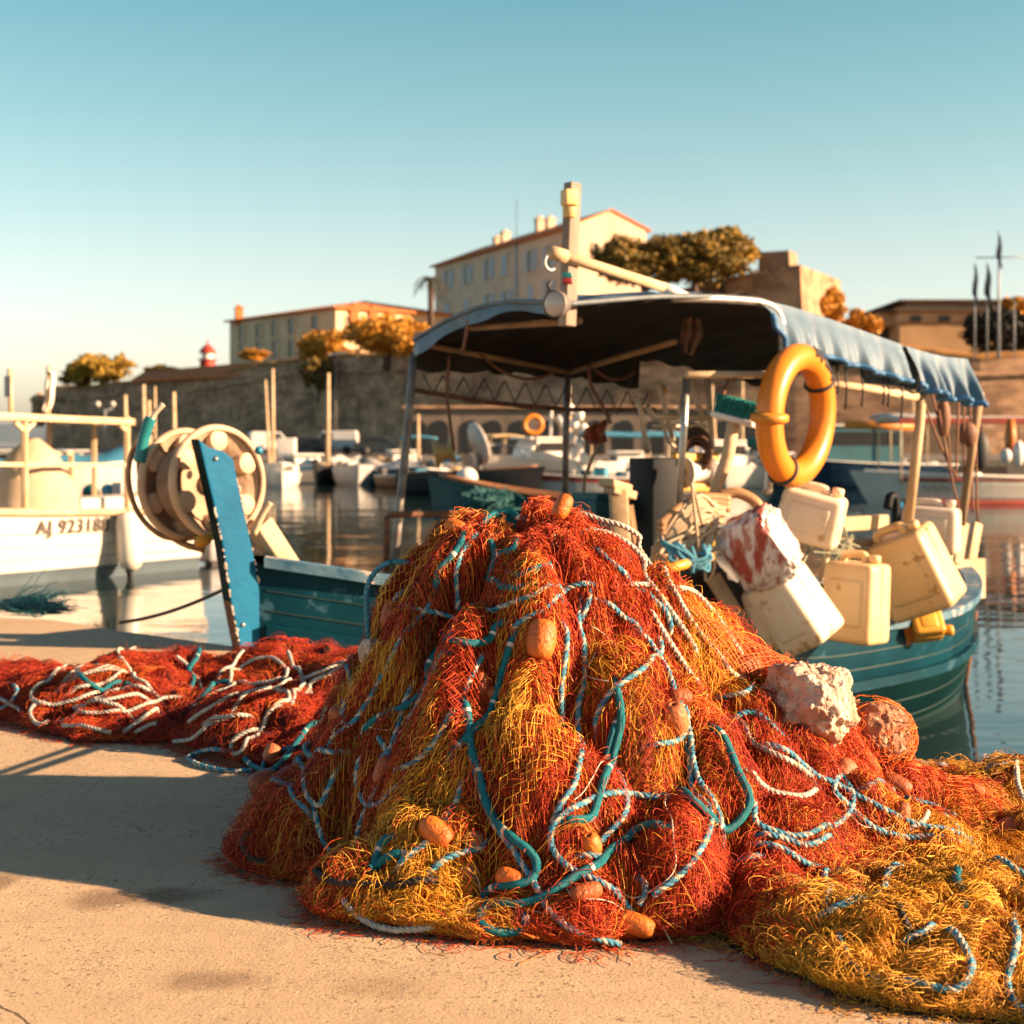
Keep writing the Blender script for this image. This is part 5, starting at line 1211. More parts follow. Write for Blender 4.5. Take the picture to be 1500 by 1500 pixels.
jerry('milky white canister standing on the stern of the blue boat by the wooden boards', 1362, 776, 9.7, .38, .26, .30, -24, 3, MILK)
jerry('large tilted amber jerrycan hanging on the boat side, the topmost of the hanging row', 1338, 838, 8.95, .42, .30, .49, -38, -26, AMBER)
jerry('upright amber jerrycan hanging on the boat side between the two tilted ones', 1254, 882, 8.4, .32, .26, .45, -42, 3, AMBER)
jerry('pale tilted jerrycan hanging on the boat side right below the red and white bag', 1164, 892, 7.95, .30, .27, .42, -46, -33, CREAM, pitch=-5)
jerry('small cream jerrycan squeezed in against the black rubber fender under the bag', 1118, 905, 8.15, .24, .20, .36, -40, -28, CREAM, handle=False)
jerry('smallest yellow canister hanging low on the boat side under the tilted amber one', 1356, 913, 9.15, .20, .16, .19, -35, 84, M('plastic_yellow', (0.72, .40, .06), (.66, .33, .04), .4, 4, sss=.1), handle=False)
jerry('small orange canister wedged low against the hull beside the smallest yellow one', 1318, 920, 9.2, .16, .13, .17, -20, -70, M('plastic_orange', (0.60, .22, .03), (.5, .17, .03), .4, 4), handle=False)
for (x0, y0), (x1, y1), dr_ in (((1262, 792), (1252, 830), .03), ((1225, 795), (1262, 850), .12), ((1330, 780), (1330, 800), .01), ((1205, 795), (1168, 850), .02), ((1350, 880), (1354, 905), .01)):
    pass
mb = MB()
for x0, y0, x1, y1, dp in ((1258, 794, 1250, 832, .02), (1222, 792, 1266, 830, .16), (1320, 790, 1335, 782, .02), (1190, 790, 1160, 850, .03), (1232, 796, 1228, 852, .02), (1240, 796, 1246, 842, .1)):
    mb.tube(sag(dk(x0, y0, 1.02), dk(x1, y1, 1.12), dp, 10), .007, 5)
for k in range(14): mb.tube(catmull(np.array([dk(1224 + RNG.normal() * 22, 788 + RNG.normal() * 4, 1.0), dk(1230 + RNG.normal() * 22, 800 + RNG.normal() * 14, 1.06), dk(1236 + RNG.normal() * 14, 818 + RNG.normal() * 18, 1.06)]), 5), .005, 4)
o = mb.build('lashing_rope', M('rope_grey_green', (0.28, 0.27, 0.17), (0.16, .2, .16), .8, 30), boat)
# plastic bag
bm = bmesh.new(); bmesh.ops.create_icosphere(bm, subdivisions=5, radius=1)
for v in bm.verts:
    p = v.co.copy(); q = Vector([math.copysign(abs(x) ** .50, x) for x in p]); d = 1 + .10 * mnoise.noise(p * 1.8) + .16 * abs(mnoise.noise(Vector((p.x * 4, p.y * 4, p.z * 1.6)))) + .10 * abs(mnoise.noise(p * 8)) + .02 * mnoise.noise(p * 20)
    v.co = q * d
bm.verts.index_update(); cB = W(1114, 802, 7.85); RB = Ry(rad(-34)) @ Rx(rad(6)) @ Rz(rad(-35))
mb = MB(); mb.add(np.array([v.co[:] for v in bm.verts]) * np.array([.165, .11, .185]) @ RB.T + cB, [[v.index for v in f.verts] for f in bm.faces], smooth=True); bm.free()
BAGM = M('bag_plastic', (0.40, 0.075, 0.055), (0.78, 0.68, 0.64), .3, 5.5, spec=.6, contrast=(.44, .52), stretch=(1.9, 1.9, .45), worn=(.50, .22, .19), worn_at=.56, worn_scale=8)
bag = mb.build('plastic_bag', BAGM, None, origin=cB - np.array([0, 0, .2])); tag(bag, 'crumpled red and white plastic bag hanging over the boat side above the jerrycans', 'bag')
# deck brush
bc = W(1076, 612, 8.3); RBk = Ry(rad(16)) @ Rz(rad(-25)); br_ = thing('deck_brush', 'deck brush with teal bristles standing head up on a wooden handle', 'brush', W(1043, 725, 8.3))
mb = MB()
for k in range(1500):
    x = RNG.uniform(-.11, .11); y = RNG.uniform(-.05, .05); p = np.array([x, y, 0]); q = np.array([x * 1.10 + RNG.normal() * .007, y * 1.3 + RNG.normal() * .007, .10 + RNG.normal() * .006]); mb.tube(np.array([p, (p + q) / 2, q]) @ RBk.T + bc, .0022, 3, cap=False)
mb.build('bristles', M('bristle_teal', (0.005, 0.20, 0.20), (0.012, .30, .29), .55, island=True), br_)
mb = MB(); mb.box(bc + RBk @ np.array([0, 0, -.012]), (.25, .115, .032), RBk, bevel=.008); mb.build('brush_head', WHITEP, br_)
MB().tube(np.array([bc + RBk @ np.array([.0, 0, -.02]), W(1066, 668, 8.3), W(1045, 728, 8.3)]), [.036, .036, .034], 12).build('handle', PALEW, br_)
# second scrubbing brush head behind the ring
mb = MB(); b2 = W(1112, 648, 8.9); mb.box(b2, (.14, .06, .06), Rz(-.3), bevel=.012); o = mb.build('scrubbing_brush', M('brush_teal', (.005, .17, .19), None, .7), None, origin=b2); tag(o, 'small teal scrubbing brush behind the life ring rim', 'brush')
# bundle of pale ropes and brown hoses
BEIGE = M('rope_beige', (0.58, 0.46, 0.31), (0.38, 0.27, 0.17), .8, island=True)
mb = MB(); ends = []
for k in range(75):
    j0, j1, j2, j3 = RNG.normal(size=(4, 2)) * [5, 7]
    q = catmull(np.array([W(1052 + j0[0], 752 + j0[1], 8.0), W(1020 + j1[0], 752 + j1[1] * 1.4, 7.9), W(990 + j2[0], 782 + j2[1] * 1.2, 7.85), W(962 + j3[0], 815 + j3[1], 7.85)]), 6); mb.tube(q, .010, 5)
for k in range(16):
    q = catmull(np.array([W(1000 + RNG.normal() * 18, 790 + RNG.normal() * 8, 7.8), W(1010 + RNG.normal() * 20, 815 + RNG.normal() * 10, 7.75), W(1035 + RNG.normal() * 12, 800 + RNG.normal() * 20, 7.8), W(1046 + RNG.normal() * 6, 770 + RNG.normal() * 10, 7.85)]), 6); mb.tube(q, .009, 5)
o = mb.build('rope_bundle', BEIGE, None, origin=W(1005, 820, 7.9)); tag(o, 'bundle of pale weathered ropes draped over the boat side beside the plastic bag', 'rope')
HOSE = M('hose_brown', (0.42, 0.24, 0.11), (0.30, 0.16, 0.07), .5, 6)
mb = MB()
for dy in (0, 7, 13): mb.tube(catmull(np.array([W(966, 768 + dy * 1.3, 7.85), W(995, 744 + dy, 7.9), W(1030, 729 + dy * .8, 8.0), W(1068, 731 + dy, 8.05)]), 8), .026, 10)
mb.tube(catmull(np.array([W(1055, 726, 8.1), W(1080, 722, 8.1), W(1105, 734, 8.1), W(1118, 752, 8.1)]), 8), .03, 10)
o = mb.build('hose', HOSE, None, origin=W(1030, 740, 8)); tag(o, 'thick brown hose curling over the pale rope bundle', 'hose')
mb = MB()
for k in range(9): mb.tube(catmull(np.array([W(985 + RNG.normal() * 12, 795 + RNG.normal() * 5, 7.7), W(1005 + RNG.normal() * 14, 825 + RNG.normal() * 8, 7.65), W(1030 + RNG.normal() * 8, 835 + RNG.normal() * 8, 7.65), W(1034 + RNG.normal() * 6, 805 + RNG.normal() * 8, 7.7)]), 6), .010, 6)
o = mb.build('rope_tangle', ROPE_BLUE, None, origin=W(1010, 830, 7.7)); tag(o, 'tangle of blue rope hanging under the pale rope bundle', 'rope')
mb = MB(); mb.tube(np.array([W(945, 843, 7.5), W(1042, 815, 7.75)]), .027, 12); o = mb.build('yellow_pole', M('pole_yellow', (.68, .33, .03), (.6, .27, .03), .4, 5), None, origin=W(990, 830, 7.6)); tag(o, 'yellow plastic pole sticking out below the rope bundle', 'pole')
mb = MB(); cT = dk(1022, 895, 1.02); RT = rot_to((.35, -.9, .1)); RT = np.stack([RT[:, 1], RT[:, 2], RT[:, 0]], 1)
mb.tube((np.stack([.21 * np.cos(a_), .25 * np.sin(a_), 0 * a_], 1)) @ RT.T + cT, .085, 14, closed=True); mb.lathe([(.0005, -.01), (.2, 0)], cT, RT, 24); o = mb.build('rubber_fender', BLACK, None, origin=cT); tag(o, 'black rubber fender hanging on the boat side behind the net heap', 'fender')
mb = MB(); mb.beam(dk(1044, 845, 1.13), dk(1117, 965, 1.22), .085, .03, up=(.3, -.9, .2), bevel=.004); o = mb.build('plank', M('plank_tan', (.48, .35, .22), (.30, .2, .12), .8, 5, bump=.4, bscale=20), None, origin=dk(1080, 900, 1.2)); tag(o, 'weathered plank slanting down beside the black rubber fender', 'plank')
# cloth hanging below the canopy and rust-coloured flag
def cloth(name, px, Y, m, lab, cat, amp=.03):
    P = np.array([[W(x, y, Y) for x, y in row] for row in px]); a, b = P.shape[:2]; n_ = 14
    U = np.linspace(0, a - 1, n_); V = np.linspace(0, b - 1, n_); Q = np.zeros((n_, n_, 3))
    for i, u in enumerate(U):
        for j, v in enumerate(V):
            i0, j0 = min(int(u), a - 2), min(int(v), b - 2); f, g = u - i0, v - j0
            Q[i, j] = (P[i0, j0] * (1 - f) + P[i0 + 1, j0] * f) * (1 - g) + (P[i0, j0 + 1] * (1 - f) + P[i0 + 1, j0 + 1] * f) * g
    Q[:, :, 1] += amp * np.sin(np.arange(n_) * 1.1)[None] + amp * .6 * np.sin(np.arange(n_) * .8)[:, None]
    mb = MB(); mb.grid(Q); o = mb.build(name, m, None, origin=Q.mean((0, 1))); s = o.modifiers.new('thick', 'SOLIDIFY'); s.thickness = .004; tag(o, lab, cat); return o
CLB = M('cloth_brown', (.20, .10, .055), (.12, .06, .035), .9, 8)
cloth('cloth', [[(1003, 464), (1028, 468)], [(996, 492), (1030, 490)], [(998, 515), (1014, 522)]], 8.6, CLB, 'brown rag hanging from a batten under the canopy', 'cloth')
cloth('flag', [[(894, 612), (858, 627)], [(885, 625), (852, 640)], [(889, 647), (868, 652)]], 9.6, M('flag_rust', (.36, .085, .03), (.26, .06, .025), .8, 9), 'small rust red flag on the far side of the blue boat', 'flag')
MB_ = MB(); MB_.tube(np.array([W(894, 606, 9.62), W(856, 700, 9.62), W(852, 790, 9.62)]), .012, 6)
o = MB_.build('flag_pole', WOOD, None, origin=W(852, 790, 9.62)); tag(o, 'thin wooden pole holding the rust red flag', 'pole')
# crate and scraps on deck
mb = MB(); cC = dk(872, 748, -.3); mb.box(cC, (.22, .3, .14), Rz(.6), bevel=.01); mb.box(cC + [0, 0, .05], (.18, .26, .12), Rz(.6)); o = mb.build('fish_crate', M('crate_teal', (.01, .10, .12), None, .6), None, origin=cC); tag(o, 'teal fish crate on the deck under the canopy', 'crate')
mb = MB(); mb.ball(dk(884, 745, -.25), (.05, .05, .07), n=12); mb.ball(dk(890, 752, -.25), (.06, .05, .03), n=12); o = mb.build('plastic_sheet', M('sheet_white', (.6, .68, .72), (.45, .55, .62), .3, 9), None, origin=dk(884, 750, -.25)); tag(o, 'crumpled pale plastic sheet lying beside the teal fish crate', 'sheet')
# mooring line of the boat to the quay
mb = MB(); mb.tube(sag(G(176, 917) + [0, 0, .02], dk(338, 858, -.05), .03, 24), .010, 6); o = mb.build('mooring_rope', ROPE_DARK, None, origin=G(176, 917)); tag(o, 'dark mooring rope running from the quay edge to the bow of the blue boat', 'rope')
# ================================================================== CITADEL: houses, trees, lighthouse, flags
PLASTER = M('plaster_ochre', (0.76, 0.555, 0.39), (0.66, 0.47, 0.32), .95, .5, worn=(.42, .31, .22), worn_at=.64, worn_scale=.9)
PLASTER2 = M('plaster_cream', (0.74, 0.56, 0.36), (0.64, 0.47, 0.29), .95, .4, worn=(.45, .35, .24), worn_at=.66, worn_scale=.7)
TILE = M('roof_tiles', (0.62, 0.20, 0.055), (0.46, 0.135, 0.038), .9, 2, bump=.5, bscale=6)
SHUT = M('shutter_blue_grey', (0.46, 0.54, 0.60), (0.40, 0.48, 0.55), .8, 3)
PANE = M('window_dark', (0.018, 0.018, 0.02), None, .25)
def v3(p, z): return np.array([p[0], p[1], z])
def wall_px(px, Pa, Pb):
    """fraction along the wall Pa -> Pb seen at image column px"""
    k = (px - CX) / F; d = Pb - Pa; return (k * Pa[1] - Pa[0]) / (d[0] - k * d[1])
def window(root, Pa, Pb, px, py, w, h, state, frame=PLASTER):
    t_ = wall_px(px, Pa, Pb); p = Pa + (Pb - Pa) * t_; z = H - (py - HY) / F * p[1]
    d = (Pb - Pa) / np.linalg.norm(Pb - Pa); n_ = np.array([d[1], -d[0]]); R = np.array([[d[0], n_[0], 0], [d[1], n_[1], 0], [0, 0, 1.0]])
    c = v3(p, z)
    mb = MB(); e = .12
    mb.box(c + R @ np.array([0, .06, h / 2 + e / 2]), (w + 2 * e, .16, e), R); mb.box(c + R @ np.array([0, .08, -h / 2 - e / 2]), (w + 2 * e, .22, e), R)
    for s in (-1, 1): mb.box(c + R @ np.array([s * (w / 2 + e / 2), .06, 0]), (e, .16, h), R)
    fr = mb.build('window', frame, root)
    MB().box(c + R @ np.array([0, .012, 0]), (w - .002, .03, h - .002), R).build('pane', PANE, fr)
    if state == 'open':
        for s in (-1, 1): MB().box(c + R @ np.array([s * (w / 2 + e + w * .27), .06, 0]), (w * .52, .06, h), R).build('shutter', SHUT, fr)
    elif state == 'shut':
        for s in (-1, 1): MB().box(c + R @ np.array([s * w * .25, .09, 0]), (w * .49, .06, h * .99), R).build('shutter', SHUT, fr)
    return fr
# tall house
HSC = 1.34; Pl, Pc_, Pr = np.array([-7.5, 145.6]) * HSC, np.array([5.0, 118.0]) * HSC, np.array([5.0 + .91 * 6.4, 118 + .41 * 6.4]) * HSC
Pk = Pl + (Pr - Pc_); zE, zB = H + (18.1 - H) * HSC, 6.0
house = thing('house', 'tall ochre house with shuttered windows and tiled gable roof above the boat canopy', 'house', v3(Pl, zB))
cor = [Pl, Pc_, Pr, Pk]; zp = H + (19.55 - H) * HSC; Mr = (Pc_ + Pr) / 2; Ml = (Pl + Pk) / 2 + (Pc_ - Pl) * .14
V = [v3(p, zB) for p in cor] + [v3(p, zE) for p in cor] + [v3(Mr, zp - .12)]
MB().add(V, [(0, 1, 5, 4), (1, 2, 6, 8, 5), (2, 3, 7, 6), (3, 0, 4, 7)]).build('wall', PLASTER, house)
dn = (Pc_ - Pl) / np.linalg.norm(Pc_ - Pl); nf_ = np.array([dn[1], -dn[0]]); ov = .45 * HSC
e0, e1, e2, e3 = Pl + nf_ * ov - dn * ov, Pc_ + nf_ * ov + dn * .2, Pr - nf_ * ov + dn * .2, Pk - nf_ * ov - dn * ov
zr0 = zE - .05; Mr2 = Mr + dn * .2
def thick(mb, poly, t_=.18):
    k = len(poly); P = np.array(poly); mb.add(np.concatenate([P, P - [0, 0, t_]]), [tuple(range(k)), tuple(range(2 * k - 1, k - 1, -1))] + [(i, i + k, (i + 1) % k + k, (i + 1) % k) for i in range(k)])
mb = MB(); thick(mb, [v3(e0, zr0), v3(e1, zr0), v3(Mr2, zp), v3(Ml, zp)]); thick(mb, [v3(e2, zr0), v3(e3, zr0), v3(Ml, zp), v3(Mr2, zp)]); thick(mb, [v3(e3, zr0), v3(e0, zr0), v3(Ml, zp)])
roof_h = mb.build('roof', TILE, house)
def chimney(px, y0, y1, w, P0, P1, off, m=PLASTER, nm='chimney', rf=roof_h):
    t_ = wall_px(px, P0, P1); p = P0 + (P1 - P0) * t_ ; mb = MB(); za, zb = H - (y0 - HY) / F * p[1], H - (y1 - HY) / F * p[1]
    mb.box(v3(p, (za + zb) / 2 - .4), (w, w, za - zb + .8), Rz(.4)); mb.box(v3(p, za + .06), (w * 1.25, w * 1.25, .14), Rz(.4)); mb.ball(v3(p, za + .2), (w * .4, w * .4, .3), n=10); mb.build(nm, m, rf)
Rp0, Rp1 = (Pl + Pk) / 2, (Pc_ + Pr) / 2
for px, y0, y1 in ((791, 322, 352), (806, 322, 350), (729, 350, 362), (740, 342, 362)): chimney(px, y0, y1, .95, Rp0 - nf_ * -.8, Rp1 - nf_ * -.8, 0)
MB().tube(np.array([v3(Rp0 * .6 + Rp1 * .4, zp - 1), v3(Rp0 * .6 + Rp1 * .4, zp + 4.6)]), .04, 5).build('aerial', BLACK, roof_h)
for px, y, st in ((657, 410, 'open'), (685, 402, 'open'), (716, 394, 'open'), (740, 388, 'shut'), (778, 382, 'open'), (805, 376, 'open'),
                  (656, 458, 'shut'), (685, 452, 'shut'), (717, 446, 'open'), (743, 441, 'open'), (778, 433, 'shut'), (805, 427, 'open')):
    window(house, Pl, Pc_, px, y, 1.05 * HSC, 1.75 * HSC, st)
window(house, Pc_, Pr, 872, 370, .5 * HSC, 1.5 * HSC, 'none')
MB().tube(np.array([v3(Pl + (Pc_ - Pl) * wall_px(757, Pl, Pc_) + nf_ * .12, 6), v3(Pl + (Pc_ - Pl) * wall_px(757, Pl, Pc_) + nf_ * .12, zE - .1)]), .11, 8).build('downpipe', SHUT, house)
mb = MB(); mb.beam(v3(Pl + nf_ * .12, zE - 7.5), v3(Pc_ + nf_ * .12, zE - 7.5), .2, .22); mb.build('string_course', PLASTER2, house)
# long house
Ql, Qc = np.array([-32.9, 174.0]), np.array([-18.4, 156.0]); sd2 = np.array([.78, .63]); Qr = Qc + sd2 * 15; Qk = Ql + sd2 * 15; zE2 = 15.0
barr = thing('house', 'long pale yellow house with low orange hipped roof behind the rampart', 'house', v3(Ql, 5))
cor = [Ql, Qc, Qr, Qk]; MB().add([v3(p, 5) for p in cor] + [v3(p, zE2) for p in cor], [(0, 1, 5, 4), (1, 2, 6, 5), (2, 3, 7, 6), (3, 0, 4, 7)]).build('wall', PLASTER2, barr)
dn2 = (Qc - Ql) / np.linalg.norm(Qc - Ql); nf2 = np.array([dn2[1], -dn2[0]]); o = .55
c4 = [Ql - dn2 * o + nf2 * o, Qc + dn2 * o + nf2 * o, Qr + dn2 * o - nf2 * o, Qk - dn2 * o - nf2 * o]; m0 = (Ql + Qk) / 2 + dn2 * 6; m1 = (Qc + Qr) / 2 - dn2 * 6; zp2 = 16.5
mb = MB(); thick(mb, [v3(c4[0], zE2), v3(c4[1], zE2), v3(m1, zp2), v3(m0, zp2)]); thick(mb, [v3(c4[1], zE2), v3(c4[2], zE2), v3(m1, zp2)]); thick(mb, [v3(c4[2], zE2), v3(c4[3], zE2), v3(m0, zp2), v3(m1, zp2)]); thick(mb, [v3(c4[3], zE2), v3(c4[0], zE2), v3(m0, zp2)])
roof2 = mb.build('roof', TILE, barr)
for px, y, h in ((355, 488, 1.7), (380, 485, 1.7), (403, 481, 1.7), (428, 478, 1.7), (462, 474, 1.8), (355, 513, 1.7), (380, 512, 1.9), (404, 512, 2.1), (428, 510, 2.1)): window(barr, Ql, Qc, px, y, 1.3, h, 'none', PLASTER2)
for px, y in ((512, 474), (532, 476), (552, 478)): window(barr, Qc, Qr, px, y, .9, 1.5, 'none', PLASTER2)
for px, y0, y1 in ((350, 452, 466),): chimney(px, y0, y1, .8, Ql + dn2, Qc, 0, TILE, rf=roof2)
for px, y0, y1 in ((518, 450, 460), (546, 454, 464), (572, 458, 466)): chimney(px, y0, y1, .9, Qc - nf2 * 2, Qr - nf2 * 2, 0, TILE, rf=roof2)
# low tiled shed on the rampart
shed = thing('tiled_shed', 'long low shed with an orange tiled roof along the rampart below the lighthouse', 'shed', W(270, 560, 168))
pts = [W(192, 556, 172), W(345, 547, 158), W(455, 540, 149), W(455, 526, 153), W(340, 533, 162), W(212, 544, 176)]
mb = MB(); thick(mb, pts, .35); mb.build('roof', TILE, shed)
mb = MB(); fl = [p + np.array([0, .8, -.3]) for p in pts]; k = len(fl); mb.add(np.concatenate([np.array(fl), np.array(fl) * [1, 1, 0] + [0, 0, 5]]), [(i, i + k, (i + 1) % k + k, (i + 1) % k) for i in range(k)]); mb.build('wall', STONE, shed)
# lighthouse
lh = thing('lighthouse', 'small lighthouse with red dome and white lantern between the shed roof and the long house', 'lighthouse', W(304, 560, 215)); c = W(304, 560, 215); z = lambda y: H - (y - HY) / F * 215
REDP = M('lighthouse_red', (.42, .045, .02), (.34, .035, .016), .6, 1)
MB().lathe([(1.15, z(560)), (1.1, z(527))], c * [1, 1, 0], None, 20).build('tower', REDP, lh); MB().lathe([(.82, z(527)), (.82, z(516))], c * [1, 1, 0], None, 20).build('lantern', WHITEP, lh)
MB().lathe([(1.25, z(517)), (1.2, z(515)), (.85, z(510)), (.4, z(506)), (.12, z(504)), (.05, z(497))], c * [1, 1, 0], None, 20).build('dome', REDP, lh); MB().lathe([(1.4, z(527.5)), (1.4, z(526))], c * [1, 1, 0], None, 20).build('gallery', REDP, lh)
# sentry turret at the sea end
tu = thing('sentry_turret', 'small domed stone sentry turret on the sea end of the rampart', 'turret', W(58, 612, 192)); c = W(58, 612, 192) * [1, 1, 0]; z = lambda y: H - (y - HY) / F * 192
MB().lathe([(.5, z(625)), (1.0, z(612)), (1.0, z(590)), (1.25, z(588)), (1.2, z(585))], c, None, 14).build('stone_shaft', STONE, tu); MB().lathe([(1.2, z(585)), (.9, z(580)), (.3, z(577)), (.12, z(574))], c, None, 14).build('dome', STONE, tu)
# upper bastion
bst = thing('stone_bastion', 'high stone bastion wall standing beside the dark tree crowns', 'wall', W(1080, 480, 113))
pts = [W(980, 500, 118), W(980, 428, 118), W(1060, 408, 116), W(1112, 397, 115), W(1150, 390, 114), W(1172, 388, 113.5), W(1178, 500, 113.5)]
P = np.array(pts); k = len(P); mb = MB(); bk = P + np.array([5.5, 11, 0]); mb.add(np.concatenate([P, bk]), [tuple(range(k))[::-1], tuple(range(k, 2 * k))] + [(i, (i + 1) % k, (i + 1) % k + k, i + k) for i in range(k)]); mb.build('rampart_face', STONE, bst)
mb = MB(); mb.box(W(1140, 386, 117), (2.6, 2.2, 1.7), Rz(-.5), taper=(.92, .92)); mb.build('parapet', M('stone_warm', (.34, .25, .17), (.25, .175, .115), .95, 1, bump=.5, bscale=3), bst)
# fort building
fort = thing('fort_building', 'flat roofed stone fort building in the sun behind the flagpoles', 'building', W(1390, 520, 135))
FST = M('fort_stone', (0.42, 0.28, 0.15), (0.31, 0.20, 0.10), .95, .35, bump=.5, bscale=2, detail=8)
CONC = M('fort_render', (0.52, 0.40, 0.27), (0.44, 0.33, 0.22), .9, .6)
def slab(pxa, pya, pxb, pyb, Y, depth, m, nm, root):
    a, b = W(pxa, pya, Y), W(pxb, pyb, Y); mb = MB(); mb.box(np.array([(a[0] + b[0]) / 2, Y + depth / 2, (a[2] + b[2]) / 2]), (abs(b[0] - a[0]), depth, abs(a[2] - b[2]))); return mb.build(nm, m, root)
slab(1318, 530, 1480, 470, 135, 14, FST, 'wall', fort); slab(1318, 470, 1480, 455.5, 134.9, 14, CONC, 'upper_wall', fort)
DROOF = M('roof_edge_dark', (.10, .075, .055), (.07, .05, .04), .9, 1)
slab(1312, 455, 1490, 452, 134.2, 16, DROOF, 'roof', fort); slab(1330, 452, 1482, 442, 135.5, 12, CONC, 'attic', fort); slab(1318, 441.8, 1496, 438.5, 134.4, 16, DROOF, 'roof', fort)
slab(1284, 478, 1316, 458, 137, 10, CONC, 'annex', fort); slab(1292, 520, 1316, 478.3, 139, 8, DROOF, 'annex_recess', fort); slab(1278, 457.7, 1318, 453, 136.6, 11, DROOF, 'roof', fort)
for px in (1342, 1384, 1424):
    f_ = slab(px - 8, 471, px + 8, 463, 134.75, .3, DROOF, 'window', fort)
    for q in (-5, 0, 5): slab(px + q - 1.9, 470, px + q + 1.9, 464, 134.7, .06, PANE, 'pane', f_)
slab(1226, 475, 1236, 455, 128, 1.2, CONC, 'gate_pier', fort)
# low arcade in front of the rampart, seen under the canopy
arc = thing('arcade_building', 'low grey building with arched doorways at the foot of the rampart under the canopy', 'building', W(860, 650, 103))
slab(596, 668, 1135, 598, 103, 6, M('arcade_render', (.20, .16, .13), (.15, .12, .095), .95, .5, worn=(.11, .085, .07), worn_at=.6, worn_scale=1), 'wall', arc)
slab(590, 598, 1140, 594, 102.7, 7, STONE, 'cornice', arc)
for px in (612, 644, 690, 722, 762, 806, 873, 915, 960, 1010, 1062, 1105):
    a = W(px, 664, 102.96); w, h = .62, 2.3; poly = [(-w, 0), (w, 0)] + [(w * math.cos(t_), h - w + w * math.sin(t_)) for t_ in np.linspace(0, math.pi, 10)]
    MB().prism(poly, -.03, .04, None, a).build('archway', PANE, arc)
# trees
LEAFG = M('leaves_golden', (0.38, 0.24, 0.02), (0.17, 0.14, 0.02), .7, island=[(.5, (.28, .19, .02)), (.85, (.52, .27, .02))])
LEAFO = M('leaves_ochre', (0.66, 0.30, 0.018), (0.32, 0.17, 0.016), .7, island=[(.5, (.5, .23, .018))])
LEAFD = M('leaves_dark', (0.20, 0.135, 0.02), (0.07, 0.058, 0.014), .7, island=[(.6, (.12, .088, .016)), (.88, (.42, .23, .018))])
LEAFB = M('leaves_conifer', (0.030, 0.028, 0.014), (0.014, 0.014, 0.009), .8, island=True)
BARK = M('bark', (.10, .07, .05), (.06, .04, .03), .9, 6)
def crown(blobs, n, s, name, m, root):
    """blobs: (x, y, z, rx, ry, rz); many small leaf sprays"""
    B = np.array(blobs); wgt = B[:, 3] * B[:, 5]; i = RNG.choice(len(B), n, p=wgt / wgt.sum()); d = RNG.normal(size=(n, 3)); d /= np.linalg.norm(d, axis=1)[:, None]
    r = RNG.uniform(.45, 1.06, n)[:, None] ** .6; lump = 1 + .22 * np.sin(d[:, 0] * 5 + i) * np.sin(d[:, 2] * 6 + 2 * i) + .12 * np.sin(d[:, 1] * 11)
    c = B[i, :3] + d * r * lump[:, None] * B[i, 3:]
    a = RNG.normal(size=(n, 3)); a /= np.linalg.norm(a, axis=1)[:, None]; b = np.cross(a, RNG.normal(size=(n, 3))); b /= np.linalg.norm(b, axis=1)[:, None]
    ss = (s * RNG.uniform(.5, 1.3, n))[:, None]; V = np.stack([c - a * ss, c - b * ss * .55, c + a * ss, c + b * ss * .55], 1).reshape(-1, 3)
    return raw_mesh(name, V, np.arange(4 * n).reshape(n, 4), m, root, False)
def tree(name, label, px, py, Y, w, h, m, n=2600, s=.28, k=7, seed=0, trunk=True, group='trees inside the citadel', ground=None):
    r = np.random.default_rng(seed + 5); c = W(px, py, Y); rw, rh = w / 2 * Y / F, h / 2 * Y / F; base = c[2] - rh - (.8 if ground is None else ground)
    t_ = thing(name, label, 'tree' if name != 'bush' else 'bush', (c[0], c[1], base), 0, group)
    bl = [(c[0], c[1], c[2] - rh * .1, rw * .80, rw * .7, rh * .66)]
    for q in range(int(k * 1.7)):
        a = r.uniform(0, 6.28); u = r.uniform(-.6, .9); rr = math.sqrt(max(0, 1 - u * u)) * .62
        bl.append((c[0] + rw * rr * 1.25 * math.cos(a), c[1] + rw * rr * 1.2 * math.sin(a), c[2] + rh * u * .7, rw * r.uniform(.18, .46), rw * r.uniform(.18, .46), rh * r.uniform(.2, .5)))
    crown(bl, n, s, 'crown', m, t_)
    mb = MB(); mb.tube(np.array([(c[0], c[1], base), (c[0] + .1, c[1], c[2] - rh * .5), (c[0], c[1], c[2] + rh * .2)]), [rw * .09, rw * .07, rw * .03], 8)
    for q in range(4): b_ = bl[q + 1]; mb.tube(np.array([(c[0] + .05, c[1], c[2] - rh * .55), ((c[0] + b_[0]) / 2, (c[1] + b_[1]) / 2, (c[2] - rh * .3 + b_[2]) / 2), b_[:3]]), [rw * .05, rw * .035, rw * .015], 6)
    mb.build('trunk', BARK, t_); return t_
tree('tree', 'round green and gold tree alone near the sea end of the rampart', 148, 541, 183, 92, 50, LEAFG, 4200, .32, 9, 1)
tree('bush', 'dark low bush at the foot of the round green tree', 115, 556, 185, 50, 22, LEAFD, 1300, .25, 5, 2)
tree('bush', 'faint low bush line beyond the shed roof beside the lighthouse', 238, 540, 195, 60, 12, LEAFG, 900, .25, 5, 3)
tree('tree', 'golden bush growing over the rampart edge in front of the long house', 472, 507, 144, 82, 58, LEAFO, 3200, .24, 8, 4)
tree('tree', 'dark creeper hanging down the rampart below the golden bush', 466, 548, 141, 46, 60, LEAFD, 1700, .2, 6, 14)
tree('tree', 'broad golden tree mass between the long house and the tall house', 566, 494, 127, 146, 72, LEAFO, 6500, .25, 12, 5)
tree('bush', 'dark green shrub at the foot of the broad golden tree mass', 610, 502, 135, 50, 40, LEAFD, 1600, .22, 6, 6)
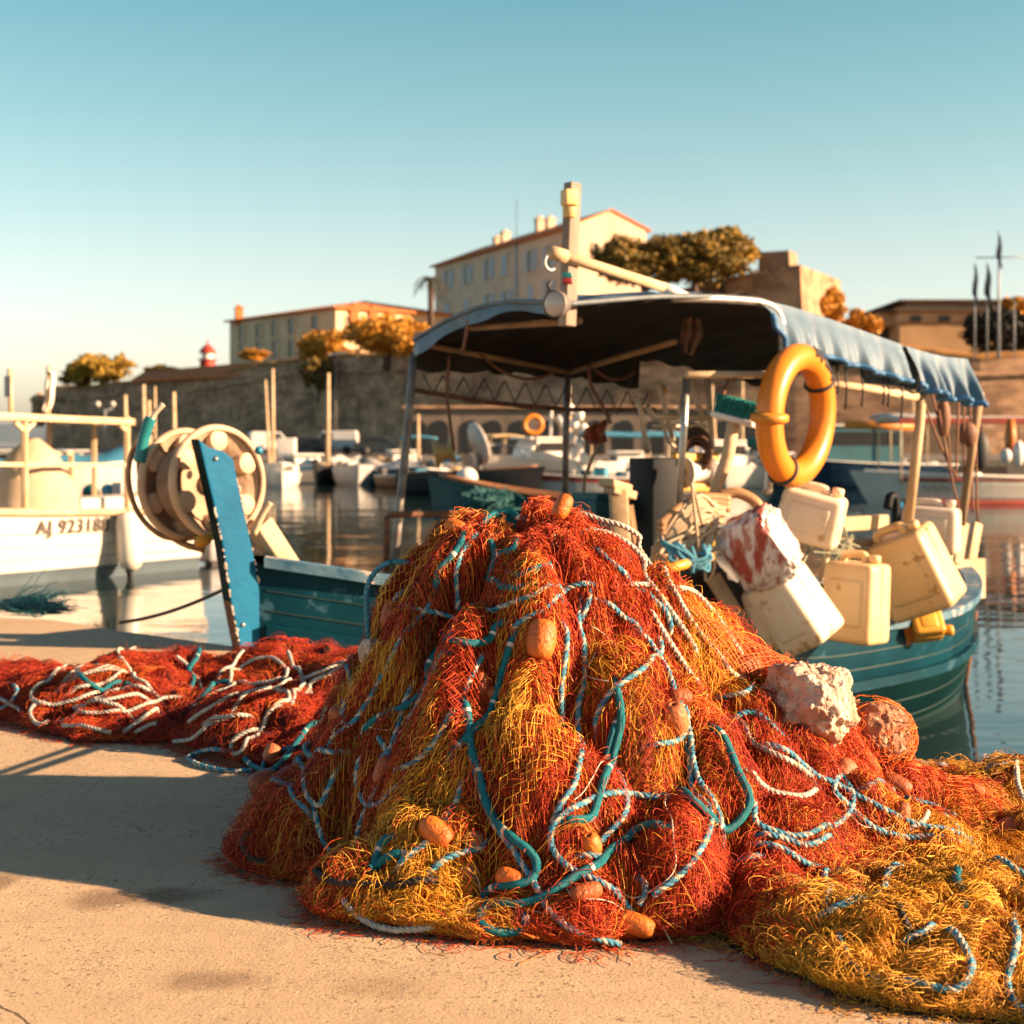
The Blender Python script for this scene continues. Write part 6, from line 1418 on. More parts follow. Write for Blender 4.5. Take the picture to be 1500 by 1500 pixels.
tree('bush', 'small golden bush under the windows of the long house', 372, 520, 157, 44, 22, LEAFO, 1300, .2, 5, 7)
tree('tree', 'large dark tree crown beside the gable of the tall house', 942, 386, 112, 128, 92, LEAFD, 9000, .22, 11, 8, ground=3)
tree('tree', 'dark tree crown with golden top in the middle behind the boom', 1016, 382, 114, 150, 88, LEAFD, 10000, .22, 11, 9, ground=3)
tree('tree', 'golden topped tree crown next to the stone bastion', 1058, 370, 116, 108, 72, LEAFG, 7000, .22, 9, 10, ground=4)
tree('tree', 'ochre tree just beyond the edge of the stone bastion', 1204, 452, 120, 66, 62, LEAFO, 3600, .22, 9, 11, ground=2)
tree('tree', 'small ochre tree between the bastion and the fort annex', 1262, 474, 125, 60, 44, LEAFO, 2600, .22, 8, 12, ground=2)
tree('tree', 'black green spreading conifer in front of the fort building', 1470, 492, 118, 124, 88, LEAFB, 6000, .26, 10, 13, ground=1)
tree('tree', 'reddish shrub at the corner of the fort roof', 1492, 452, 128, 50, 50, LEAFO, 1800, .22, 6, 15, ground=2)
# palm
pal = thing('palm_tree', 'thin palm with drooping fronds at the corner of the tall house', 'palm tree', W(632, 500, 139)); ct = W(631, 408, 139)
MB().tube(np.array([W(632, 505, 139), W(631, 450, 139), ct]), [.32, .28, .30], 9).build('trunk', BARK, pal)
mb = MB(); PALM = M('palm_leaf', (.06, .055, .03), (.03, .03, .018), .8, island=True)
for k in range(26):
    a = RNG.uniform(0, 6.28); L = RNG.uniform(1.5, 2.3); u = RNG.uniform(-.1, .8); spine = []
    for t_ in np.linspace(0, 1, 8): spine.append(ct + np.array([math.cos(a) * L * t_ * .9, math.sin(a) * L * t_ * .9, u * t_ * L * .8 - 1.9 * t_ * t_]))
    spine = np.array(spine); sx = np.array([-math.sin(a), math.cos(a), 0])
    for t_ in np.linspace(.15, 1, 16):
        i = t_ * 7; q = spine[min(int(i), 6)] * (1 - (i - int(i))) + spine[min(int(i) + 1, 7)] * (i - int(i))
        for s in (-1, 1): e = q + sx * s * .28 + np.array([0, 0, -.42]); mb.add([q, q + [0, 0, .05], e], [(0, 1, 2)])
    mb.tube(spine, .03, 4)
mb.build('fronds', PALM, pal)
# flagpoles
POLE = M('pole_grey', (.30, .33, .35), (.24, .27, .29), .5, 4); FLB = M('flag_navy', (.02, .03, .06), (.04, .06, .10), .8, 1.2)
def flagpole(label, px, y0, Y, flag, cl=FLB, yard=False, w=.5):
    t_ = thing('flagpole', label, 'flagpole', W(px, 526, Y), 0, 'flagpoles on the rampart'); MB().tube(np.array([W(px, 526, Y), W(px, y0, Y)]), [.12, .05] if yard else [.06, .04], 8).build('pole', POLE, t_)
    if yard: MB().tube(np.array([W(px - 34, 377.5, Y), W(px + 60, 376, Y)]), .045, 6).build('yard', POLE, t_)
    if flag:
        ya, yb = flag; P = np.zeros((16, 7, 3))
        for i, s in enumerate(np.linspace(0, 1, 16)):
            for j, q in enumerate(np.linspace(0, 1, 7)): P[i, j] = W(px, ya + (yb - ya) * s, Y) + np.array([w * (.22 + .42 * s + .10 * math.sin(s * 7)) * (q - .25) + .05 * math.sin(s * 6), .16 * math.sin(q * 9 + s * 2), -.55 * q * s - .25 * q])
        f_ = MB().grid(P).build('flag', cl, t_); s_ = f_.modifiers.new('t', 'SOLIDIFY'); s_.thickness = .02
flagpole('slim flagpole with limp navy flag, first of the row nearest the stone bastion', 1428, 384, 100, (386, 432))
flagpole('slim flagpole with dark limp flag beside the tall yarded mast', 1446, 384, 100, (386, 432), M('flag_blue_black', (.012, .03, .05), (.03, .05, .08), .8, 1.5), w=.7)
flagpole('tall flag mast with a yard and a limp tricolour flag at its top', 1463, 338, 100, (342, 378), M('flag_red_blue', (.02, .03, .07), (.35, .05, .04), .8, .8, contrast=(.52, .6)), yard=True)
flagpole('bare grey flagpole on the far side of the tall yarded mast', 1486, 440, 100, None)
# street lamps, vans on the far quay
lp = thing('street_lamp', 'twin globe street lamp in front of the dark rampart', 'street lamp', W(154, 664, 120)); mb = MB(); mb.tube(np.array([W(154, 664, 120), W(154, 600, 120)]), .07, 8); mb.tube(np.array([W(143, 598, 120), W(154, 602, 120), W(165, 598, 120)]), .05, 6); mb.build('post', POLE, lp)
for px in (143, 165): MB().ball(W(px, 592, 120), .24, n=12).build('globe', M('globe_glass', (.62, .58, .52), None, .3), lp)
lp2 = thing('street_lamp', 'street lamp with two flat arms rising before the rampart creeper', 'street lamp', W(492, 664, 116)); mb = MB(); mb.tube(np.array([W(492, 664, 116), W(492, 520, 116)]), .06, 8); mb.build('post', GREYP, lp2); mb = MB(); mb.beam(W(480, 520, 116), W(508, 516, 116), .25, .12); mb.build('lamp_head', WHITEP, lp2)
VANW = M('van_white', (.62, .62, .60), (.55, .55, .53), .35, 1); CARD = M('car_dark', (.03, .04, .05), (.02, .03, .035), .3, 1)
def van(label, px, Y, L, h, m, rz, name='van'):
    t_ = thing(name, label, name, (W(px, 660, Y)[0], Y, .03), rz, 'vehicles parked on the far quay', local=True); w = 1.7
    prof = [(-L / 2, .35), (L / 2, .35), (L / 2, .85), (L / 2 - .55, .95), (L / 2 - 1.15, h - .05), (-L / 2 + .12, h), (-L / 2, h - .2)] if name == 'van' else [(-L / 2, .3), (L / 2, .3), (L / 2, .75), (L / 2 - .9, .88), (L / 2 - 1.6, h), (-L / 2 + 1.0, h), (-L / 2 + .3, .9), (-L / 2, .8)]
    b_ = MB().prism(prof, -w / 2, w / 2).build('body', m, t_); bv = b_.modifiers.new('b', 'BEVEL'); bv.width = .07; bv.segments = 3
    gl = [(L / 2 - .72, .98), (L / 2 - 1.2, h - .15), (L / 2 - 1.9, h - .15), (L / 2 - 1.9, .98)] if name == 'van' else [(L / 2 - 1.05, .9), (L / 2 - 1.62, h - .1), (-L / 2 + 1.05, h - .1), (-L / 2 + .6, .9)]
    MB().prism(gl, -w / 2 - .012, w / 2 + .012).build('side_window', PANE, t_)
    for sx in (-L / 2 + .75, L / 2 - .8):
        for sy in (-w / 2, w / 2): MB().lathe([(.001, -.1), (.30, -.1), (.32, 0), (.30, .1), (.001, .1)], (sx, sy, .31), Rx(math.pi / 2), 16).build('wheel', BLACK, t_)
van('white panel van parked behind the bare mast on the far quay', 488, 112, 3.7, 1.75, VANW, math.pi); van('white van partly hidden behind the slanting gaff on the far quay', 398, 114, 3.4, 1.7, VANW, 0.3)
van('dark parked car in front of the white panel van', 448, 108, 3.6, 1.25, CARD, math.pi, 'car'); van('dark car parked by the archways of the grey building', 560, 98, 3.6, 1.3, CARD, 0, 'car')
t_ = thing('storage_box', 'pale storage box standing between the two white vans', 'box', W(420, 672, 100)); b_ = MB().box(W(420, 657, 100), (1.2, 1.0, 1.4), bevel=.05).build('box_body', WHITEP, t_)

# ================================================================== WHITE BOAT BEHIND THE HAULER
o2 = np.array([-6.38, 18.6]); d2 = np.array([1.9, 2.7]); d2 /= np.linalg.norm(d2); n2_ = np.array([d2[1], -d2[0]])
def wk(px, py, off=0.0):
    o = o2 + n2_ * off; k = (px - CX) / F; a = (k * o[1] - o[0]) / (d2[0] - k * d2[1]); return W(px, py, o[1] + d2[1] * a)
WHULL = M('hull_white', (.66, .62, .56), (.58, .54, .48), .35, 1.2, worn=(.42, .36, .28), worn_at=.74, worn_scale=2.5, bump=.05, bscale=3)
BOOT = M('boot_topping_grey', (.10, .14, .17), (.07, .10, .12), .5, 2); CANV = M('canvas_beige', (.55, .42, .29), (.44, .33, .22), .9, 2, bump=.4, bscale=4)
wb = thing('motor_boat', 'white motor boat with beige canopy frame and a number along its side', 'boat', wk(290, 835))
sgn = lambda u: o2 + d2 * (3.42 - u)                   # u metres forward from the transom
uu = np.concatenate([np.linspace(0, 5.5, 24), np.linspace(5.7, 8.2, 16)]); mb = MB()
def hbw(u): return 1.02 * (1 - max(0, (u - 4.2) / 4.0) ** 2.2)
for s in (1, -1):
    P = []
    for u in uu:
        cl_ = sgn(u) - n2_ * 1.02; b = max(hbw(u), .0); zs = .10 + .012 * u * u * .6
        P.append([v3(cl_ + n2_ * s * b * f, zz) for f, zz in ((1.03, zs), (1.0, zs - .22), (.985, -.35), (.93, -.62), (.90, -.70), (.86, -.84), (.5, -1.1), (0, -1.2))])
    P = np.array(P); a, b = P.shape[:2]; Fc = []; mi = []
    for i in range(a - 1):
        for j in range(b - 1): q = (i * b + j, i * b + j + 1, (i + 1) * b + j + 1, (i + 1) * b + j); Fc.append(q[::-1] if s > 0 else q); mi.append(0 if j < 3 else 1)
    mb.add(P.reshape(-1, 3), Fc, mi, False)
tr = [v3(sgn(0) - n2_ * 1.02 + n2_ * s * f * 1.02, zz) for s, f, zz in ((1, 1.03, .10), (1, .93, -.62), (1, .5, -1.1), (-1, .5, -1.1), (-1, .93, -.62), (-1, 1.03, .10))]; mb.add(tr, [(0, 1, 2, 3, 4, 5)])
mb.build('hull', [WHULL, BOOT], wb)
P = np.array([[v3(sgn(u) - n2_ * 1.02 + n2_ * f * hbw(u), .02 + .012 * u * u * .6) for f in (-.98, 0, .98)] for u in uu]); MB().grid(P, smooth=False).build('deck', WHULL, wb)
P = np.array([v3(sgn(u) - n2_ * 1.02 + n2_ * (hbw(u) * 1.03 + .02), .07 + .012 * u * u * .6) for u in uu]); MB().tube(P, .05, 8).build('rub_rail', PALEW, wb)
for z0 in (-.18, -.34, -.50): MB().tube(np.array([v3(sgn(u) - n2_ * 1.02 + n2_ * (hbw(u) * (1.0 - (.015 if z0 < -.3 else 0) - (.03 if z0 < -.4 else 0)) + .003), z0 + .007 * u * u * .6) for u in uu]), .010, 5).build('plank_seam', M('seam', (.5, .45, .38), None, .6), wb)
fc = bpy.data.curves.new('lettering', 'FONT'); fc.body = 'AJ 923188'; fc.size = .25; fc.extrude = .004; fc.offset = .003; fc.space_character = 1.12
fo = bpy.data.objects.new('lettering', fc); COL.objects.link(fo); fo.parent = wb; a0 = wk(54, 783, .030)
fc.materials.append(M('letter_brown', (.06, .04, .03), (.10, .07, .05), .7, 20))
R = np.array([[d2[0], 0, n2_[0]], [d2[1], 0, n2_[1]], [0, 1, 0]]); mw = Matrix(R.tolist()).to_4x4(); mw.translation = Vector((a0 - np.array(wb.location)).tolist()); fo.matrix_local = mw
bpy.context.view_layer.update(); fm = bpy.data.meshes.new_from_object(fo.evaluated_get(bpy.context.evaluated_depsgraph_get()))
bpy.data.objects.remove(fo); fo = bpy.data.objects.new('lettering', fm); COL.objects.link(fo); fo.parent = wb; fo.matrix_local = mw
# canopy frame
FRM = M('frame_cream', (.62, .46, .28), (.5, .36, .2), .5, 5)
mb = MB(); mb.beam(wk(-60, 607, -.1), wk(193, 618, -.1), .10, .09, bevel=.01); mb.beam(wk(193, 618, -.1), wk(193, 618, -1.9), .10, .09); mb.beam(wk(-60, 607, -1.9), wk(193, 618, -1.9), .10, .09)
for px in (36, 186): mb.beam(wk(px, 610, -.12), wk(px, 752, -.12), .075, .075, bevel=.01)
for px in (72, 138): mb.beam(wk(px, 618, -1.9), wk(px, 745, -1.9), .06, .06)
mb.beam(wk(-40, 680, -.12), wk(187, 681, -.12), .055, .05); mb.beam(wk(30, 664, -1.0), wk(104, 664, -1.0), .06, .05); mb.beam(wk(104, 662, -1.0), wk(104, 735, -1.0), .06, .05)
for px, s in ((36, 1), (36, -1), (186, -1)): mb.beam(wk(px, 632, -.12), wk(px + s * 14, 618, -.12), .05, .05)
mb.beam(wk(33, 680, -.4), wk(12, 730, -.6), .05, .05); mb.build('canopy_frame', FRM, wb)
mb = MB(); P = np.array([[wk(px, 612 + (px + 60) * .043, off) + [0, 0, .02 - .05 * abs(math.sin(px * .05))] for off in np.linspace(-.1, -1.9, 6)] for px in np.linspace(-60, 193, 20)]); mb.grid(P); mb.build('canopy_cloth', CANV, wb)
# covered console
cc = wk(48, 750, -.7); mb = MB(); pr = [(.62, -.15), (.58, .25), (.48, .50), (.30, .80), (.08, .98)]; mb.lathe(pr, cc, Rz(.4), 9); mb.lathe([(.45, -.15), (.42, .2), (.30, .45), (.05, .62)], wk(20, 750, -1.2), Rz(.2), 8); mb.build('console_cover', CANV, wb)
mb = MB(); mb.tube(np.array([wk(85, 752, -.4), wk(85, 704, -.4)]), .10, 12); mb.build('bollard', WHITEP, wb)
mb = MB(); mb.box(wk(150, 740, -.8), (1.3, .7, .24), Rz(math.atan2(d2[1], d2[0])), bevel=.04); mb.box(wk(235, 742, -.8), (1.0, .9, .22), Rz(math.atan2(d2[1], d2[0])), bevel=.04); mb.build('deck_locker', WHULL, wb)
mb = MB(); ob_ = wk(306, 815, -.6); mb.box(ob_ + [.05, 0, .10], (.34, .3, .36), Rz(.9), bevel=.07, mi=0); mb.box(ob_ + [.05, 0, -.20], (.14, .16, .5), Rz(.9), mi=1); mb.box(ob_ + [.05, 0, -.02], (.3, .26, .06), Rz(.9), mi=2); mb.build('outboard_motor', [M('cowl_grey', (.3, .3, .32), None, .4), BLACK, M('cowl_orange', (.55, .2, .02), None, .4)], wb)
mb = MB(); mb.tube(np.array([wk(16, 612, -1.0), wk(14, 540, -1.0)]), .035, 6); mb.build('flag_staff', FRM, wb); mb = MB(); mb.box(wk(11, 566, -1.0), (.08, .03, .28), Rz(.3)); mb.build('small_flag', FLB, wb)
cloth('white_cloth', [[(70, 540), (78, 545)], [(66, 565), (79, 580)], [(62, 600), (70, 606)]], 21.0, M('cloth_white', (.72, .68, .6), (.6, .56, .5), .8, 3), 'limp white cloth tied above the beige canopy of the white boat', 'cloth', .05)
MB_ = MB(); MB_.tube(np.array([W(71, 536, 21.0), W(71, 618, 21.0)]), .03, 6); o = MB_.build('cloth_staff', FRM, wb)
fd = thing('fender', 'large white fender hanging against the side of the white motor boat', 'fender', wk(194, 838, .2)); cf = wk(190, 793, .22)
MB().lathe([(.001, -.40), (.05, -.395), (.13, -.34), (.165, -.24), (.165, .26), (.14, .36), (.06, .405), (.001, .41)], cf, Ry(-.06), 24).build('fender_body', M('fender_white', (.70, .66, .58), (.6, .55, .47), .4, 2), fd)
MB().lathe([(.001, -.50), (.035, -.49), (.045, -.42), (.07, -.37)], cf, None, 12).build('fender_eye', BLACK, fd); MB().tube(np.array([cf + [0, 0, .40], wk(186, 748, .02)]), .02, 6).build('fender_rope', BLACK, fd)
# its stern boathook ball
# ================================================================== OTHER BOATS IN THE HARBOUR
NAVY = M('hull_navy', (.015, .04, .08), (.01, .03, .06), .4, 2, spec=.15); TEALH = M('hull_teal', (.005, .08, .10), (.004, .06, .08), .45, 2, spec=.15); BROWN = M('hull_varnish', (.26, .12, .05), (.17, .075, .03), .4, 2)
BLKH = M('hull_black', (.012, .012, .015), (.02, .018, .018), .45, 2); BLUEH = M('hull_blue', (.02, .20, .34), (.02, .16, .28), .4, 2); REDS = M('stripe_red', (.30, .045, .025), (.22, .035, .02), .5, 2); GREYT = M('tube_grey', (.42, .42, .42), (.34, .33, .32), .5, 2)
TARPB = M('cover_blue', (.05, .24, .36), (.035, .18, .28), .7, 2, bump=.4, bscale=4); TARPY = M('cover_sand', (.52, .38, .2), (.42, .29, .14), .8, 2, bump=.4, bscale=4); TARPW = M('cover_white', (.60, .56, .5), (.5, .46, .4), .8, 2, bump=.4, bscale=4)
def gboat(label, px, Y, L, ang, hull, trim=WHITEP, beam=None, fb=.62, name='motor_boat', cabin=None, cover=None, mast=None, motor=False, clutter=0, group='small boats moored across the harbour', stripe=None, rail=False, transom=.82, top=None):
    c = W(px, 700, Y); t_ = thing(name, label, 'boat', (c[0], Y, WATER), rad(ang), group, local=True); bm_ = beam or L * .36; u = np.linspace(0, 1, 22)
    hb = bm_ / 2 * np.where(u < .5, transom + (1 - transom) * np.sin(u * math.pi), 1 - (np.clip(u - .5, 0, 1) / .5) ** 2.4); zs = fb * (1 + .35 * u ** 2.2); x = (u - .5) * L
    mb = MB()
    for s in (1, -1):
        P = np.stack([np.stack([x * kx + (L * .04 * (u ** 6) * q), s * hb * f, zs * zf + zc], 1) for kx, q, f, zf, zc in ((1, 1.5, 1.0, 1, 0), (1, 1, .97, .72, 0), (1, .2, .88, .25, 0), (.98, 0, .80, 0, .04), (.95, 0, .5, 0, -.22), (.9, 0, 0, 0, -.3))], 1)
        a, b = P.shape[:2]; Fc, mi = [], []
        for i in range(a - 1):
            for j in range(b - 1): q = (i * b + j, i * b + j + 1, (i + 1) * b + j + 1, (i + 1) * b + j); Fc.append(q if s > 0 else q[::-1]); mi.append(1 if (stripe and j == 0) or j >= 3 and stripe else 0)
        mb.add(P.reshape(-1, 3), Fc, mi, False)
    mb.add([(-L / 2, s * hb[0] * f, zz) for s, f, zz in ((1, 1, fb), (1, .8, .04), (1, .3, -.25), (-1, .3, -.25), (-1, .8, .04), (-1, 1, fb))], [(0, 1, 2, 3, 4, 5)])
    mb.build('hull', [hull, stripe or hull], t_)
    P = np.stack([np.stack([x * .97, f * hb * .93, zs * (.86 if cover is None else .9)], 1) for f in (-1, -.3, .3, 1)], 1); MB().grid(P, smooth=False).build('deck', trim, t_)
    mb = MB()
    for s in (1, -1): mb.tube(np.stack([x, s * hb, zs + .01], 1), .035, 5)
    mb.build('gunwale', trim, t_)
    if cabin:
        x0, x1, h, m = cabin; w = bm_ * .34; pr = [(x0 * L, fb * .8), (x1 * L, fb * .8), (x1 * L - .12, fb + h * .55), (x1 * L - .35, fb + h), (x0 * L + .05, fb + h)]
        cb_ = MB().prism(pr, -w, w).build('cabin', m, t_); MB().prism([(x0 * L + .2, fb + h * .5), (x1 * L - .2, fb + h * .5), (x1 * L - .42, fb + h * .85), (x0 * L + .2, fb + h * .85)], -w - .012, w + .012).build('cabin_window', PANE, cb_)
        MB().box(((x0 + x1) / 2 * L - .1, 0, fb + h + .03), ((x1 - x0) * L + .15, 2 * w + .2, .07)).build('cabin_roof', trim, cb_)
    if cover:
        P = np.stack([np.stack([x[2:-2] * .98, f * hb[2:-2] * .98, zs[2:-2] + .03 + (1 - abs(f)) * (.34 + .12 * np.sin(x[2:-2] * 3))], 1) for f in np.linspace(-1, 1, 9)], 1); MB().grid(P).build('cover', cover, t_)
    if top:
        x0, x1, h, m = top; P = np.array([[(xx, w_ * bm_ * .46, fb + h - .10 * w_ * w_ + .02 * math.sin(xx * 4)) for w_ in np.linspace(-1, 1, 7)] for xx in np.linspace(x0 * L, x1 * L, 10)]); cn = MB().grid(P).build('awning', m, t_); s_ = cn.modifiers.new('t', 'SOLIDIFY'); s_.thickness = .09
        mb = MB()
        for xx in (x0 * L + .1, x1 * L - .1):
            for w_ in (-.42, .42): mb.tube(np.array([(xx, w_ * bm_, fb * .8), (xx, w_ * bm_, fb + h - .1)]), .025, 6)
        mb.build('awning_frame', FRM, t_)
    if mast:
        for k, (xx, h, r, lean) in enumerate(mast): MB().tube(np.array([(xx * L, 0, fb * .7), (xx * L + lean, 0, fb + h)]), [r, r * .7], 8).build('mast', PALEW, t_)
    if motor:
        mb = MB(); mb.box((-L / 2 - .15, 0, fb + .12), (.34, .3, .42), bevel=.08); mb.box((-L / 2 - .15, 0, fb - .4), (.15, .14, .8)); mb.build('outboard_motor', BLACK, t_)
    if rail:
        mb = MB(); k = slice(13, 22); P = np.stack([x[k], hb[k] * .9, zs[k] + .42], 1); P2 = P * [1, -1, 1]; mb.tube(np.concatenate([P, P2[::-1]]), .02, 5)
        for i in range(0, 9, 2):
            for s in (1, -1): p = P[i] * [1, s, 1]; mb.tube(np.array([p - [0, 0, .42], p]), .015, 4)
        mb.build('bow_rail', STEEL, t_)
    for q in range(clutter):
        p = np.array([RNG.uniform(-.4, .25) * L, RNG.uniform(-.3, .3) * bm_, fb * .9 + RNG.uniform(0, .12)]); m = [WHITEP, TARPW, GREYT, TARPY, BLACK, TEALH, ROPE_BLUE][RNG.integers(0, 7)]; mb = MB(); k = RNG.integers(0, 3)
        if k == 0: mb.ball(p + [0, 0, .12], RNG.uniform(.12, .22), n=10)
        elif k == 1: mb.box(p + [0, 0, .15], RNG.uniform(.2, .5, 3), Rz(RNG.uniform(0, 3)), bevel=.03)
        else: mb.tube(np.stack([p[0] + .22 * np.cos(a_), p[1] + .22 * np.sin(a_), p[2] + .1 + 0 * a_], 1), .08, 6, closed=True)
        mb.build(['buoy', 'deck_box', 'rope_ring'][k], m, t_)
    return t_
gboat('white dinghy with tall bare mast and slanting gaff next to the hauler', 397, 62, 4.6, -70, WHULL, fb=.7, name='sail_boat', mast=((.1, 4.1, .09, -.1), (-.05, 3.7, .07, -1.0)))
gboat('white motor boat with blue band beside the mast dinghy', 438, 66, 4.8, -60, WHULL, stripe=BLUEH, fb=.6, cabin=(-.1, .25, .6, WHITEP), cover=TARPB)
gboat('dark boat with a tall bare mast in front of the white panel van', 482, 66, 4.6, -95, BLKH, trim=WOOD, name='sail_boat', mast=((.05, 4.2, .10, -.1),), clutter=4)
gboat('grey inflatable boat full of white bags beside the dark mast boat', 520, 63, 4.2, -80, GREYT, trim=GREYT, beam=1.9, clutter=8, motor=True)
gboat('sand covered boat between the inflatable and the teal hull', 548, 68, 4.8, -65, WHULL, cover=TARPY, clutter=2)
gboat('teal hulled boat under a pale cover', 578, 62, 4.4, -45, TEALH, cover=TARPW, fb=.6)
gboat('white boat with blue awning behind the far canopy post', 612, 68, 5.2, -85, WHULL, top=(-.3, .15, 1.35, TARPB), clutter=4, mast=((.2, 2.4, .08, -.1),))
gboat('small cluttered navy boat beside the black net boat', 640, 60, 4.0, -100, NAVY, clutter=7, fb=.55)
gboat('boat hidden under a pale blue cover at the far end of the row', 660, 72, 5.0, -70, WHULL, cover=TARPB)
gboat('low white boat with a sand coloured cover behind the inflatable', 505, 72, 4.6, -110, WHULL, cover=TARPW, clutter=3)
gboat('white cuddy boat moored behind the teal hulled boat', 590, 74, 5.0, -75, WHULL, cabin=(-.15, .2, .7, WHITEP), rail=True)
# black net boat with its hauler
bb = gboat('black net boat with an orange name board and yellow hauler drum', 690, 50, 5.0, -28, BLKH, trim=BROWN, beam=1.9, fb=.75, name='net_boat', group='fishing boats moored across the harbour')
MB().box((.0, -.87, .5), (1.0, .03, .16)).build('name_board', M('board_orange', (.4, .11, .04), None, .6), bb)
mb = MB(); R = Ry(rad(80)) @ Rz(.3); mb.lathe([(.1, -.35), (.5, -.32), (.56, -.25), (.3, -.1), (.25, .1), (.45, .3), (.5, .35), (.1, .36)], (-1.0, -.1, 1.45), Rz(.5) @ R, 24); mb.build('hauler_drum', M('drum_yellow', (.58, .36, .12), (.45, .26, .08), .5, 4), bb)
mb = MB(); mb.lathe([(.001, .0), (.72, .04), (.75, .0), (.7, -.05), (.001, -.04)], (.35, -.1, 1.75), Rz(.9) @ Ry(rad(72)), 28); mb.build('hauler_plate', M('plate_white', (.62, .57, .52), (.5, .44, .39), .6, 2), bb); MB().box((.3, 0, .95), (.15, .12, .9)).build('hauler_post', GREYP, bb)
o = MB().ball(W(684, 700, 47), .34, n=16).build('mooring_buoy', WHITEP, None, origin=W(684, 716, 47)); tag(o, 'round white mooring buoy floating beside the black net boat', 'buoy')
o = MB().ball(W(622, 697, 52), .16, n=12).build('mooring_buoy', M('buoy_orange', (.6, .16, .04), None, .5), None, origin=W(622, 704, 52)); tag(o, 'small orange buoy floating in front of the row of small boats', 'buoy')
# white cabin boat
wc = gboat('white cabin boat with flared bow lying across the harbour beside the orange ring', 795, 52, 5.6, 205, WHULL, beam=2.2, fb=1.05, cabin=(-.22, .16, .85, WHITEP), stripe=None, rail=True, name='cabin_boat', group='fishing boats moored across the harbour', clutter=3)
mb = MB(); mb.tube(np.array([(-.3, 0, 1.9), (-.35, 0, 3.0)]), .05, 6); mb.tube(np.array([(-1.0, .2, 1.9), (-.5, .2, 2.7)]), .08, 6); mb.build('mast', WHITEP, wc)
MB().tube(np.stack([np.linspace(-2.7, 2.8, 30), 1.13 * np.interp(np.linspace(-2.7, 2.8, 30), [-2.7, 0, 1.4, 2.3, 2.8], [.85, 1.0, .86, .45, .05]), .75 + .04 * np.linspace(-2.7, 2.8, 30)], 1), .04, 5).build('rub_rail', GREYP, wc)
lr = thing('life_ring', 'small orange life ring on the white cabin boat across the harbour', 'life ring', W(781, 622, 49)); MB().tube(np.stack([W(781, 622, 49)[0] + .28 * np.cos(a_), 49 + .05 * np.cos(a_), W(781, 622, 49)[2] + .28 * np.sin(a_)], 1), .085, 10, closed=True).build('ring_body', RINGM, lr)
MB().tube(np.array([W(784, 636, 49), W(786, 660, 49)]), .04, 6).build('ring_bracket', BLACK, lr)
for i, (px, lab) in enumerate(((838, 'string of white fenders on the stern of the white cabin boat'), (852, 'second cluster of white fenders nearer the grey awning boat'))):
    f_ = thing('fender', lab, 'fender', W(px, 690, 50)); mb = MB()
    for k in range(5): mb.ball(W(px + (k % 2) * 6 - 3, 600 + k * 21 + 8 * i, 50 + .1 * k), (.16, .16, .22), n=10)
    mb.build('fender_body', WHITEP, f_)
gboat('grey boat with a blue and sand awning beyond the rust red flag', 905, 50, 6.0, 190, GREYT, beam=2.0, fb=.55, stripe=REDS, top=(-.35, .2, 1.5, TARPB), clutter=7, name='fishing_boat_far', group='fishing boats moored across the harbour').name = 'awning_boat'
gboat('small teal boat with clutter behind the dark control box', 965, 56, 5.0, 170, TEALH, fb=.7, top=(-.3, .1, 1.4, TARPW), clutter=6)
gboat('pale boat with a wheelhouse seen through the gantry', 1050, 58, 5.5, 200, WHULL, fb=.8, cabin=(-.2, .2, 1.0, WHITEP), clutter=4, mast=((0, 3.2, .07, .2),))
gboat('brown gunwaled teal rowing boat lying just beyond the canopy', 800, 21, 3.0, 176, TEALH, trim=BROWN, fb=1.0, name='rowing_boat', clutter=0)
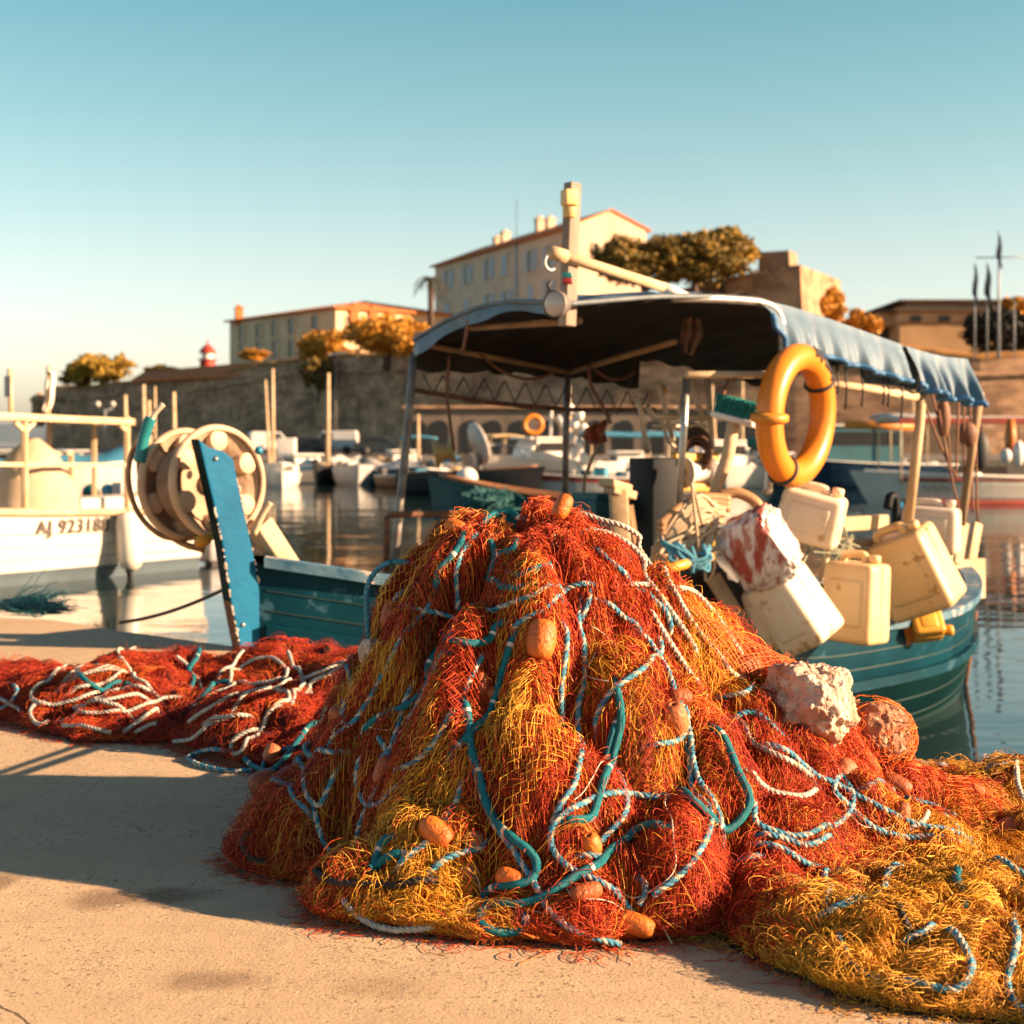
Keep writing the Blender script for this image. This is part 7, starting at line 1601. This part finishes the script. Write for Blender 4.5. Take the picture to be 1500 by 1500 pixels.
# heap of green net in the rowing boat
mb = MB()
for k in range(900):
    p = W(722 + RNG.normal() * 13, 722 + abs(RNG.normal()) * 9, 20.6 + RNG.normal() * .2); d = RNG.normal(size=3) * np.array([.09, .06, .05]); mb.tube(np.array([p - d, p + RNG.normal(size=3) * .03, p + d + [-.03, 0, -.04]]), .008, 3, cap=False)
o = mb.build('green_net', M('net_sea_green', (.025, .12, .125), (.05, .19, .19), .7, island=True), None, origin=W(722, 735, 20.6)); tag(o, 'heap of pale green net on the brown gunwaled rowing boat', 'fishing net')
for lab, px, Y, L, ang, hu, kw in (
    ('white boat with a sand coloured awning just beyond the far canopy post', 735, 66, 5.0, -70, WHULL, dict(top=(-.35, .15, 1.4, TARPY), clutter=4)),
    ('navy launch with a bare pale mast behind the white cabin boat', 835, 64, 5.2, -95, NAVY, dict(mast=((.1, 3.6, .07, .1), (-.2, 2.6, .05, .8)), clutter=5)),
    ('white cuddy boat seen between the rust red flag and the control box', 918, 66, 5.0, -80, WHULL, dict(cabin=(-.15, .2, .7, WHITEP), rail=True, clutter=3)),
    ('blue hulled boat under a white cover behind the control box', 985, 70, 5.0, -75, BLUEH, dict(cover=TARPW, clutter=2)),
    ('white boat with two bare spars behind the deck brush', 1088, 68, 5.2, -100, WHULL, dict(mast=((.15, 4.0, .07, -.2), (-.1, 3.2, .06, .9)), clutter=5)),
    ('red striped white launch between the deck brush and the life ring', 1130, 72, 5.0, -70, WHULL, dict(stripe=REDS, cabin=(-.1, .2, .6, WHITEP), clutter=4)),
    ('pale boat with a blue cover seen through the middle of the life ring', 1172, 66, 5.0, -85, WHULL, dict(cover=TARPB, clutter=2)),
    ('teal boat loaded with pale boxes under the near canopy rail', 1222, 70, 5.0, -80, TEALH, dict(clutter=7)),
    ('sail boat with one tall thin mast beside the flag mast reflections', 1330, 72, 5.6, -80, WHULL, dict(mast=((.1, 4.6, .06, .05),), clutter=3)),
    ('small white dinghy low in the water beside the mast dinghy', 418, 60, 3.4, -85, WHULL, dict(clutter=4, fb=.45)),
    ('varnished dinghy with an outboard motor in front of the teal hulled boat', 600, 58, 3.4, -50, BROWN, dict(motor=True, clutter=3, fb=.45)),
    ('blue striped launch moored near the sea end beside the white launch', 20, 62, 6.0, 10, WHULL, dict(stripe=BLUEH, cabin=(-.2, .2, .8, WHITEP), clutter=4)),
    ('white sail boat with a furled sail right behind the lever of the hauler', 225, 66, 5.6, -70, WHULL, dict(mast=((.1, 3.6, .06, .0),), cover=TARPW, clutter=2))):
    gboat(lab, px, Y, L, ang, hu, **kw)
# boats on the far side of the white motor boat
gboat('boat under a bright blue cover behind the beige canopy frame', 50, 40, 6.5, 8, WHULL, cover=TARPB, fb=1.0, group='boats moored behind the white motor boat')
gboat('second boat with a blue cover and white cuddy behind the beige canopy frame', 140, 48, 6.0, 0, WHULL, cover=TARPB, fb=.9, clutter=5, group='boats moored behind the white motor boat')
gboat('varnished brown wooden boat beside the hauler drum', 158, 34, 4.2, 20, BROWN, trim=PALEW, fb=.55, clutter=4, name='wooden_boat', group='boats moored behind the white motor boat')
gboat('two masted sailing boat with wooden spars behind the hauler lever', 200, 62, 5.5, 60, NAVY, name='sail_boat', mast=((.15, 2.9, .10, -.1), (-.1, 3.1, .10, -.1)), clutter=3, group='boats moored behind the white motor boat')
gboat('two masted sailing boat with pale spars directly behind the hauler drum', 242, 60, 5.5, 75, WHULL, name='sail_boat', mast=((.15, 3.2, .10, -.1), (-.3, 3.4, .10, -.1)), clutter=3, group='boats moored behind the white motor boat')
gboat('white launch with clutter near the sea end of the harbour', 85, 58, 6.0, 15, WHULL, cabin=(-.2, .2, .8, WHITEP), clutter=6, group='boats moored behind the white motor boat')
gboat('low dark launch loaded with gear near the two masted boats', 215, 45, 4.8, 10, NAVY, clutter=8, fb=.5, group='boats moored behind the white motor boat')
# boats to the right
bk_ = gboat('blue cabin boat with an orange boom seen beyond the life ring', 1262, 58, 7.0, 186, NAVY, beam=2.4, fb=.9, cabin=(-.2, .25, 1.5, M('cabin_teal', (.03, .13, .16), (.03, .1, .13), .5, 1)), name='cabin_boat', clutter=4, group='fishing boats moored across the harbour', top=(-.45, -.1, 1.9, GREYT))
MB().tube(np.array([W(1238, 622, 55), W(1338, 625, 55)]) - np.array([0, 0, 0]), .15, 10).build('orange_boom', M('boom_orange', (.62, .22, .02), (.55, .17, .02), .5, 2), None)
bo = [o for o in COL.objects if o.name.startswith('orange_boom')][0]; tag(bo, 'fat orange boom lying along the blue cabin boat', 'boom'); bo.name = 'boom'
rb = gboat('white boat with red trimmed awning and brown rubbing strake beyond the stern', 1462, 44, 8.0, 184, WHULL, trim=WHITEP, beam=2.4, fb=.72, stripe=None, name='passenger_boat', top=(-.5, .42, 1.75, TARPW), clutter=5, group='fishing boats moored across the harbour')
mb = MB(); x_ = np.linspace(-4.0, 3.2, 20)
for s in (1, -1): mb.tube(np.stack([x_, s * 1.17 * np.interp(x_, [-4, 0, 2, 3.2], [.84, 1, .9, .6]), .70 + .01 * x_ ** 2 * np.sign(x_) * .3], 1), .05, 6); mb.tube(np.stack([x_, s * 1.0 * np.interp(x_, [-4, 0, 2, 3.2], [.84, 1, .9, .6]), .03 + 0 * x_], 1), .10, 6)
mb.build('rub_rail', REDS, rb)
mb = MB(); mb.box((-.3, 1.12, 2.42), (7.3, .05, .16)); mb.box((-.3, -1.12, 2.42), (7.3, .05, .16)); mb.build('awning_trim', REDS, rb)
mb = MB()
for k in range(6): mb.box((1.9 + k * .13, 1.16 - .03 * k, .48), (.03, .02, .15), Rz(-.12)); mb.box((1.94 + k * .13, 1.155 - .03 * k, .42 + .11 * (k % 2)), (.08, .02, .03), Rz(-.12))
mb.build('name_lettering', BLACK, rb)
for px, y0, m, lab, nm, cat, r in ((1436, 660, BLACK, 'dark fender sack hanging on the white boat with red trimmed awning', 'fender', 'fender', (.28, .2, .55)), (1474, 668, WHITEP, 'round white fender on the white boat with red trimmed awning', 'fender', 'fender', (.17, .17, .22)), (1492, 664, WHITEP, 'long white fender on the white boat with red trimmed awning', 'fender', 'fender', (.16, .16, .38))):
    p = W(px, y0, 42.0); t_ = thing(nm, lab, cat, p - [0, 0, r[2]]); MB().ball(p, r, n=14).build('fender_body', m, t_); MB().tube(np.array([p + [0, 0, r[2] * .9], p + [0, 0, r[2] + .4]]), .02, 5).build('fender_rope', BLACK, t_)
t_ = thing('orange_buoy_pole', 'orange dan buoy pole standing on the white boat with red trimmed awning', 'buoy', W(1480, 672, 42.4)); MB().tube(np.array([W(1481, 614, 42.4), W(1480, 640, 42.4), W(1480, 672, 42.4)]), [.10, .18, .12], 8).build('pole', M('dan_orange', (.6, .18, .02), None, .5), t_); t_.name = 'buoy_pole'
# pontoon on the far side
pn = thing('pontoon', 'dark low pontoon running behind the life ring across the water', 'pontoon', W(1262, 690, 66)); MB().box(W(1240, 684, 70) * [1, 1, 0] + [0, 0, -.45], (14, 3, .62), Rz(-.05)).build('pontoon_body', M('pontoon_dark', (.06, .045, .035), (.04, .03, .025), .8, 1), pn); mb = MB()
for k in range(6): mb.box(W(1240, 684, 70) * [1, 1, 0] + [-6 + 2.4 * k, -1.55 + .12 * k, -.5], (.35, .12, .45))
mb.build('tyre_fender', BLACK, pn)
